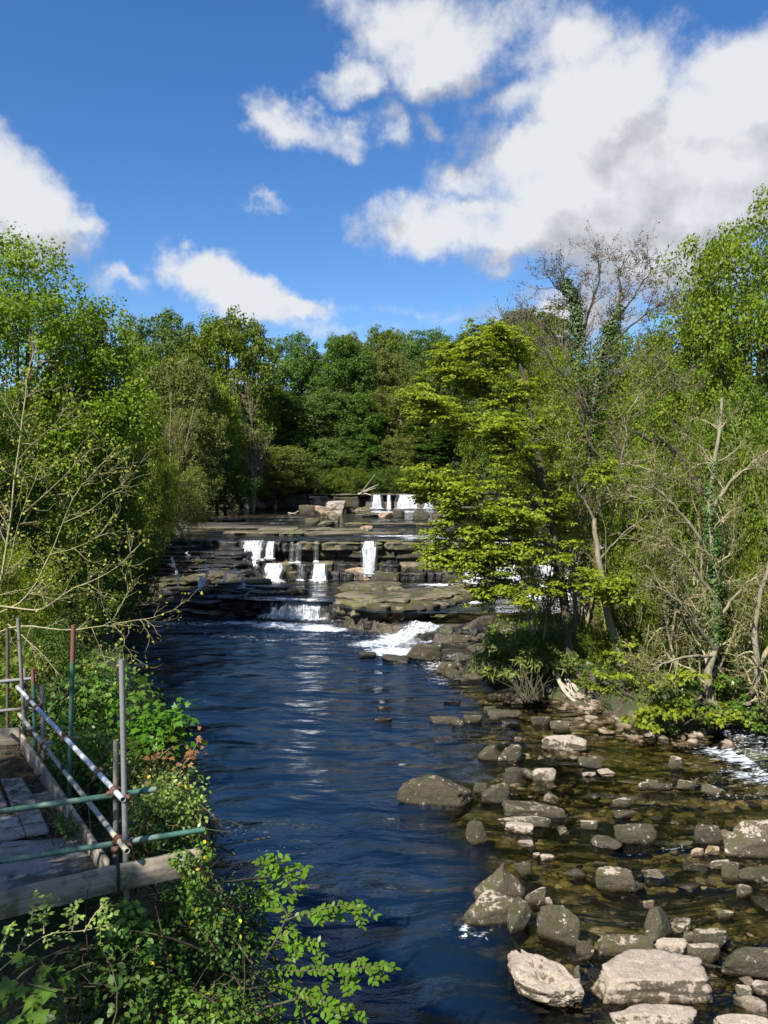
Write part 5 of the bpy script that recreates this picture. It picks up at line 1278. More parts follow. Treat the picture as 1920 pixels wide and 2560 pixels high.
for i, (k, px, yt, w, Yd, l) in enumerate([
    ('far_b', 660, 1080, 130, 168, 'dark low tree at the foot of the far slope, leftmost'), ('far_b', 745, 1075, 140, 170, 'dark low tree at the foot of the far slope, second from left'),
    ('far_a', 835, 1090, 130, 170, 'dim blue-green low tree above the farthest ledge, left of the white falls'), ('far_b', 920, 1080, 130, 171, 'dark low tree straight above the left white fall'),
    ('far_light', 1010, 1085, 130, 170, 'dim olive low tree above the right white fall'), ('far_b', 1090, 1090, 140, 168, 'dark low tree behind the sycamore tips'),
    ('far_b', 1200, 1000, 200, 160, 'dark low tree hidden behind the sycamore'), ('far_c', 1215, 1000, 130, 120, 'green tree low behind the lower sycamore limbs', ), ('far_a', 1280, 960, 150, 105, 'mid green tree on the right bank behind the sycamore trunk'), ('far_c', 1330, 980, 200, 130, 'green tree on the right bank behind the trunks')]):
    tree(k, px, yt, w, Yd, l, rz=i * .8)
for i, (px, yt, w) in enumerate([(610, 1165, 110), (700, 1160, 110), (790, 1168, 100), (880, 1165, 110), (965, 1170, 100), (1045, 1168, 100), (1120, 1165, 110)]):
    shrub(['shrub_d', 'shrub_a'][i % 2], px, yt, w, 161 + (i % 3) * 1.5, ['dark shrub at the back of the farthest ledge, leftmost of the row', 'dark shrub on the farthest ledge beneath the dark low trees', 'green shrub on the farthest ledge behind the boulder pile', 'shrub left of the white falls on the farthest ledge', 'shrub above the left white fall', 'shrub above the right white fall', 'shrub right of the farthest white falls'][i], rz=i)
# right bank
tree('near_a', 1900, 500, 480, 50, 'very tall bright tree rising at the right edge of the picture', rz=1.1)
tree('near_a', 1730, 735, 300, 54, 'bright green tree in front of and left of the tallest right-hand one', rz=3.1)
tree('near_b', 1560, 830, 300, 62, 'green tree behind the bare alder on the right bank', rz=2.1)
tree('near_a', 1335, 810, 210, 66, 'yellow-green rounded tree showing left of the bare alder top', rz=5.1, zb=5)
shrub('shrub_b', 1600, 1330, 200, 33, 'bright green bush glowing between slim tree and thicket', zb=.8)
shrub('shrub_b', 1760, 1420, 230, 31.5, 'bright green bush behind the gnarled trunk', zb=.8)
shrub('shrub_b', 1880, 1380, 200, 32, 'bright green bush at the right edge behind pale twigs', zb=.8)
shrub('shrub_b', 1660, 1180, 240, 36, 'sunny green foliage high behind the leaning slim tree', zb=.8)
shrub('shrub_b', 1800, 1080, 260, 37, 'sunny green foliage behind the top of the gnarled tree', zb=.8)
tree('near_b', 1850, 960, 380, 40, 'shady green tree low at the right edge', rz=4.1)
shrub('shrub_b', 1650, 1080, 330, 50, 'fresh green shrub on the right bank behind the tangled branches')
shrub('shrub_a', 1480, 1130, 300, 62, 'green shrub beyond the broad white cascade')
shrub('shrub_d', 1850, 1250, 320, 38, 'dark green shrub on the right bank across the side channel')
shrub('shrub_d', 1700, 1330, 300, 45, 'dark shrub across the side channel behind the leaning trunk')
tree('far_light', 1420, 960, 220, 90, 'dull tree beyond the cascade seen through the alder', rz=2, zb=4.4)
tree('bare_far', 1480, 800, 200, 75, 'greyish half-bare tree behind the alder crown', rz=1, zb=4.4)
# ------------------------------------------------------------------ island trees, built limb by limb
def path3(pp, n=10):
    """smooth path through [(px, py, Y)] photo points"""
    Q = np.array([P(*q) for q in pp], float); t = np.linspace(0, 1, len(Q)); tt = np.linspace(0, 1, n)
    out = np.stack([np.interp(tt, t, Q[:, j]) for j in range(3)], -1)
    k = out.copy(); k[1:-1] = (out[:-2] + 2 * out[1:-1] + out[2:]) / 4
    return k
def limb_tree(name, base, label, cat, limbs, bark, twig, leafm, seed, leaf=.15, per=30, sub_n=9, sub_len=1.6, flat=.3, tiers=True, sides=(9, 6, 4, 3), twig_levels=2, puff_r=.55, crook=.15, tmpl=KITE, rmin=.01, cover=.25, sub_t0=.25, up=.02):
    """limbs: list of ([(px,py,Y)...], r0, r1, leafy?)"""
    rs = np.random.RandomState(seed); tr = []; tw = []; tips = []
    P_ = dict(levels=twig_levels, seg=[5, 4, 3, 3, 3], crook=[crook] * 5, up=[up] * 5, n=[4, 3.4, 2.6, 2, 2], t0=[.2, .15, .15, .1, .1], ang=[.65] * 5, ratio=[.58, .58, .55, .5, .5], taper=.4, rmin=rmin)
    for li, (pp, r0, r1, leafy) in enumerate(limbs):
        pts = path3(pp, 14); wob = rs.normal(0, min(.05, r0 * .35), pts.shape); wob[0] = 0; pts = pts + wob
        rad = np.linspace(r0, r1, len(pts)); tr.append((pts, rad, 0 if r0 > .1 else 1))
        if leafy:
            L = np.linalg.norm(np.diff(pts, axis=0), axis=1).sum(); k = int(sub_n * L / 3 * leafy) + 1
            for j in range(k):
                t = rs.uniform(sub_t0, 1) if j else 1.0; i = min(int(t * 13), 12); d = unit(pts[i + 1] - pts[i])
                v = rs.normal(size=3); v[2] *= .45 if tiers else 1; v -= (v @ d) * d; v /= np.linalg.norm(v); a = rs.uniform(.45, 1.1) if j else .2
                nd = d * math.cos(a) + v * math.sin(a)
                if tiers: nd[2] = nd[2] * .45 + .05; nd /= np.linalg.norm(nd)
                grow(rs, pts[i], nd, sub_len * rs.uniform(.6, 1.2) * (1.1 - .4 * t), max(rad[i] * .4, rmin * 1.5), 0, P_, tw, tips)
    e = empty(name, base, label=label, cat=cat); b = np.array(base)
    V, F = tubes(tr, sides); put('trunk', mesh('trunk', V - b, F, bark, True), e)
    tw = [(p, r, l + 1) for p, r, l in tw]
    if tw:
        V, F = tubes(tw, sides); put('branches', mesh('branches', V - b, F, twig, True), e)
    if leafm is not None and tips:
        C = np.array([t[0] for t in tips])
        if per > 4:
            V, F = puff_leaves(C, puff_r * rs.uniform(.6, 1.2, len(C)), per, leaf, rs, tmpl, sub=2, subr=.7, flat=flat, up=.9, rnd=.5)
        else:
            C = np.repeat(C, per, 0) + rs.normal(0, leaf * .9, (len(C) * per, 3)); V, F = scatter(C, rs.normal(size=C.shape) + (0, 0, .4), leaf, tmpl, rs)
        put('crown', mesh('crown', V - b, F, leafm), e)
    return e, tips, tr
B1 = P(1437, 1712, 33)
sy, _, _ = limb_tree('sycamore', (B1[0], 33, 1.0), 'sycamore with tiers of bright yellow-green new leaves leaning out over the river', 'tree', [
    ([(1437, 1720, 33), (1425, 1600, 33), (1400, 1420, 33), (1372, 1250, 33), (1340, 1130, 33), (1322, 980, 33), (1290, 880, 33.2), (1250, 820, 33.5)], .24, .05, .8),
    ([(1368, 1240, 33), (1330, 1150, 32), (1260, 1095, 31.2), (1170, 1060, 30.6), (1100, 1020, 30.2), (1062, 1000, 30)], .10, .025, 1.3),
    ([(1355, 1180, 33), (1290, 1120, 33.4), (1210, 1070, 34), (1120, 1030, 34.4), (1075, 1035, 34.6)], .08, .02, 1.3),
    ([(1330, 1080, 33), (1270, 1010, 33), (1200, 960, 32.6), (1130, 930, 32.4)], .08, .02, 1.3),
    ([(1322, 990, 33), (1270, 930, 33), (1210, 880, 33), (1170, 870, 33)], .07, .02, 1.3),
    ([(1380, 1290, 33), (1300, 1240, 32), (1200, 1230, 31), (1110, 1240, 30.5), (1075, 1225, 30.2)], .10, .02, 1.4),
    ([(1385, 1320, 33), (1310, 1300, 31.5), (1220, 1290, 30.6), (1130, 1300, 30)], .09, .02, 1.4),
    ([(1392, 1370, 33), (1330, 1350, 32), (1240, 1350, 31), (1160, 1375, 30.5), (1125, 1400, 30.2)], .09, .02, 1.4),
    ([(1400, 1420, 33), (1350, 1400, 31.5), (1270, 1400, 30.5), (1190, 1420, 30)], .07, .02, 1.3),
    ([(1410, 1500, 33), (1360, 1470, 31.5), (1290, 1480, 30.6), (1220, 1490, 30.2)], .06, .02, 1.1),
    ([(1400, 1450, 33), (1450, 1450, 31.5), (1520, 1470, 30.5), (1560, 1500, 30)], .06, .02, 1.1),
    ([(1375, 1250, 33), (1420, 1200, 32.5), (1470, 1180, 32), (1500, 1190, 31.6)], .06, .02, .5)],
    M_bark_dark, M_bark_dark, M_leaf['lime'], 31, leaf=.15, per=13, sub_n=8.5, sub_len=1.1, puff_r=.42, flat=.22, twig_levels=2)
# tall bare alder with ivy
B2 = P(1492, 1690, 35)
al, _, altr = limb_tree('alder', (B2[0], 35, 1.0), 'tall alder with a bare brown twiggy top and ivy on its trunk', 'tree', [
    ([(1492, 1700, 35), (1488, 1500, 35), (1480, 1300, 35), (1475, 1150, 35), (1482, 1000, 35), (1508, 880, 35), (1540, 790, 35), (1555, 730, 35)], .27, .05, .7),
    ([(1480, 1180, 35), (1455, 1050, 35.4), (1450, 950, 35.6), (1452, 830, 35.6), (1430, 740, 35.6), (1400, 670, 35.6)], .15, .03, 1.0),
    ([(1452, 840, 35.6), (1480, 760, 35.4), (1500, 700, 35.2), (1495, 650, 35)], .07, .02, 1.2),
    ([(1430, 740, 35.6), (1390, 720, 35.2), (1370, 690, 35)], .05, .015, 1.2),
    ([(1450, 950, 35.6), (1400, 860, 36), (1350, 810, 36.2), (1300, 790, 36.4)], .07, .015, 1.2),
    ([(1455, 1000, 35.6), (1380, 900, 35), (1320, 840, 34.8), (1260, 800, 34.6)], .07, .015, 1.1),
    ([(1530, 810, 35), (1580, 750, 35), (1610, 700, 34.8), (1630, 680, 34.6)], .06, .015, 1.3),
    ([(1508, 880, 35), (1570, 820, 34.6), (1620, 780, 34.2), (1650, 760, 34)], .06, .015, 1.2),
    ([(1482, 1000, 35), (1560, 930, 35), (1620, 880, 35), (1670, 830, 35)], .07, .015, 1.0),
    ([(1555, 740, 35), (1545, 690, 35), (1560, 655, 35)], .05, .015, 1.3),
    ([(1476, 1130, 35), (1560, 1060, 34.5), (1640, 1000, 34), (1700, 960, 34)], .08, .02, .8)],
    M_bark_dark, M_twig_brown, M_leaf['cone'], 32, leaf=.075, per=2, sub_n=8.5, sub_len=1.4, tiers=False, twig_levels=3, rmin=.0085, crook=.16)
rs = np.random.RandomState(61)
def ivy_on(e, paths, n, r, seed, mat=M_leaf['ivy'], leaf=.12, tz=(0, 1)):
    rs = np.random.RandomState(seed); C = []; N = []
    for pts, rad, l in paths:
        t = rs.uniform(tz[0], tz[1], n); i = np.arange(len(pts)) / (len(pts) - 1)
        c = np.stack([np.interp(t, i, pts[:, j]) for j in range(3)], -1); d = rdirs(n, rs); d[:, 2] *= .4
        k = r * rs.uniform(.5, 1.3, n) * (1 + .6 * fbm(c[:, 2] * 1.3, c[:, 0], 0, seed, 2)); C.append(c + unit(d) * k[:, None]); N.append(d + (0, 0, .4))
    V, F = scatter(np.vstack(C), np.vstack(N), leaf, KITE, rs, .6)
    put('ivy', mesh('ivy', V - np.array(e.location), F, mat), e)
ivy_on(al, [altr[0], altr[1]], 2600, .42, 5, tz=(.35, .92))
# pale leaning young tree and companions
def simple_tree(seed, base, label, limbs, bark, twig, leafm, **k):
    return limb_tree('tree', base, label, 'tree', limbs, bark, twig, leafm, seed, **k)
b = P(1552, 1700, 31.5)
simple_tree(33, (b[0], 31.5, 1), 'slim leaning tree with grey bark standing right of the sycamore trunk', [
    ([(1560, 1690, 31.5), (1540, 1600, 31.5), (1515, 1500, 31.6), (1498, 1400, 31.8), (1485, 1300, 32)], .19, .09, 0),
    ([(1485, 1300, 32), (1520, 1220, 31.6), (1550, 1160, 31.4), (1568, 1100, 31)], .07, .03, .9),
    ([(1550, 1160, 31.4), (1600, 1165, 31), (1660, 1190, 30.6), (1690, 1170, 30.4)], .04, .015, 1.0),
    ([(1568, 1100, 31), (1560, 1040, 31), (1600, 990, 31), (1640, 940, 31)], .035, .012, 1.0),
    ([(1485, 1300, 32), (1432, 1200, 31.6), (1428, 1130, 31.4), (1420, 1080, 31.4)], .055, .02, .7),
    ([(1428, 1130, 31.4), (1380, 1080, 31), (1350, 1060, 31)], .03, .012, .9),
    ([(1500, 1400, 31.8), (1560, 1330, 31), (1620, 1290, 30.6)], .04, .012, .8)],
    M_bark_grey, M_twig_tan, M_leaf['fresh'], leaf=.10, per=4, sub_n=6.5, sub_len=1.5, tiers=False, twig_levels=3, rmin=.008, crook=.2)
b = P(1590, 1660, 34)
simple_tree(34, (b[0], 34, 1), 'dark trunk at the back of the island between alder and tangled branches', [
    ([(1595, 1660, 34), (1588, 1560, 34), (1600, 1450, 34), (1590, 1330, 34), (1560, 1200, 34), (1540, 1060, 34), (1600, 940, 34)], .17, .04, .9),
    ([(1590, 1350, 34), (1650, 1230, 34), (1690, 1130, 34), (1720, 1060, 34)], .09, .02, 1),
    ([(1560, 1200, 34), (1480, 1120, 34), (1430, 1010, 34), (1400, 950, 34)], .08, .02, 1)],
    M_bark_dark, M_twig_brown, M_leaf['fresh'], leaf=.12, per=3, sub_n=6, sub_len=1.7, tiers=False, twig_levels=3, rmin=.008)
b = P(1700, 1740, 30)
simple_tree(35, (b[0], 30, 1), 'leaning broken trunk running up to the left across the right-hand thicket', [
    ([(1760, 1250, 33), (1715, 1160, 33), (1670, 1110, 33), (1600, 1088, 33), (1540, 1060, 33)], .16, .05, .5),
    ([(1745, 1690, 30), (1740, 1560, 30.6), (1760, 1400, 31.6), (1762, 1300, 32.4), (1760, 1250, 33)], .16, .15, .3)],
    M_bark_dark, M_twig_brown, M_leaf['olive'], leaf=.1, per=2, sub_n=6, sub_len=1.4, tiers=False, twig_levels=3)
# tangled pale-twigged trees at the right
b = P(1832, 1775, 27.5)
tg, _, tgt = simple_tree(36, (b[0], 27.5, 1), 'gnarled ivy-clad tree with tangled pale twigs leaning over the side channel', [
    ([(1810, 1800, 27.5), (1780, 1755, 27.5), (1760, 1700, 27.6), (1790, 1640, 27.6), (1800, 1520, 27.8), (1780, 1400, 28), (1770, 1280, 28), (1800, 1120, 28.4), (1805, 1000, 28.6)], .18, .05, 1.0),
    ([(1820, 1790, 27.5), (1870, 1760, 27.2), (1895, 1690, 27), (1880, 1620, 27), (1890, 1500, 27), (1930, 1380, 27)], .15, .06, 1.0),
    ([(1790, 1630, 27.6), (1740, 1560, 27), (1700, 1500, 26.6), (1640, 1470, 26.4)], .08, .02, 1.3),
    ([(1800, 1520, 27.8), (1740, 1420, 27.4), (1680, 1360, 27), (1620, 1340, 27)], .08, .02, 1.3),
    ([(1780, 1400, 28), (1720, 1300, 27.6), (1660, 1240, 27.4), (1620, 1200, 27.4)], .07, .02, 1.3),
    ([(1770, 1290, 28), (1830, 1200, 27.6), (1890, 1150, 27.4), (1930, 1120, 27.4)], .07, .02, 1.2),
    ([(1800, 1540, 27.8), (1860, 1460, 27.4), (1920, 1430, 27)], .07, .02, 1.2),
    ([(1880, 1640, 27), (1920, 1700, 26.6), (1925, 1760, 26.4)], .05, .02, 1.0),
    ([(1790, 1640, 27.6), (1720, 1640, 26.8), (1660, 1660, 26.4), (1620, 1640, 26.2)], .06, .02, 1.2)],
    M_bark_grey, M_twig_tan, M_leaf['olive'], leaf=.07, per=2, sub_n=8, sub_len=1.35, tiers=False, twig_levels=3, rmin=.0075, crook=.26, up=-.02)
ivy_on(tg, [tgt[0]], 2000, .30, 8, tz=(.4, .85))
for i, (px, yt, w, Yd, k, l) in enumerate([
    (1700, 1090, 300, 30, 'bare_tangle', 'brown twiggy bush at mid height, left of the gnarled tree'),
    (1850, 1160, 320, 29, 'bare_tangle', 'brown twiggy bush massed at the right edge above the side channel'),
    (1870, 1000, 280, 33, 'bare_mid', 'pale budding thicket at the right edge below the tall bright trees'),
    (1560, 1200, 240, 33.5, 'bare_mid', 'olive budding thicket around the alder trunk'),
    (1450, 1040, 260, 35.5, 'bare_mid', 'brown-green thicket behind the sycamore and alder'),
    (1640, 960, 260, 36, 'bare_mid', 'olive twiggy crown right of the alder'),
    (1740, 1330, 260, 28.6, 'bare_tangle', 'tangle of pale twigs low above the maple bush'),
    (1350, 1010, 190, 35, 'bare_mid', 'thin budding growth behind the upper sycamore limbs'),
    (1620, 1420, 200, 30.5, 'bare_tangle', 'crooked twigs between the slim tree and the gnarled one')]):
    tree(k, px, yt, w, Yd, l, name='thicket', cat='thicket', rz=i * 1.3, zb=.9)
for i, (px, yt, w, Yd, k, l) in enumerate([
    (1560, 1250, 200, 36, 'shrub_b', 'green understorey bush behind the alder trunk'),
    (1700, 1230, 220, 35, 'shrub_a', 'green understorey bush behind the leaning broken trunk'),
    (1480, 1560, 150, 34, 'shrub_a', 'low leafy bush between the sycamore and alder feet'),
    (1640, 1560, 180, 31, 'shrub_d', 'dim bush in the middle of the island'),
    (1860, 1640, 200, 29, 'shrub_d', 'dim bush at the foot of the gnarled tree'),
    (1350, 1620, 120, 34.5, 'shrub_c', 'olive bush behind the willow shrub')]):
    shrub(k, px, yt, w, Yd, l, rz=i, zb=.6)
# bushes on the shore
def bush(name, label, cat, puffs, leafm, tmpl, leaf, per, seed, base, stemr=.02, sub=6, subr=.42, flat=.8, twig=M_bark_dark, up=.6):
    rs = np.random.RandomState(seed); C = np.array([P(a, b_, c) for a, b_, c, r in puffs]); Rr = np.array([r for *_, r in puffs])
    e = empty(name, base, label=label, cat=cat); b = np.array(base)
    V, F = puff_leaves(C, Rr, per, leaf, rs, tmpl, sub=sub, subr=subr, flat=flat, up=up); put('foliage', mesh('foliage', V - b, F, leafm), e)
    st = []
    for c in C:
        for k in range(2):
            t = np.linspace(0, 1, 6)[:, None]; q = b + rs.normal(0, .25, 3) * (1, 1, 0); m = (q + c) / 2 + rs.normal(0, .2, 3)
            st.append(((1 - t) ** 2 * q + 2 * t * (1 - t) * m + t ** 2 * (c + rs.normal(0, .3, 3)), stemr * np.linspace(1, .3, 6), 2))
    V, F = tubes(st, (6, 5, 4, 3)); put('stems', mesh('stems', V - b, F, twig, True), e)
    return e
def gb(px, py, z=.5): g = G(px, py, z); return g
rs = np.random.RandomState(71)
pf = [(rs.uniform(1590, 1850), 0, rs.uniform(26.5, 27.9), rs.uniform(.4, .7)) for _ in range(30)]
pf = [(a, np.interp(a, [1580, 1640, 1720, 1800, 1860], [1790, 1700, 1690, 1710, 1790]) + rs.uniform(0, 110), c, r) for a, b_, c, r in pf]
bush('maple_bush', 'bright yellow-green maple bush spilling over the island shore stones', 'bush', pf[:16], M_leaf['lime'], MAPLE, .19, 20, 72, gb(1700, 1800), sub=7)
bush('bush', 'mid green leafy bush right behind the bright maple bush', 'bush', [(a + 60, b_, c + .3, r) for a, b_, c, r in pf[16:]], M_leaf['bush'], KITE, .15, 28, 73, gb(1790, 1810), sub=7)
bush('maple_bush', 'upper bright maple growth climbing the twigs behind the shore bush', 'bush', [(1540, 1650, 30.5, .5), (1580, 1620, 30.5, .5), (1620, 1660, 30, .5), (1600, 1590, 30.6, .4), (1660, 1640, 29.8, .45), (1560, 1700, 30, .5), (1640, 1590, 30.6, .35), (1500, 1690, 30.8, .35)], M_leaf['lime'], MAPLE, .18, 14, 74, gb(1600, 1760), sub=6)
bush('bush', 'small yellow-green bush behind the driftwood', 'bush', [(1520, 1730, 31, .4), (1480, 1720, 31, .4), (1545, 1700, 31.5, .4), (1450, 1700, 32, .4)], M_leaf['fresh'], KITE, .14, 22, 75, gb(1510, 1760))
# willow shrub: thin grassy leaves
pf = []
for k in range(26):
    px = rs.uniform(1220, 1420); Yd = rs.uniform(32.2, 35.2); top = np.interp(px, [1210, 1270, 1340, 1420], [1660, 1600, 1570, 1640]); pf.append((px, rs.uniform(top, 1720), Yd, rs.uniform(.5, .9)))
bush('willow_shrub', 'feathery pale green willow shrub at the left tip of the island', 'shrub', pf, M_leaf['grass'], NARROW, .34, 60, 76, gb(1320, 1745), sub=5, subr=.6, up=.2)
# ground cover on the island and banks
def ground_cover(n, seed, label, x0, x1, y0, y1, leafm, leaf, cond, name='undergrowth', hh=.35):
    rs = np.random.RandomState(seed); x = rs.uniform(x0, x1, n); y = rs.uniform(y0, y1, n); z = H(x, y); k = cond(x, y, z); x, y, z = x[k], y[k], z[k]
    m = fbm(x * .8, y * .8, 0, seed, 3); C = np.stack([x, y, z + .05 + np.abs(rs.normal(0, hh, len(x))) * np.clip(.6 + m * 1.6, .1, 2)], -1)
    V, F = scatter(C, rs.normal(size=C.shape) + (0, 0, .9), leaf, KITE, rs)
    put(name, mesh(name, V, F, leafm), kind='stuff')
ground_cover(16000, 81, '', 4, 15, 27, 47, M_leaf['mid'], .17, lambda x, y, z: (sdf_poly(x, y, ISLAND) < -.9) & (z > .45))
ground_cover(14000, 82, '', -22, -3, 9, 56, M_leaf['deep'], .17, lambda x, y, z: (x < itp(y, XL) - .1) & (z > .3) & (x > itp(y, XL) - 7), hh=.5)
ground_cover(12000, 83, '', 15, 34, 16, 62, M_leaf['mid'], .2, lambda x, y, z: (x > itp(y, XR) + .3), hh=.5)
ground_cover(16000, 84, '', -46, 24, 154, 176, M_leaf['deep'], .6, lambda x, y, z: (z > 7.6), hh=1.2)
# driftwood: root plate and bleached branches
g = G(1440, 1770, .3); e = empty('driftwood', g, label='bleached driftwood root with splayed grey strands washed up on the island shore', cat='driftwood')
br = []; rs = np.random.RandomState(91)
def lp(*pp): return path3(pp, 8) - np.array(g)
put('root', mesh('root', *tubes([(lp((1388, 1660, 32.5), (1395, 1700, 32), (1412, 1735, 31.6), (1450, 1765, 31.2), (1490, 1775, 31)), np.linspace(.10, .07, 8), 1),
    (lp((1383, 1655, 32.6), (1390, 1672, 32.5), (1393, 1690, 32.4)), np.linspace(.12, .10, 8), 1)]), M_drift, True), e)
for k in range(26):
    a = (rs.uniform(1392, 1430), rs.uniform(1690, 1730), 32); b2 = (rs.uniform(1440, 1520), rs.uniform(1740, 1800), rs.uniform(30.6, 31.6)); m = ((a[0] + b2[0]) / 2 + rs.normal(0, 10), (a[1] + b2[1]) / 2 + rs.uniform(5, 22), 31.5)
    put('strand', mesh('strand', *tubes([(lp(a, m, b2), np.linspace(.035, .012, 8), 2)]), M_drift, True), e)
# fallen sticks
def stick(pp, r, label, mat=M_drift, name='fallen_branch', twigs=0, seed=0):
    pts = path3(pp, 10); b = pts[0].copy(); out = [(pts - b, np.linspace(r, r * .35, 10), 1)]; rs = np.random.RandomState(seed)
    for k in range(twigs):
        i = rs.randint(3, 9); d = unit(unit(pts[i] - pts[i - 1]) + rs.normal(0, .5, 3)); t = np.linspace(0, 1, 10)[:, None]
        out.append((pts[i] - b + d * t * r * rs.uniform(12, 26), np.linspace(r * .5, r * .2, 10), 2))
    put(name, mesh(name, *tubes(out), mat, True), None, tuple(b), label=label, cat='branch')
stick([(424, 1356, 66), (440, 1340, 66), (446, 1330, 66), (449, 1316, 66)], .06, 'pale forked stick standing up from the dark ledges on the left', twigs=2, seed=1)
stick([(720, 1282, 128), (735, 1284, 128), (750, 1276, 128)], .12, 'thin branch stranded on the upper river left of the boulder pile', twigs=2, seed=2)
stick([(895, 1236, 151), (905, 1232, 151), (912, 1226, 151)], .25, 'weathered stump lodged on the lip of the farthest ledge', twigs=4, seed=3)
# ------------------------------------------------------------------ scaffold platform in the foreground
def tube_mat(name, base, blotch=None, rust=.25, metal=.0, rough=.5, top=None):
    m, nt, out = new_mat(name); p = geo(nt)
    n = NOISE(nt, p, 7, 5, .65); n2 = NOISE(nt, p, 38, 5, .7)
    col = MIXC(nt, SS(nt, n2, .3, .7), base, tuple(c * .62 for c in base))
    if blotch: col = MIXC(nt, SS(nt, NOISE(nt, p, 3.1, 3, .5), .50, .54), col, blotch)
    if top:
        g = sepz(nt, nt.nodes.new('ShaderNodeTexCoord').outputs['Generated'])
        col = MIXC(nt, SS(nt, MA(nt, 'ADD', g, MA(nt, 'MULTIPLY', n, .12)), top[1], top[1] + .03), col, top[0])
    col = MIXC(nt, SS(nt, n, .70 - rust * .4, .78 - rust * .4), col, MIXC(nt, n2, (.20, .075, .035), (.10, .045, .028)))
    nt.links.new(princ(nt, col, SS(nt, n2, .3, .7, rough - .12, rough + .2), .4, metal, bump(nt, n2, .25, .004)), out.inputs[0]); return m
T_galv = tube_mat('tube_galvanised', (.34, .345, .34), None, .06, .45, .45)
T_brown = tube_mat('tube_weathered', (.25, .235, .20), None, .35, .2, .6)
T_green = tube_mat('tube_green_paint', (.055, .15, .11), (.13, .20, .16), .12, 0, .5)
T_white = tube_mat('tube_white_worn', (.55, .57, .60), (.36, .44, .56), .22, .1, .45)
T_grey = tube_mat('tube_grey_long', (.36, .36, .32), (.40, .38, .28), .10, .2, .55)
T_two = tube_mat('tube_green_rust_top', (.05, .14, .10), None, .08, 0, .5, top=((.17, .07, .05), .86))
T_dark = tube_mat('tube_dark', (.11, .10, .085), None, .45, .1, .65)
T_clip = tube_mat('coupler_rusty', (.16, .11, .085), None, .6, .3, .7)
m, nt, out = new_mat('tube_inside'); nt.links.new(princ(nt, (.03, .025, .02), .9), out.inputs[0]); M_hole = m
def wood_mat(name, a, b, moss=None):
    m, nt, out = new_mat(name); o = objc(nt)
    g = NOISE(nt, VM(nt, 'MULTIPLY', o, (1.2, 22, 22)), 1.0, 6, .65); n = NOISE(nt, o, 3.5, 5, .6); n2 = NOISE(nt, VM(nt, 'MULTIPLY', o, (4, 90, 90)), 1, 3, .6)
    col = MIXC(nt, SS(nt, g, .32, .68), a, b); col = MIXC(nt, SS(nt, n, .50, .68, 0, .6), col, tuple(c * .4 for c in a))
    if moss: col = MIXC(nt, SS(nt, NOISE(nt, geo(nt), 4, 6, .7), .52, .62, 0, .8), col, moss)
    nt.links.new(princ(nt, col, .85, .2, normal=bump(nt, MA(nt, 'ADD', g, MA(nt, 'MULTIPLY', n2, .5)), .8, .006)), out.inputs[0]); return m
M_board = wood_mat('board_weathered', (.20, .165, .125), (.36, .31, .245), (.10, .105, .05))
M_plank = wood_mat('plank_grey', (.24, .21, .18), (.42, .38, .33), (.13, .12, .075))
SC = empty('scaffold', (-3.4, 8.2, 5.4), label='old scaffold platform of mixed steel tubes with timber edge boards over the bank', cat='scaffold')
SCL = np.array(SC.location)
def steel(a, b, mat, label=None, r=.0242, name='tube'):
    a = np.array(a); b = np.array(b); L = np.linalg.norm(b - a); n = 18; t = np.arange(n) * 2 * np.pi / n
    c = np.stack([np.cos(t), np.sin(t)], -1); V = []
    for rr, z in [(r, 0), (r, L), (r * .84, L), (r * .84, L - .12), (r * .84, .12), (r * .84, 0)]:
        V.append(np.concatenate([c * rr, np.full((n, 1), z)], 1))
    V = np.vstack(V); i = np.arange(n); j = (i + 1) % n; F = [np.stack([k * n + i, k * n + j, ((k + 1) % 6) * n + j, ((k + 1) % 6) * n + i], -1) for k in (0, 1, 2, 4, 5)]
    me = mesh(name, V, np.vstack(F), mat, True)
    try: me.set_sharp_from_angle(angle=R(40))
    except Exception: pass
    q = Vector(b - a).to_track_quat('Z', 'Y')
    o = put(name, me, SC, tuple(a - SCL)); o.rotation_euler = q.to_euler()
    if label: o['label'] = label
    return o
def coupler(c, d, mat=T_clip, bolt=True):
    """a swivel coupler clamped round a tube at c, tube direction d"""
    c = np.array(c); n = 16; t = np.arange(n) * 2 * np.pi / n; rs = np.random.RandomState(int(abs(c[0]) * 1000))
    V = []; 
    for rr, z in [(.026, -.032), (.039, -.030), (.041, 0), (.039, .030), (.026, .032)]:
        V.append(np.stack([np.cos(t) * rr, np.sin(t) * rr * 1.04, np.full(n, z)], -1))
    i = np.arange(n); j = (i + 1) % n
    F = [np.vstack([np.stack([k * n + i, k * n + j, (k + 1) * n + j, (k + 1) * n + i], -1) for k in range(4)])]
    V = np.vstack(V)
    def bxx(cx, cy, cz, sx, sy, sz):
        q = np.array([(x, y, z) for x in (-1, 1) for y in (-1, 1) for z in (-1, 1)]) * (sx, sy, sz) + (cx, cy, cz)
        return q, np.array([(0, 1, 3, 2), (4, 6, 7, 5), (0, 4, 5, 1), (2, 3, 7, 6), (0, 2, 6, 4), (1, 5, 7, 3)])
    parts = [bxx(.046, 0, 0, .018, .016, .018), bxx(.075, 0, 0, .022, .006, .006), bxx(.066, 0, 0, .008, .011, .011), bxx(-.042, 0, 0, .012, .02, .02)]
    off = len(V)
    for q, f in parts: V = np.vstack([V, q]); F.append(f + off); off += 8
    o = put('coupler', mesh('coupler', V, F, mat, False), SC, tuple(c - SCL)); e = Vector(d).to_track_quat('Z', 'Y').to_euler(); e.rotate_axis('Z', rs.uniform(0, 6)); o.rotation_euler = e
ZT, ZL = 6.35, 5.92
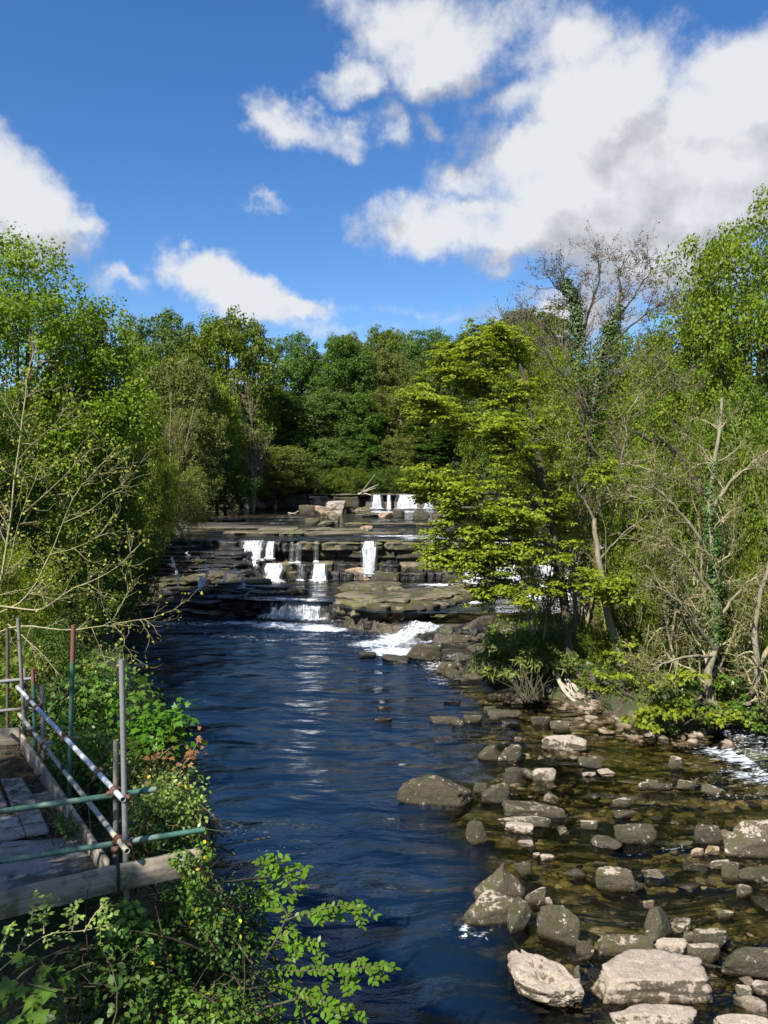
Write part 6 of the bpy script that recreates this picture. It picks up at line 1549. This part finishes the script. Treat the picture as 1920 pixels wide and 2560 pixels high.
def Yrail(px):
    k = (px - 960) / 1920.0   # x = k y ; x=-2.25-2.61t ; y=6.6+3.6t
    t = (-2.25 - k * 6.6) / (k * 3.6 + 2.61); return 6.6 + 3.6 * t
def pole(px0, py0, px1, py1, Y0, mat, label, Y1=None): return steel(P(px1, py1, Y1 or Y0), P(px0, py0, Y0), mat, label)
pole(304, 1648, 318, 2330, 6.52, T_galv, 'tallest grey upright at the corner')
pole(290, 1850, 289, 2200, 6.78, T_brown, 'short rusty upright behind the corner')
pole(184, 1562, 170, 2060, 8.15, T_two, 'green upright with a rust-red top')
pole(45, 1545, 63, 1850, 10.15, T_brown, 'brown grey upright at the far corner')
pole(19, 1570, 19, 1840, 10.7, T_dark, 'dark upright near the left edge')
pole(62, 1669, 63, 1850, 10.5, T_brown, 'short grey upright behind the far corner')
pole(82, 1672, 89, 1880, Yrail(85) + .12, T_two, 'short upright with rust and blue paint')
pole(105, 1713, 109, 1900, Yrail(107) + .1, T_galv, 'short grey upright third from the far corner')
ta, tb = np.array(G(43, 1717, ZT)), np.array(G(308, 1999, ZT)); d1 = tb - ta
steel(ta, tb, T_white, 'upper hand rail with worn white and blue paint'); 
la, lb = np.array(G(48, 1785, ZL)), np.array(G(318, 2128, ZL))
steel(la, lb, T_grey, 'lower rail, grey with yellowed patches')
ua, ub = np.array(G(-120, 2046, ZT - .055)), np.array(G(389, 1973, ZT - .055)); steel(ua, ub, T_green, 'upper green cross tube')
va, vb = np.array(G(-120, 2172, ZL - .055)), np.array(G(512, 2074, ZL - .055)); steel(va, vb, T_green, 'lower long grey green cross tube')
steel(G(-60, 1710, ZT), G(84, 1696, ZT), T_galv, 'far upper cross tube'); steel(G(-60, 1784, ZL), G(92, 1768, ZL), T_brown, 'far lower cross tube')
steel(P(112, 1858, 8.9), P(200, 1844, 9.05), T_grey, 'short cross tube sticking out to the right')
for px, py, z in [(287, 1978, ZT), (246, 1934, ZT), (163, 1846, ZT), (78, 1754, ZT), (92, 1770, ZT)]: coupler(G(px, py, z), d1)
for px, py, z in [(296, 2100, ZL), (160, 1926, ZL), (83, 1830, ZL), (108, 1862, ZL)]: coupler(G(px, py, z), d1)
for px, py, Yp in [(313, 1993, 6.52), (315, 2106, 6.52), (289, 1985, 6.78), (289, 2120, 6.78), (175, 1850, 8.15), (55, 1715, 10.2), (58, 1772, 10.2), (19, 1700, 10.7), (85, 1745, 9.75)]: coupler(P(px, py, Yp), (0, 0, 1))
def board(a, b, z1, hgt, th, mat, name='toe_board', parent=SC, **k):
    a = np.array(a[:2]); b = np.array(b[:2]); L = np.linalg.norm(b - a); n = 24; rs = np.random.RandomState(int(L * 100))
    V = []; 
    for i in range(n + 1):
        x = L * i / n; w = .0012 * rs.normal()
        for (yy, zz) in [(-th / 2, 0), (-th / 2, -hgt + .006), (-th / 2 + .004, -hgt), (th / 2 - .004, -hgt), (th / 2, -hgt + .006), (th / 2, 0)]: V.append((x, yy + w * .4, zz + w + (.004 * fbm(x * 3, yy * 9, 0, 4, 3) if zz == 0 else 0)))
    V = np.array(V); i = np.arange(n)[:, None] * 6 + np.arange(6)[None]; j = np.arange(n)[:, None] * 6 + (np.arange(6)[None] + 1) % 6
    F = [np.stack([i, j, j + 6, i + 6], -1).reshape(-1, 4), np.array([(0, 5, 4, 3, 2, 1)]), np.array([(0, 1, 2, 3, 4, 5)]) + n * 6]
    o = put(name, mesh(name, V, F, mat), parent, (a[0] - (SCL[0] if parent else 0), a[1] - (SCL[1] if parent else 0), z1 - (SCL[2] if parent else 0)), (0, 0, math.atan2(b[1] - a[1], b[0] - a[0])), **k); return o
ZB = 5.77
board(G(-120, 2256, ZB), G(290, 2163, ZB), ZB, .225, .04, M_board, label='long front edge board')
board(G(300, 2160, ZB), G(505, 2118, ZB), ZB - .005, .225, .04, M_board, label='front edge board continuing past the corner into the bushes')
board(G(54, 1833, ZB), G(268, 2150, ZB), ZB, .225, .04, M_board, label='side edge board running away along the river')
board(G(-80, 1826, ZB), G(50, 1819, ZB), ZB, .225, .04, M_board, label='far edge board')
# deck and what lies on it
m, nt, out = new_mat('deck_concrete'); p = geo(nt); n = NOISE(nt, p, 2.2, 6, .65); n2 = NOISE(nt, p, 60, 4, .7)
col = MIXC(nt, SS(nt, n2, .35, .65), (.20, .185, .165), (.33, .31, .28)); col = MIXC(nt, SS(nt, n, .46, .60, 0, .8), col, (.075, .065, .05))
nt.links.new(princ(nt, col, .9, .2, normal=bump(nt, n2, .5, .01)), out.inputs[0]); M_conc = m
m, nt, out = new_mat('leaf_litter'); p = geo(nt); n = NOISE(nt, p, 5, 7, .7); n2 = NOISE(nt, p, 45, 5, .7)
col = MIXC(nt, SS(nt, n2, .35, .65), (.035, .026, .018), (.13, .10, .07)); col = MIXC(nt, SS(nt, n, .52, .60, 0, .8), col, (.05, .06, .02))
nt.links.new(princ(nt, col, .95, .1, normal=bump(nt, MA(nt, 'ADD', n2, n), 1.0, .03)), out.inputs[0]); M_litter = m
def slab4(pts, z, th, mat, name, label=None, cat=None, parent=None, sub=10, rough=.006):
    Q = np.array([G(px, py, z)[:2] for px, py in pts]); o = Q.mean(0); u = np.linspace(0, 1, sub + 1); A, B_ = np.meshgrid(u, u)
    XY = (1 - A)[..., None] * (1 - B_)[..., None] * Q[0] + A[..., None] * (1 - B_)[..., None] * Q[1] + A[..., None] * B_[..., None] * Q[2] + (1 - A)[..., None] * B_[..., None] * Q[3] - o
    edge = np.minimum.reduce([A, 1 - A, B_, 1 - B_]); top = np.concatenate([XY, (rough * fbm(XY[..., 0] * 9, XY[..., 1] * 9, 0, 3, 3) - .006 * (edge < .01))[..., None]], -1).reshape(-1, 3)
    n = sub + 1; i = np.arange(n * n).reshape(n, n); F = [np.stack([i[:-1, :-1], i[:-1, 1:], i[1:, 1:], i[1:, :-1]], -1).reshape(-1, 4)]
    ring = np.concatenate([i[0, :-1], i[:-1, -1], i[-1, :0:-1], i[:0:-1, 0]]); low = top[ring].copy(); low[:, 2] = -th; k = len(ring); j = np.arange(k)
    F.append(np.stack([ring[j], n * n + j, n * n + (j + 1) % k, ring[(j + 1) % k]], -1)); V = np.vstack([top, low])
    ob = put(name, mesh(name, V, F, mat), parent, (o[0] - (SCL[0] if parent else 0), o[1] - (SCL[1] if parent else 0), z - (SCL[2] if parent else 0)))
    return tag(ob, label, cat)
slab4([(-140, 2270), (285, 2172), (52, 1842), (-90, 1835)], 5.535, .08, M_litter, 'deck', parent=SC, sub=30, rough=.03, label='deck covered in dark leaf litter')
slab4([(-140, 2262), (238, 2168), (205, 2090), (-90, 2110)], 5.60, .05, M_conc, 'paving_slab', 'rough grey concrete slab lying at the front of the scaffold deck', 'slab', sub=16)
slab4([(0, 2096), (64, 2082), (42, 2034), (-24, 2042)], 5.605, .045, M_plank, 'plank', 'short weathered plank on the deck, left of two side by side under the green tube', 'plank', rough=.003)
slab4([(67, 2084), (122, 2072), (97, 2019), (46, 2030)], 5.61, .045, M_plank, 'plank', 'short weathered plank on the deck, right of two side by side under the green tube', 'plank', rough=.003)
slab4([(30, 2012), (92, 2000), (54, 1942), (2, 1946)], 5.60, .04, M_plank, 'plank', 'pale plank farther back on the deck beyond the green tube', 'plank', rough=.003)
slab4([(-60, 2020), (18, 2008), (-6, 1958), (-50, 1962)], 5.60, .04, M_plank, 'plank', 'plank cut by the left edge, back on the deck', 'plank', rough=.003)
slab4([(96, 2012), (150, 1999), (126, 1975), (84, 1984)], 5.59, .03, M_plank, 'plank', 'mossy broken plank end among litter on the deck', 'plank', rough=.006)
# dead sticks and old twigs on the deck and on the soil under the boards
def litter_twigs(n, f, seed, name, mat=M_twig_brown, L=(.15, .6), r=.004):
    rs = np.random.RandomState(seed); out = []
    for k in range(n):
        c = np.array(f(rs)); a = rs.uniform(0, 6.28); d = np.array([math.cos(a), math.sin(a), rs.uniform(-.1, .35)]); l = rs.uniform(*L); t = np.linspace(0, 1, 5)[:, None]
        pts = c + d * t * l + np.cumsum(rs.normal(0, .014, (5, 3)), 0); out.append((pts, r * np.linspace(1.3, .5, 5) * rs.uniform(.6, 1.5), 3))
    put(name, mesh(name, *tubes(out), mat, True), kind='stuff')
def on_deck(rs):
    px = rs.uniform(0, 260); py = rs.uniform(1850 + px * .0, 2150); g = G(px, py, 5.56); return (g[0], g[1], 5.56 + rs.uniform(0, .03)) if px < 60 + (py - 1850) * .66 else (-4.2, 8.5, 5.56)
litter_twigs(160, on_deck, 1, 'deck_twigs')
def on_soil(rs):
    y = rs.uniform(4.6, 6.5); x = rs.uniform(-3.6, -1.6); return (x, y, ground_h(x, y) + rs.uniform(.0, .12))
litter_twigs(420, on_soil, 2, 'dead_stems', M_twig_brown, (.2, .8), .005)

# ------------------------------------------------------------------ plants close to the camera, leaf by leaf
def frames(N, T):
    N = unit(N); B = unit(T - (T * N).sum(1)[:, None] * N); A = np.cross(B, N); return A, B, N
LEAFMESH = {}
def plant(name, label, cat, base, C, N, T, S, tmpl, tname, leafm, stems=None, stem_mat=M_bark_dark, indiv=300, leaf_name='leaf', mats2=None, rs=None):
    """leaves at C with normal N, pointing along T, size S; the nearest are objects of their own"""
    e = empty(name, base, label=label, cat=cat); b = np.array(base, float)
    n = len(C); S = np.broadcast_to(S, (n,)).copy(); A, B, Nn = frames(N, T)
    d = np.linalg.norm(C - (0, 0, CAM_H), axis=1); order = np.argsort(d / S)
    T_, F_ = tmpl
    rs = rs or np.random.RandomState(n)
    lm = [leafm] + list(mats2 or [])
    pick = rs.choice(len(lm), n, p=[1] if len(lm) == 1 else [.90] + [.10 / (len(lm) - 1)] * (len(lm) - 1))
    for i in order[:indiv]:
        k = (tname, lm[pick[i]].name)
        if k not in LEAFMESH: LEAFMESH[k] = mesh(leaf_name, T_, F_, lm[pick[i]], True)
        M = Matrix(((A[i][0], B[i][0], Nn[i][0]), (A[i][1], B[i][1], Nn[i][1]), (A[i][2], B[i][2], Nn[i][2])))
        put(leaf_name, LEAFMESH[k], e, tuple(C[i] - b), M.to_euler(), (S[i],) * 3)
    rest = order[indiv:]
    if len(rest):
        s = S[rest][:, None, None]; Ar, Br, Nr, Cr = A[rest], B[rest], Nn[rest], C[rest] - b
        V = Cr[:, None] + s * (T_[None, :, 0:1] * Ar[:, None] + T_[None, :, 1:2] * Br[:, None] + T_[None, :, 2:3] * Nr[:, None]); k = len(T_)
        F = (F_[None] + (np.arange(len(rest)) * k)[:, None, None]).reshape(-1, F_.shape[1])
        put('leaves', mesh('leaves', V.reshape(-1, 3), F, leafm), e, kind='stuff')
    if stems: V, F = tubes(stems, (6, 5, 4, 4)); put('stems', mesh('stems', V - b, F, stem_mat, True), e)
    return e
def mass(puffs, n, rs, outw=.6, up=.5):
    """leaf positions through a lumpy volume: puffs [(px, py, Y, r)]"""
    C0 = np.array([P(a, b, c) for a, b, c, r in puffs]); Rr = np.array([r for *_, r in puffs]); w = Rr ** 2; k = rs.choice(len(Rr), n, p=w / w.sum())
    D = rdirs(n, rs); r = rs.uniform(.45, 1.05, n) ** .7
    tip = 1 + .35 * fbm(D[:, 0] * 3 + k, D[:, 1] * 3, D[:, 2] * 3, 5, 2)
    C = C0[k] + D * (Rr[k] * r * tip)[:, None]
    N = D * outw + rs.normal(0, .45, (n, 3)) + (0, 0, up); T = rs.normal(size=(n, 3)) * .6 + D * .7 + (0, 0, -.35)
    return C, N, T, C0, Rr
def stems_to(base, C0, rs, r=.012, k=3, spread=.4):
    st = []; b = np.array(base)
    for c in C0:
        for _ in range(k):
            t = np.linspace(0, 1, 7)[:, None]; q = b + rs.normal(0, spread, 3) * (1, 1, .2); e = c + rs.normal(0, .18, 3); m = (q + e) / 2 + rs.normal(0, .18, 3) + (0, 0, .1)
            st.append(((1 - t) ** 2 * q + 2 * t * (1 - t) * m + t ** 2 * e, r * np.linspace(1, .3, 7) * rs.uniform(.5, 1.2), 2))
    return st
def massplant(name, label, cat, puffs, n, size, tmpl, tn, leafm, seed, base, mats2=None, up=.5, stem=M_bark_dark, sr=.012, **k):
    rs = np.random.RandomState(seed); C, N, T, C0, Rr = mass(puffs, n, rs, up=up)
    return plant(name, label, cat, base, C, N, T, size * rs.uniform(.65, 1.25, n), tmpl, tn, leafm, stems_to(base, C0, rs, sr), stem, mats2=mats2, rs=rs, **k)
def sprays(paths, step, size, rs, w=.9, droop=.25):
    """leaves in two rows along each twig"""
    C, N, T, S_ = [], [], [], []
    for pts in paths:
        seg = np.linalg.norm(np.diff(pts, axis=0), axis=1); L = np.concatenate([[0], np.cumsum(seg)]); s = np.arange(L[-1] * .12, L[-1] + step * .5, step)
        for i, q in enumerate(s):
            c = np.array([np.interp(q, L, pts[:, j]) for j in range(3)]); k = min(np.searchsorted(L, q), len(pts) - 1); d = unit(pts[k] - pts[k - 1])
            side = unit(np.cross(d, (0, 0, 1))) * (1 if i % 2 else -1); t = d * .55 + side * w + (0, 0, -droop) + rs.normal(0, .18, 3)
            C.append(c); T.append(t); N.append(np.array((0, 0, 1)) + rs.normal(0, .28, 3) - (0, .35, 0)); S_.append(size * rs.uniform(.7, 1.15))
        C.append(pts[-1]); T.append(d); N.append(np.array((0, 0, 1.)) + rs.normal(0, .2, 3)); S_.append(size)
    return np.array(C), np.array(N), np.array(T), np.array(S_)
def twigs_on(limbs, rs, n, L, droop=0.0):
    out = []
    for pts in limbs:
        for k in range(n):
            t = rs.uniform(.25, 1) if k else 1.0; i = min(int(t * (len(pts) - 1)), len(pts) - 2); d = unit(pts[i + 1] - pts[i]); v = rs.normal(size=3) * (1, 1, .35); a = unit(d * .7 + unit(v) * .75) if k else d
            l = L * rs.uniform(.5, 1.2); s = np.linspace(0, 1, 6)[:, None]; out.append(pts[i] + a * l * s + np.array((0, 0, -droop * l)) * s ** 2)
    return out
rs = np.random.RandomState(201)
# elm sapling
EY = 7.0
el = [path3([(560, 2600, 6.6), (640, 2440, 6.8), (700, 2330, 7.0), (745, 2235, 7.1), (760, 2180, 7.1)], 12),
      path3([(715, 2300, 7.0), (790, 2275, 7.0), (850, 2262, 7.0), (900, 2268, 7.0)], 10), path3([(745, 2240, 7.1), (710, 2190, 7.2), (690, 2150, 7.2)], 8), path3([(720, 2290, 7.0), (690, 2240, 7.3), (655, 2225, 7.4)], 8),
      path3([(655, 2420, 6.8), (740, 2430, 6.8), (840, 2420, 6.8), (905, 2420, 6.8), (958, 2412, 6.8)], 12), path3([(640, 2440, 6.8), (720, 2480, 6.7), (800, 2500, 6.7), (870, 2520, 6.7)], 10),
      path3([(620, 2480, 6.7), (660, 2550, 6.6), (740, 2590, 6.5)], 8), path3([(680, 2370, 7.0), (730, 2355, 7.0), (770, 2365, 7.0)], 8)]
tw = twigs_on(el, rs, 11, .19, .3)
C, N, T, S_ = sprays([el[1], el[4], el[5]] + tw, .026, .072, rs)
plant('elm_sapling', 'elm sapling with sprays of fresh green oval leaves reaching out over the dark water', 'sapling', tuple(el[0][0]), C, N, T, S_, FOLD, 'elm_leaf', M_leaf['elm'],
      [(p, np.linspace(.014 if i == 0 else .006, .003, len(p)), 2) for i, p in enumerate(el)] + [(p, np.linspace(.003, .0015, len(p)), 3) for p in tw])
# rose shoot in the sun
rl = [path3([(-40, 2460, 5.2), (40, 2390, 5.3), (120, 2330, 5.4), (200, 2330, 5.45), (280, 2310, 5.5)], 12), path3([(40, 2385, 5.3), (80, 2300, 5.4), (85, 2240, 5.45)], 8), path3([(110, 2335, 5.4), (108, 2280, 5.5), (115, 2250, 5.5)], 8),
      path3([(180, 2330, 5.45), (188, 2290, 5.5), (192, 2262, 5.5)], 8), path3([(210, 2330, 5.45), (240, 2280, 5.5), (262, 2262, 5.5)], 8), path3([(-30, 2430, 5.2), (10, 2350, 5.2), (20, 2320, 5.2)], 8), path3([(0, 2400, 5.3), (-20, 2330, 5.3)], 6)]
tw = twigs_on(rl, rs, 6, .11, .5)
C, N, T, S_ = sprays(rl[1:] + tw, .026, .042, rs)
plant('wild_rose', 'arching wild rose shoot with small pale leaflets lit by sun under the front board', 'shrub', tuple(rl[0][0]), C, N, T, S_, FOLD, 'rose_leaf', M_leaf['rose'],
      [(p, np.linspace(.006, .003, len(p)), 2) for p in rl] + [(p, np.linspace(.002, .001, len(p)), 3) for p in tw], M_twig_tan)
# big ivy and elder mass on the bank, falling to the water
def rp(n, xs, ys, Ys, r, rs): return [(rs.uniform(*xs), rs.uniform(*ys), rs.uniform(*Ys), rs.uniform(*r)) for _ in range(n)]
YL = [M_leaf['yellow'], M_leaf['rose']]
massplant('ivy_bush', 'glossy ivy spilling over the end of the front board toward the water', 'bush', rp(12, (430, 540), (2240, 2340), (6.7, 7.3), (.14, .24), rs), 2300, .044, FOLD, 'ivy_leaf', M_leaf['bush'], 301, P(470, 2300, 7.3), YL)
massplant('ivy_bush', 'yellow-flecked ivy mass under the front board, middle of the bottom bushes', 'bush', rp(14, (340, 520), (2350, 2490), (6.0, 6.8), (.16, .26), rs), 2600, .046, FOLD, 'ivy_leaf', M_leaf['ivy'], 302, P(430, 2520, 6.5), YL)
massplant('ivy_bush', 'dark ivy bush touching the elm sapling at the water side', 'bush', rp(13, (500, 640), (2330, 2560), (6.2, 7.0), (.18, .30), rs), 2300, .042, FOLD, 'ivy_leaf', M_leaf['ivy'], 303, P(600, 2560, 7.0), YL)
massplant('elder_bush', 'leafy elder growth in front of the corner upright below the board', 'bush', rp(9, (290, 400), (2290, 2370), (6.0, 6.3), (.10, .16), rs), 900, .075, FOLD, 'elder_leaf', M_leaf['bush'], 304, P(340, 2380, 6.3))
massplant('ivy_bush', 'ivy sprig climbing over the outer end of the front board', 'bush', [(455, 2150, 6.6, .10), (490, 2190, 6.6, .12), (510, 2130, 6.7, .09)], 420, .042, FOLD, 'ivy_leaf', M_leaf['bush'], 320, P(480, 2250, 6.8), YL, sr=.005)
massplant('elder_bush', 'shaded leafy bush at the bottom edge left of the ivy', 'bush', rp(10, (190, 380), (2380, 2560), (5.4, 6.0), (.14, .24), rs), 1000, .072, FOLD, 'elder_leaf', M_leaf['ivy'], 305, P(290, 2560, 5.8))
massplant('ivy_bush', 'ivy at the bottom edge below the yellow-flecked mass', 'bush', rp(11, (380, 620), (2500, 2620), (5.5, 6.2), (.18, .28), rs), 1800, .050, FOLD, 'ivy_leaf', M_leaf['bush'], 306, P(500, 2620, 6.0), YL)
massplant('ivy_bush', 'darker ivy tendrils hanging over the water beside the elm sapling', 'bush', rp(10, (560, 660), (2210, 2400), (7.2, 7.8), (.14, .24), rs), 1400, .046, FOLD, 'ivy_leaf', M_leaf['ivy'], 307, P(560, 2400, 7.6))
# young maple with big leaves in the bottom left corner
massplant('maple_seedling', 'young maple with broad shaded leaves in the bottom left corner', 'seedling', [(60, 2440, 5.2, .12), (120, 2480, 5.1, .12), (40, 2520, 5.0, .12), (150, 2430, 5.3, .10), (110, 2540, 4.9, .1)], 46, .15, MAPLE, 'maple_leaf', M_leaf['bush'], 308, P(80, 2600, 5.1), up=1.2)
# beyond the corner: sunlit yellowish bush, copper shoots, bright sapling
massplant('privet_bush', 'sunlit yellow-green small-leaved bush between the two cross tubes beside the river', 'bush', rp(13, (375, 490), (1945, 2090), (7.4, 8.2), (.15, .26), rs), 2200, .042, FOLD, 'privet_leaf', M_leaf['rose'], 309, P(420, 2130, 8.0), [M_leaf['copper'], M_leaf['yellow']])
massplant('bramble', 'tangled bramble behind the corner uprights with reddish young leaves', 'bush', rp(12, (325, 450), (1890, 2120), (8.2, 9.0), (.18, .28), rs), 1600, .052, FOLD, 'privet_leaf', M_leaf['olive'], 310, P(360, 2140, 8.6), [M_leaf['copper'], M_leaf['copper']], stem=M_twig_tan)
massplant('ivy_bush', 'dim ivy low behind the lower cross tube', 'bush', rp(10, (330, 470), (2050, 2150), (7.2, 8.0), (.16, .24), rs), 1300, .048, FOLD, 'ivy_leaf', M_leaf['ivy'], 311, P(400, 2180, 7.8))
def copper(pp, label, n, seed):
    rs = np.random.RandomState(seed); pts = path3(pp, 10); i = rs.randint(3, 10, n); C = pts[i] + rs.normal(0, .05, (n, 3))
    plant('copper_shoot', label, 'shoot', tuple(pts[0]), C, rs.normal(0, .5, (n, 3)) + (0, -.4, .7), rs.normal(0, .6, (n, 3)) + (0, 0, -.7), rs.uniform(.055, .095, n), MAPLE, 'maple_leaf', M_leaf['copper'], [(pts, np.linspace(.006, .003, 10), 2)], M_twig_tan)
copper([(380, 2050, 8.2), (430, 1950, 8.2), (470, 1900, 8.2), (500, 1845, 8.2)], 'copper-leaved maple shoot leaning over the water right of the bright sapling', 34, 1)
copper([(360, 2000, 8.4), (380, 1930, 8.4), (400, 1890, 8.4), (425, 1870, 8.4)], 'paler copper shoot left of the long one', 22, 2)
copper([(420, 2130, 7.6), (480, 2090, 7.6), (510, 2060, 7.6), (535, 2035, 7.6)], 'small copper-leaved shoot just above the end of the lower cross tube', 16, 3)
massplant('maple_sapling', 'bright green maple sapling over the bank right of the tallest upright', 'sapling', rp(12, (330, 440), (1740, 1880), (10.2, 11.2), (.22, .36), rs) + [(470, 1860, 10.8, .2), (440, 1820, 10.8, .2)], 900, .125, MAPLE, 'maple_leaf', M_leaf['elm'], 312, P(300, 1960, 11), up=1.0)
massplant('maple_sapling', 'dimmer green sapling between the green upright and the tallest upright', 'sapling', rp(12, (190, 330), (1690, 1820), (11, 12.5), (.25, .4), rs), 900, .12, MAPLE, 'maple_leaf', M_leaf['bush'], 313, P(230, 1900, 11.8), up=.9)
massplant('undergrowth_bush', 'ferny green growth behind the side board, below the hand rail', 'bush', rp(16, (130, 290), (1840, 2010), (8.6, 10.2), (.2, .32), rs), 1800, .07, FOLD, 'elder_leaf', M_leaf['bush'], 314, P(220, 2040, 9.2))
massplant('undergrowth_bush', 'dark growth behind the hand rail near the far corner', 'bush', rp(14, (60, 250), (1730, 1850), (11, 13), (.28, .42), rs), 1600, .09, FOLD, 'elder_leaf', M_leaf['ivy'], 315, P(130, 1900, 12))
massplant('undergrowth_bush', 'green growth left of the far uprights', 'bush', rp(12, (-40, 90), (1640, 1800), (12, 14), (.3, .45), rs), 1300, .1, FOLD, 'elder_leaf', M_leaf['mid'], 316, P(20, 1850, 13))
massplant('nettle', 'small nettle clump growing through the deck by the side board', 'plant', [(165, 2055, 7.2, .09), (180, 2075, 7.1, .07), (150, 2060, 7.25, .06)], 110, .055, FOLD, 'elder_leaf', M_leaf['bush'], 317, P(165, 2090, 7.2), up=.9, sr=.004)
# budding ash sapling with pale twigs
AY = 11.6
ash, _, _ = limb_tree('ash_sapling', P(-40, 1720, 12.0), 'budding sapling with pale bare twigs and yellow-green buds sweeping in from the left edge', 'sapling', [
    ([(-60, 1720, 12.0), (-30, 1560, 12.0), (0, 1455, 12.0), (24, 1323, 12.0), (41, 1153, 12.0), (64, 1018, 12), (66, 950, 12), (95, 850, 12)], 0.0248, 0.0048, 1.1),
    ([(-30, 1560, 12.0), (20, 1425, 11.8), (51, 1289, 11.7), (75, 1230, 11.6), (110, 1150, 11.5)], 0.0136, 0.0036, 1.0),
    ([(-20, 1540, 12), (51, 1512, 11.8), (85, 1469, 11.6), (125, 1387, 11.5), (156, 1309, 11.4), (180, 1240, 11.3), (235, 1180, 11.3), (292, 1118, 11.2)], 0.0161, 0.0036, 1.1),
    ([(-40, 1510, 12), (68, 1526, 11.7), (112, 1526, 11.6), (170, 1475, 11.5), (237, 1448, 11.4), (288, 1425, 11.3), (360, 1350, 11.2)], 0.0149, 0.0030, 1.0),
    ([(0, 1580, 12), (51, 1560, 11.8), (119, 1574, 11.6), (217, 1574, 11.4), (281, 1560, 11.3), (298, 1520, 11.2), (339, 1452, 11.2)], 0.0136, 0.0030, .9),
    ([(281, 1560, 11.3), (330, 1552, 11.2), (380, 1545, 11.2), (437, 1523, 11.1)], 0.0062, 0.0024, 1.0),
    ([(281, 1560, 11.3), (315, 1595, 11.2), (300, 1640, 11.2), (250, 1662, 11.2)], 0.0062, 0.0024, 1.2),
    ([(20, 1560, 12), (50, 1585, 11.8), (100, 1628, 11.6), (150, 1690, 11.4)], 0.0099, 0.0030, .9),
    ([(125, 1387, 11.5), (190, 1370, 11.4), (250, 1340, 11.3), (300, 1260, 11.2)], 0.0074, 0.0024, 1.1),
    ([(156, 1309, 11.4), (220, 1280, 11.3), (270, 1240, 11.3), (330, 1190, 11.2)], 0.0062, 0.0024, 1.1),
    ([(41, 1153, 12.0), (90, 1100, 11.8), (140, 1060, 11.7), (160, 1020, 11.6)], 0.0062, 0.0024, 1.1),
    ([(24, 1323, 12.0), (-20, 1250, 12), (-60, 1180, 12)], 0.0087, 0.0030, 1),
    ([(51, 1289, 11.7), (120, 1230, 11.6), (180, 1170, 11.6), (210, 1140, 11.5)], 0.0062, 0.0024, 1.0),
    ([(55, 1080, 12.0), (20, 1020, 12), (-10, 960, 12)], 0.0056, 0.0024, 1.0)],
    M_twig_pale, M_twig_pale, M_leaf['bud'], 401, leaf=.05, per=2, sub_n=17, sub_len=.55, tiers=False, twig_levels=1, rmin=.0026, crook=.20, sub_t0=.22, sides=(8, 6, 4, 4))
# a tree of the same bank just outside the picture; its shade dapples the platform
tr, cr, w_, h_ = ARCH['near_b']
e = empty('tree', (-8.7, 1.2, 3.8), 1.0, label='leafy bank tree just left of the platform', cat='tree'); e.scale = (.58, .58, .66); put('trunk', tr, e); put('crown', cr, e)
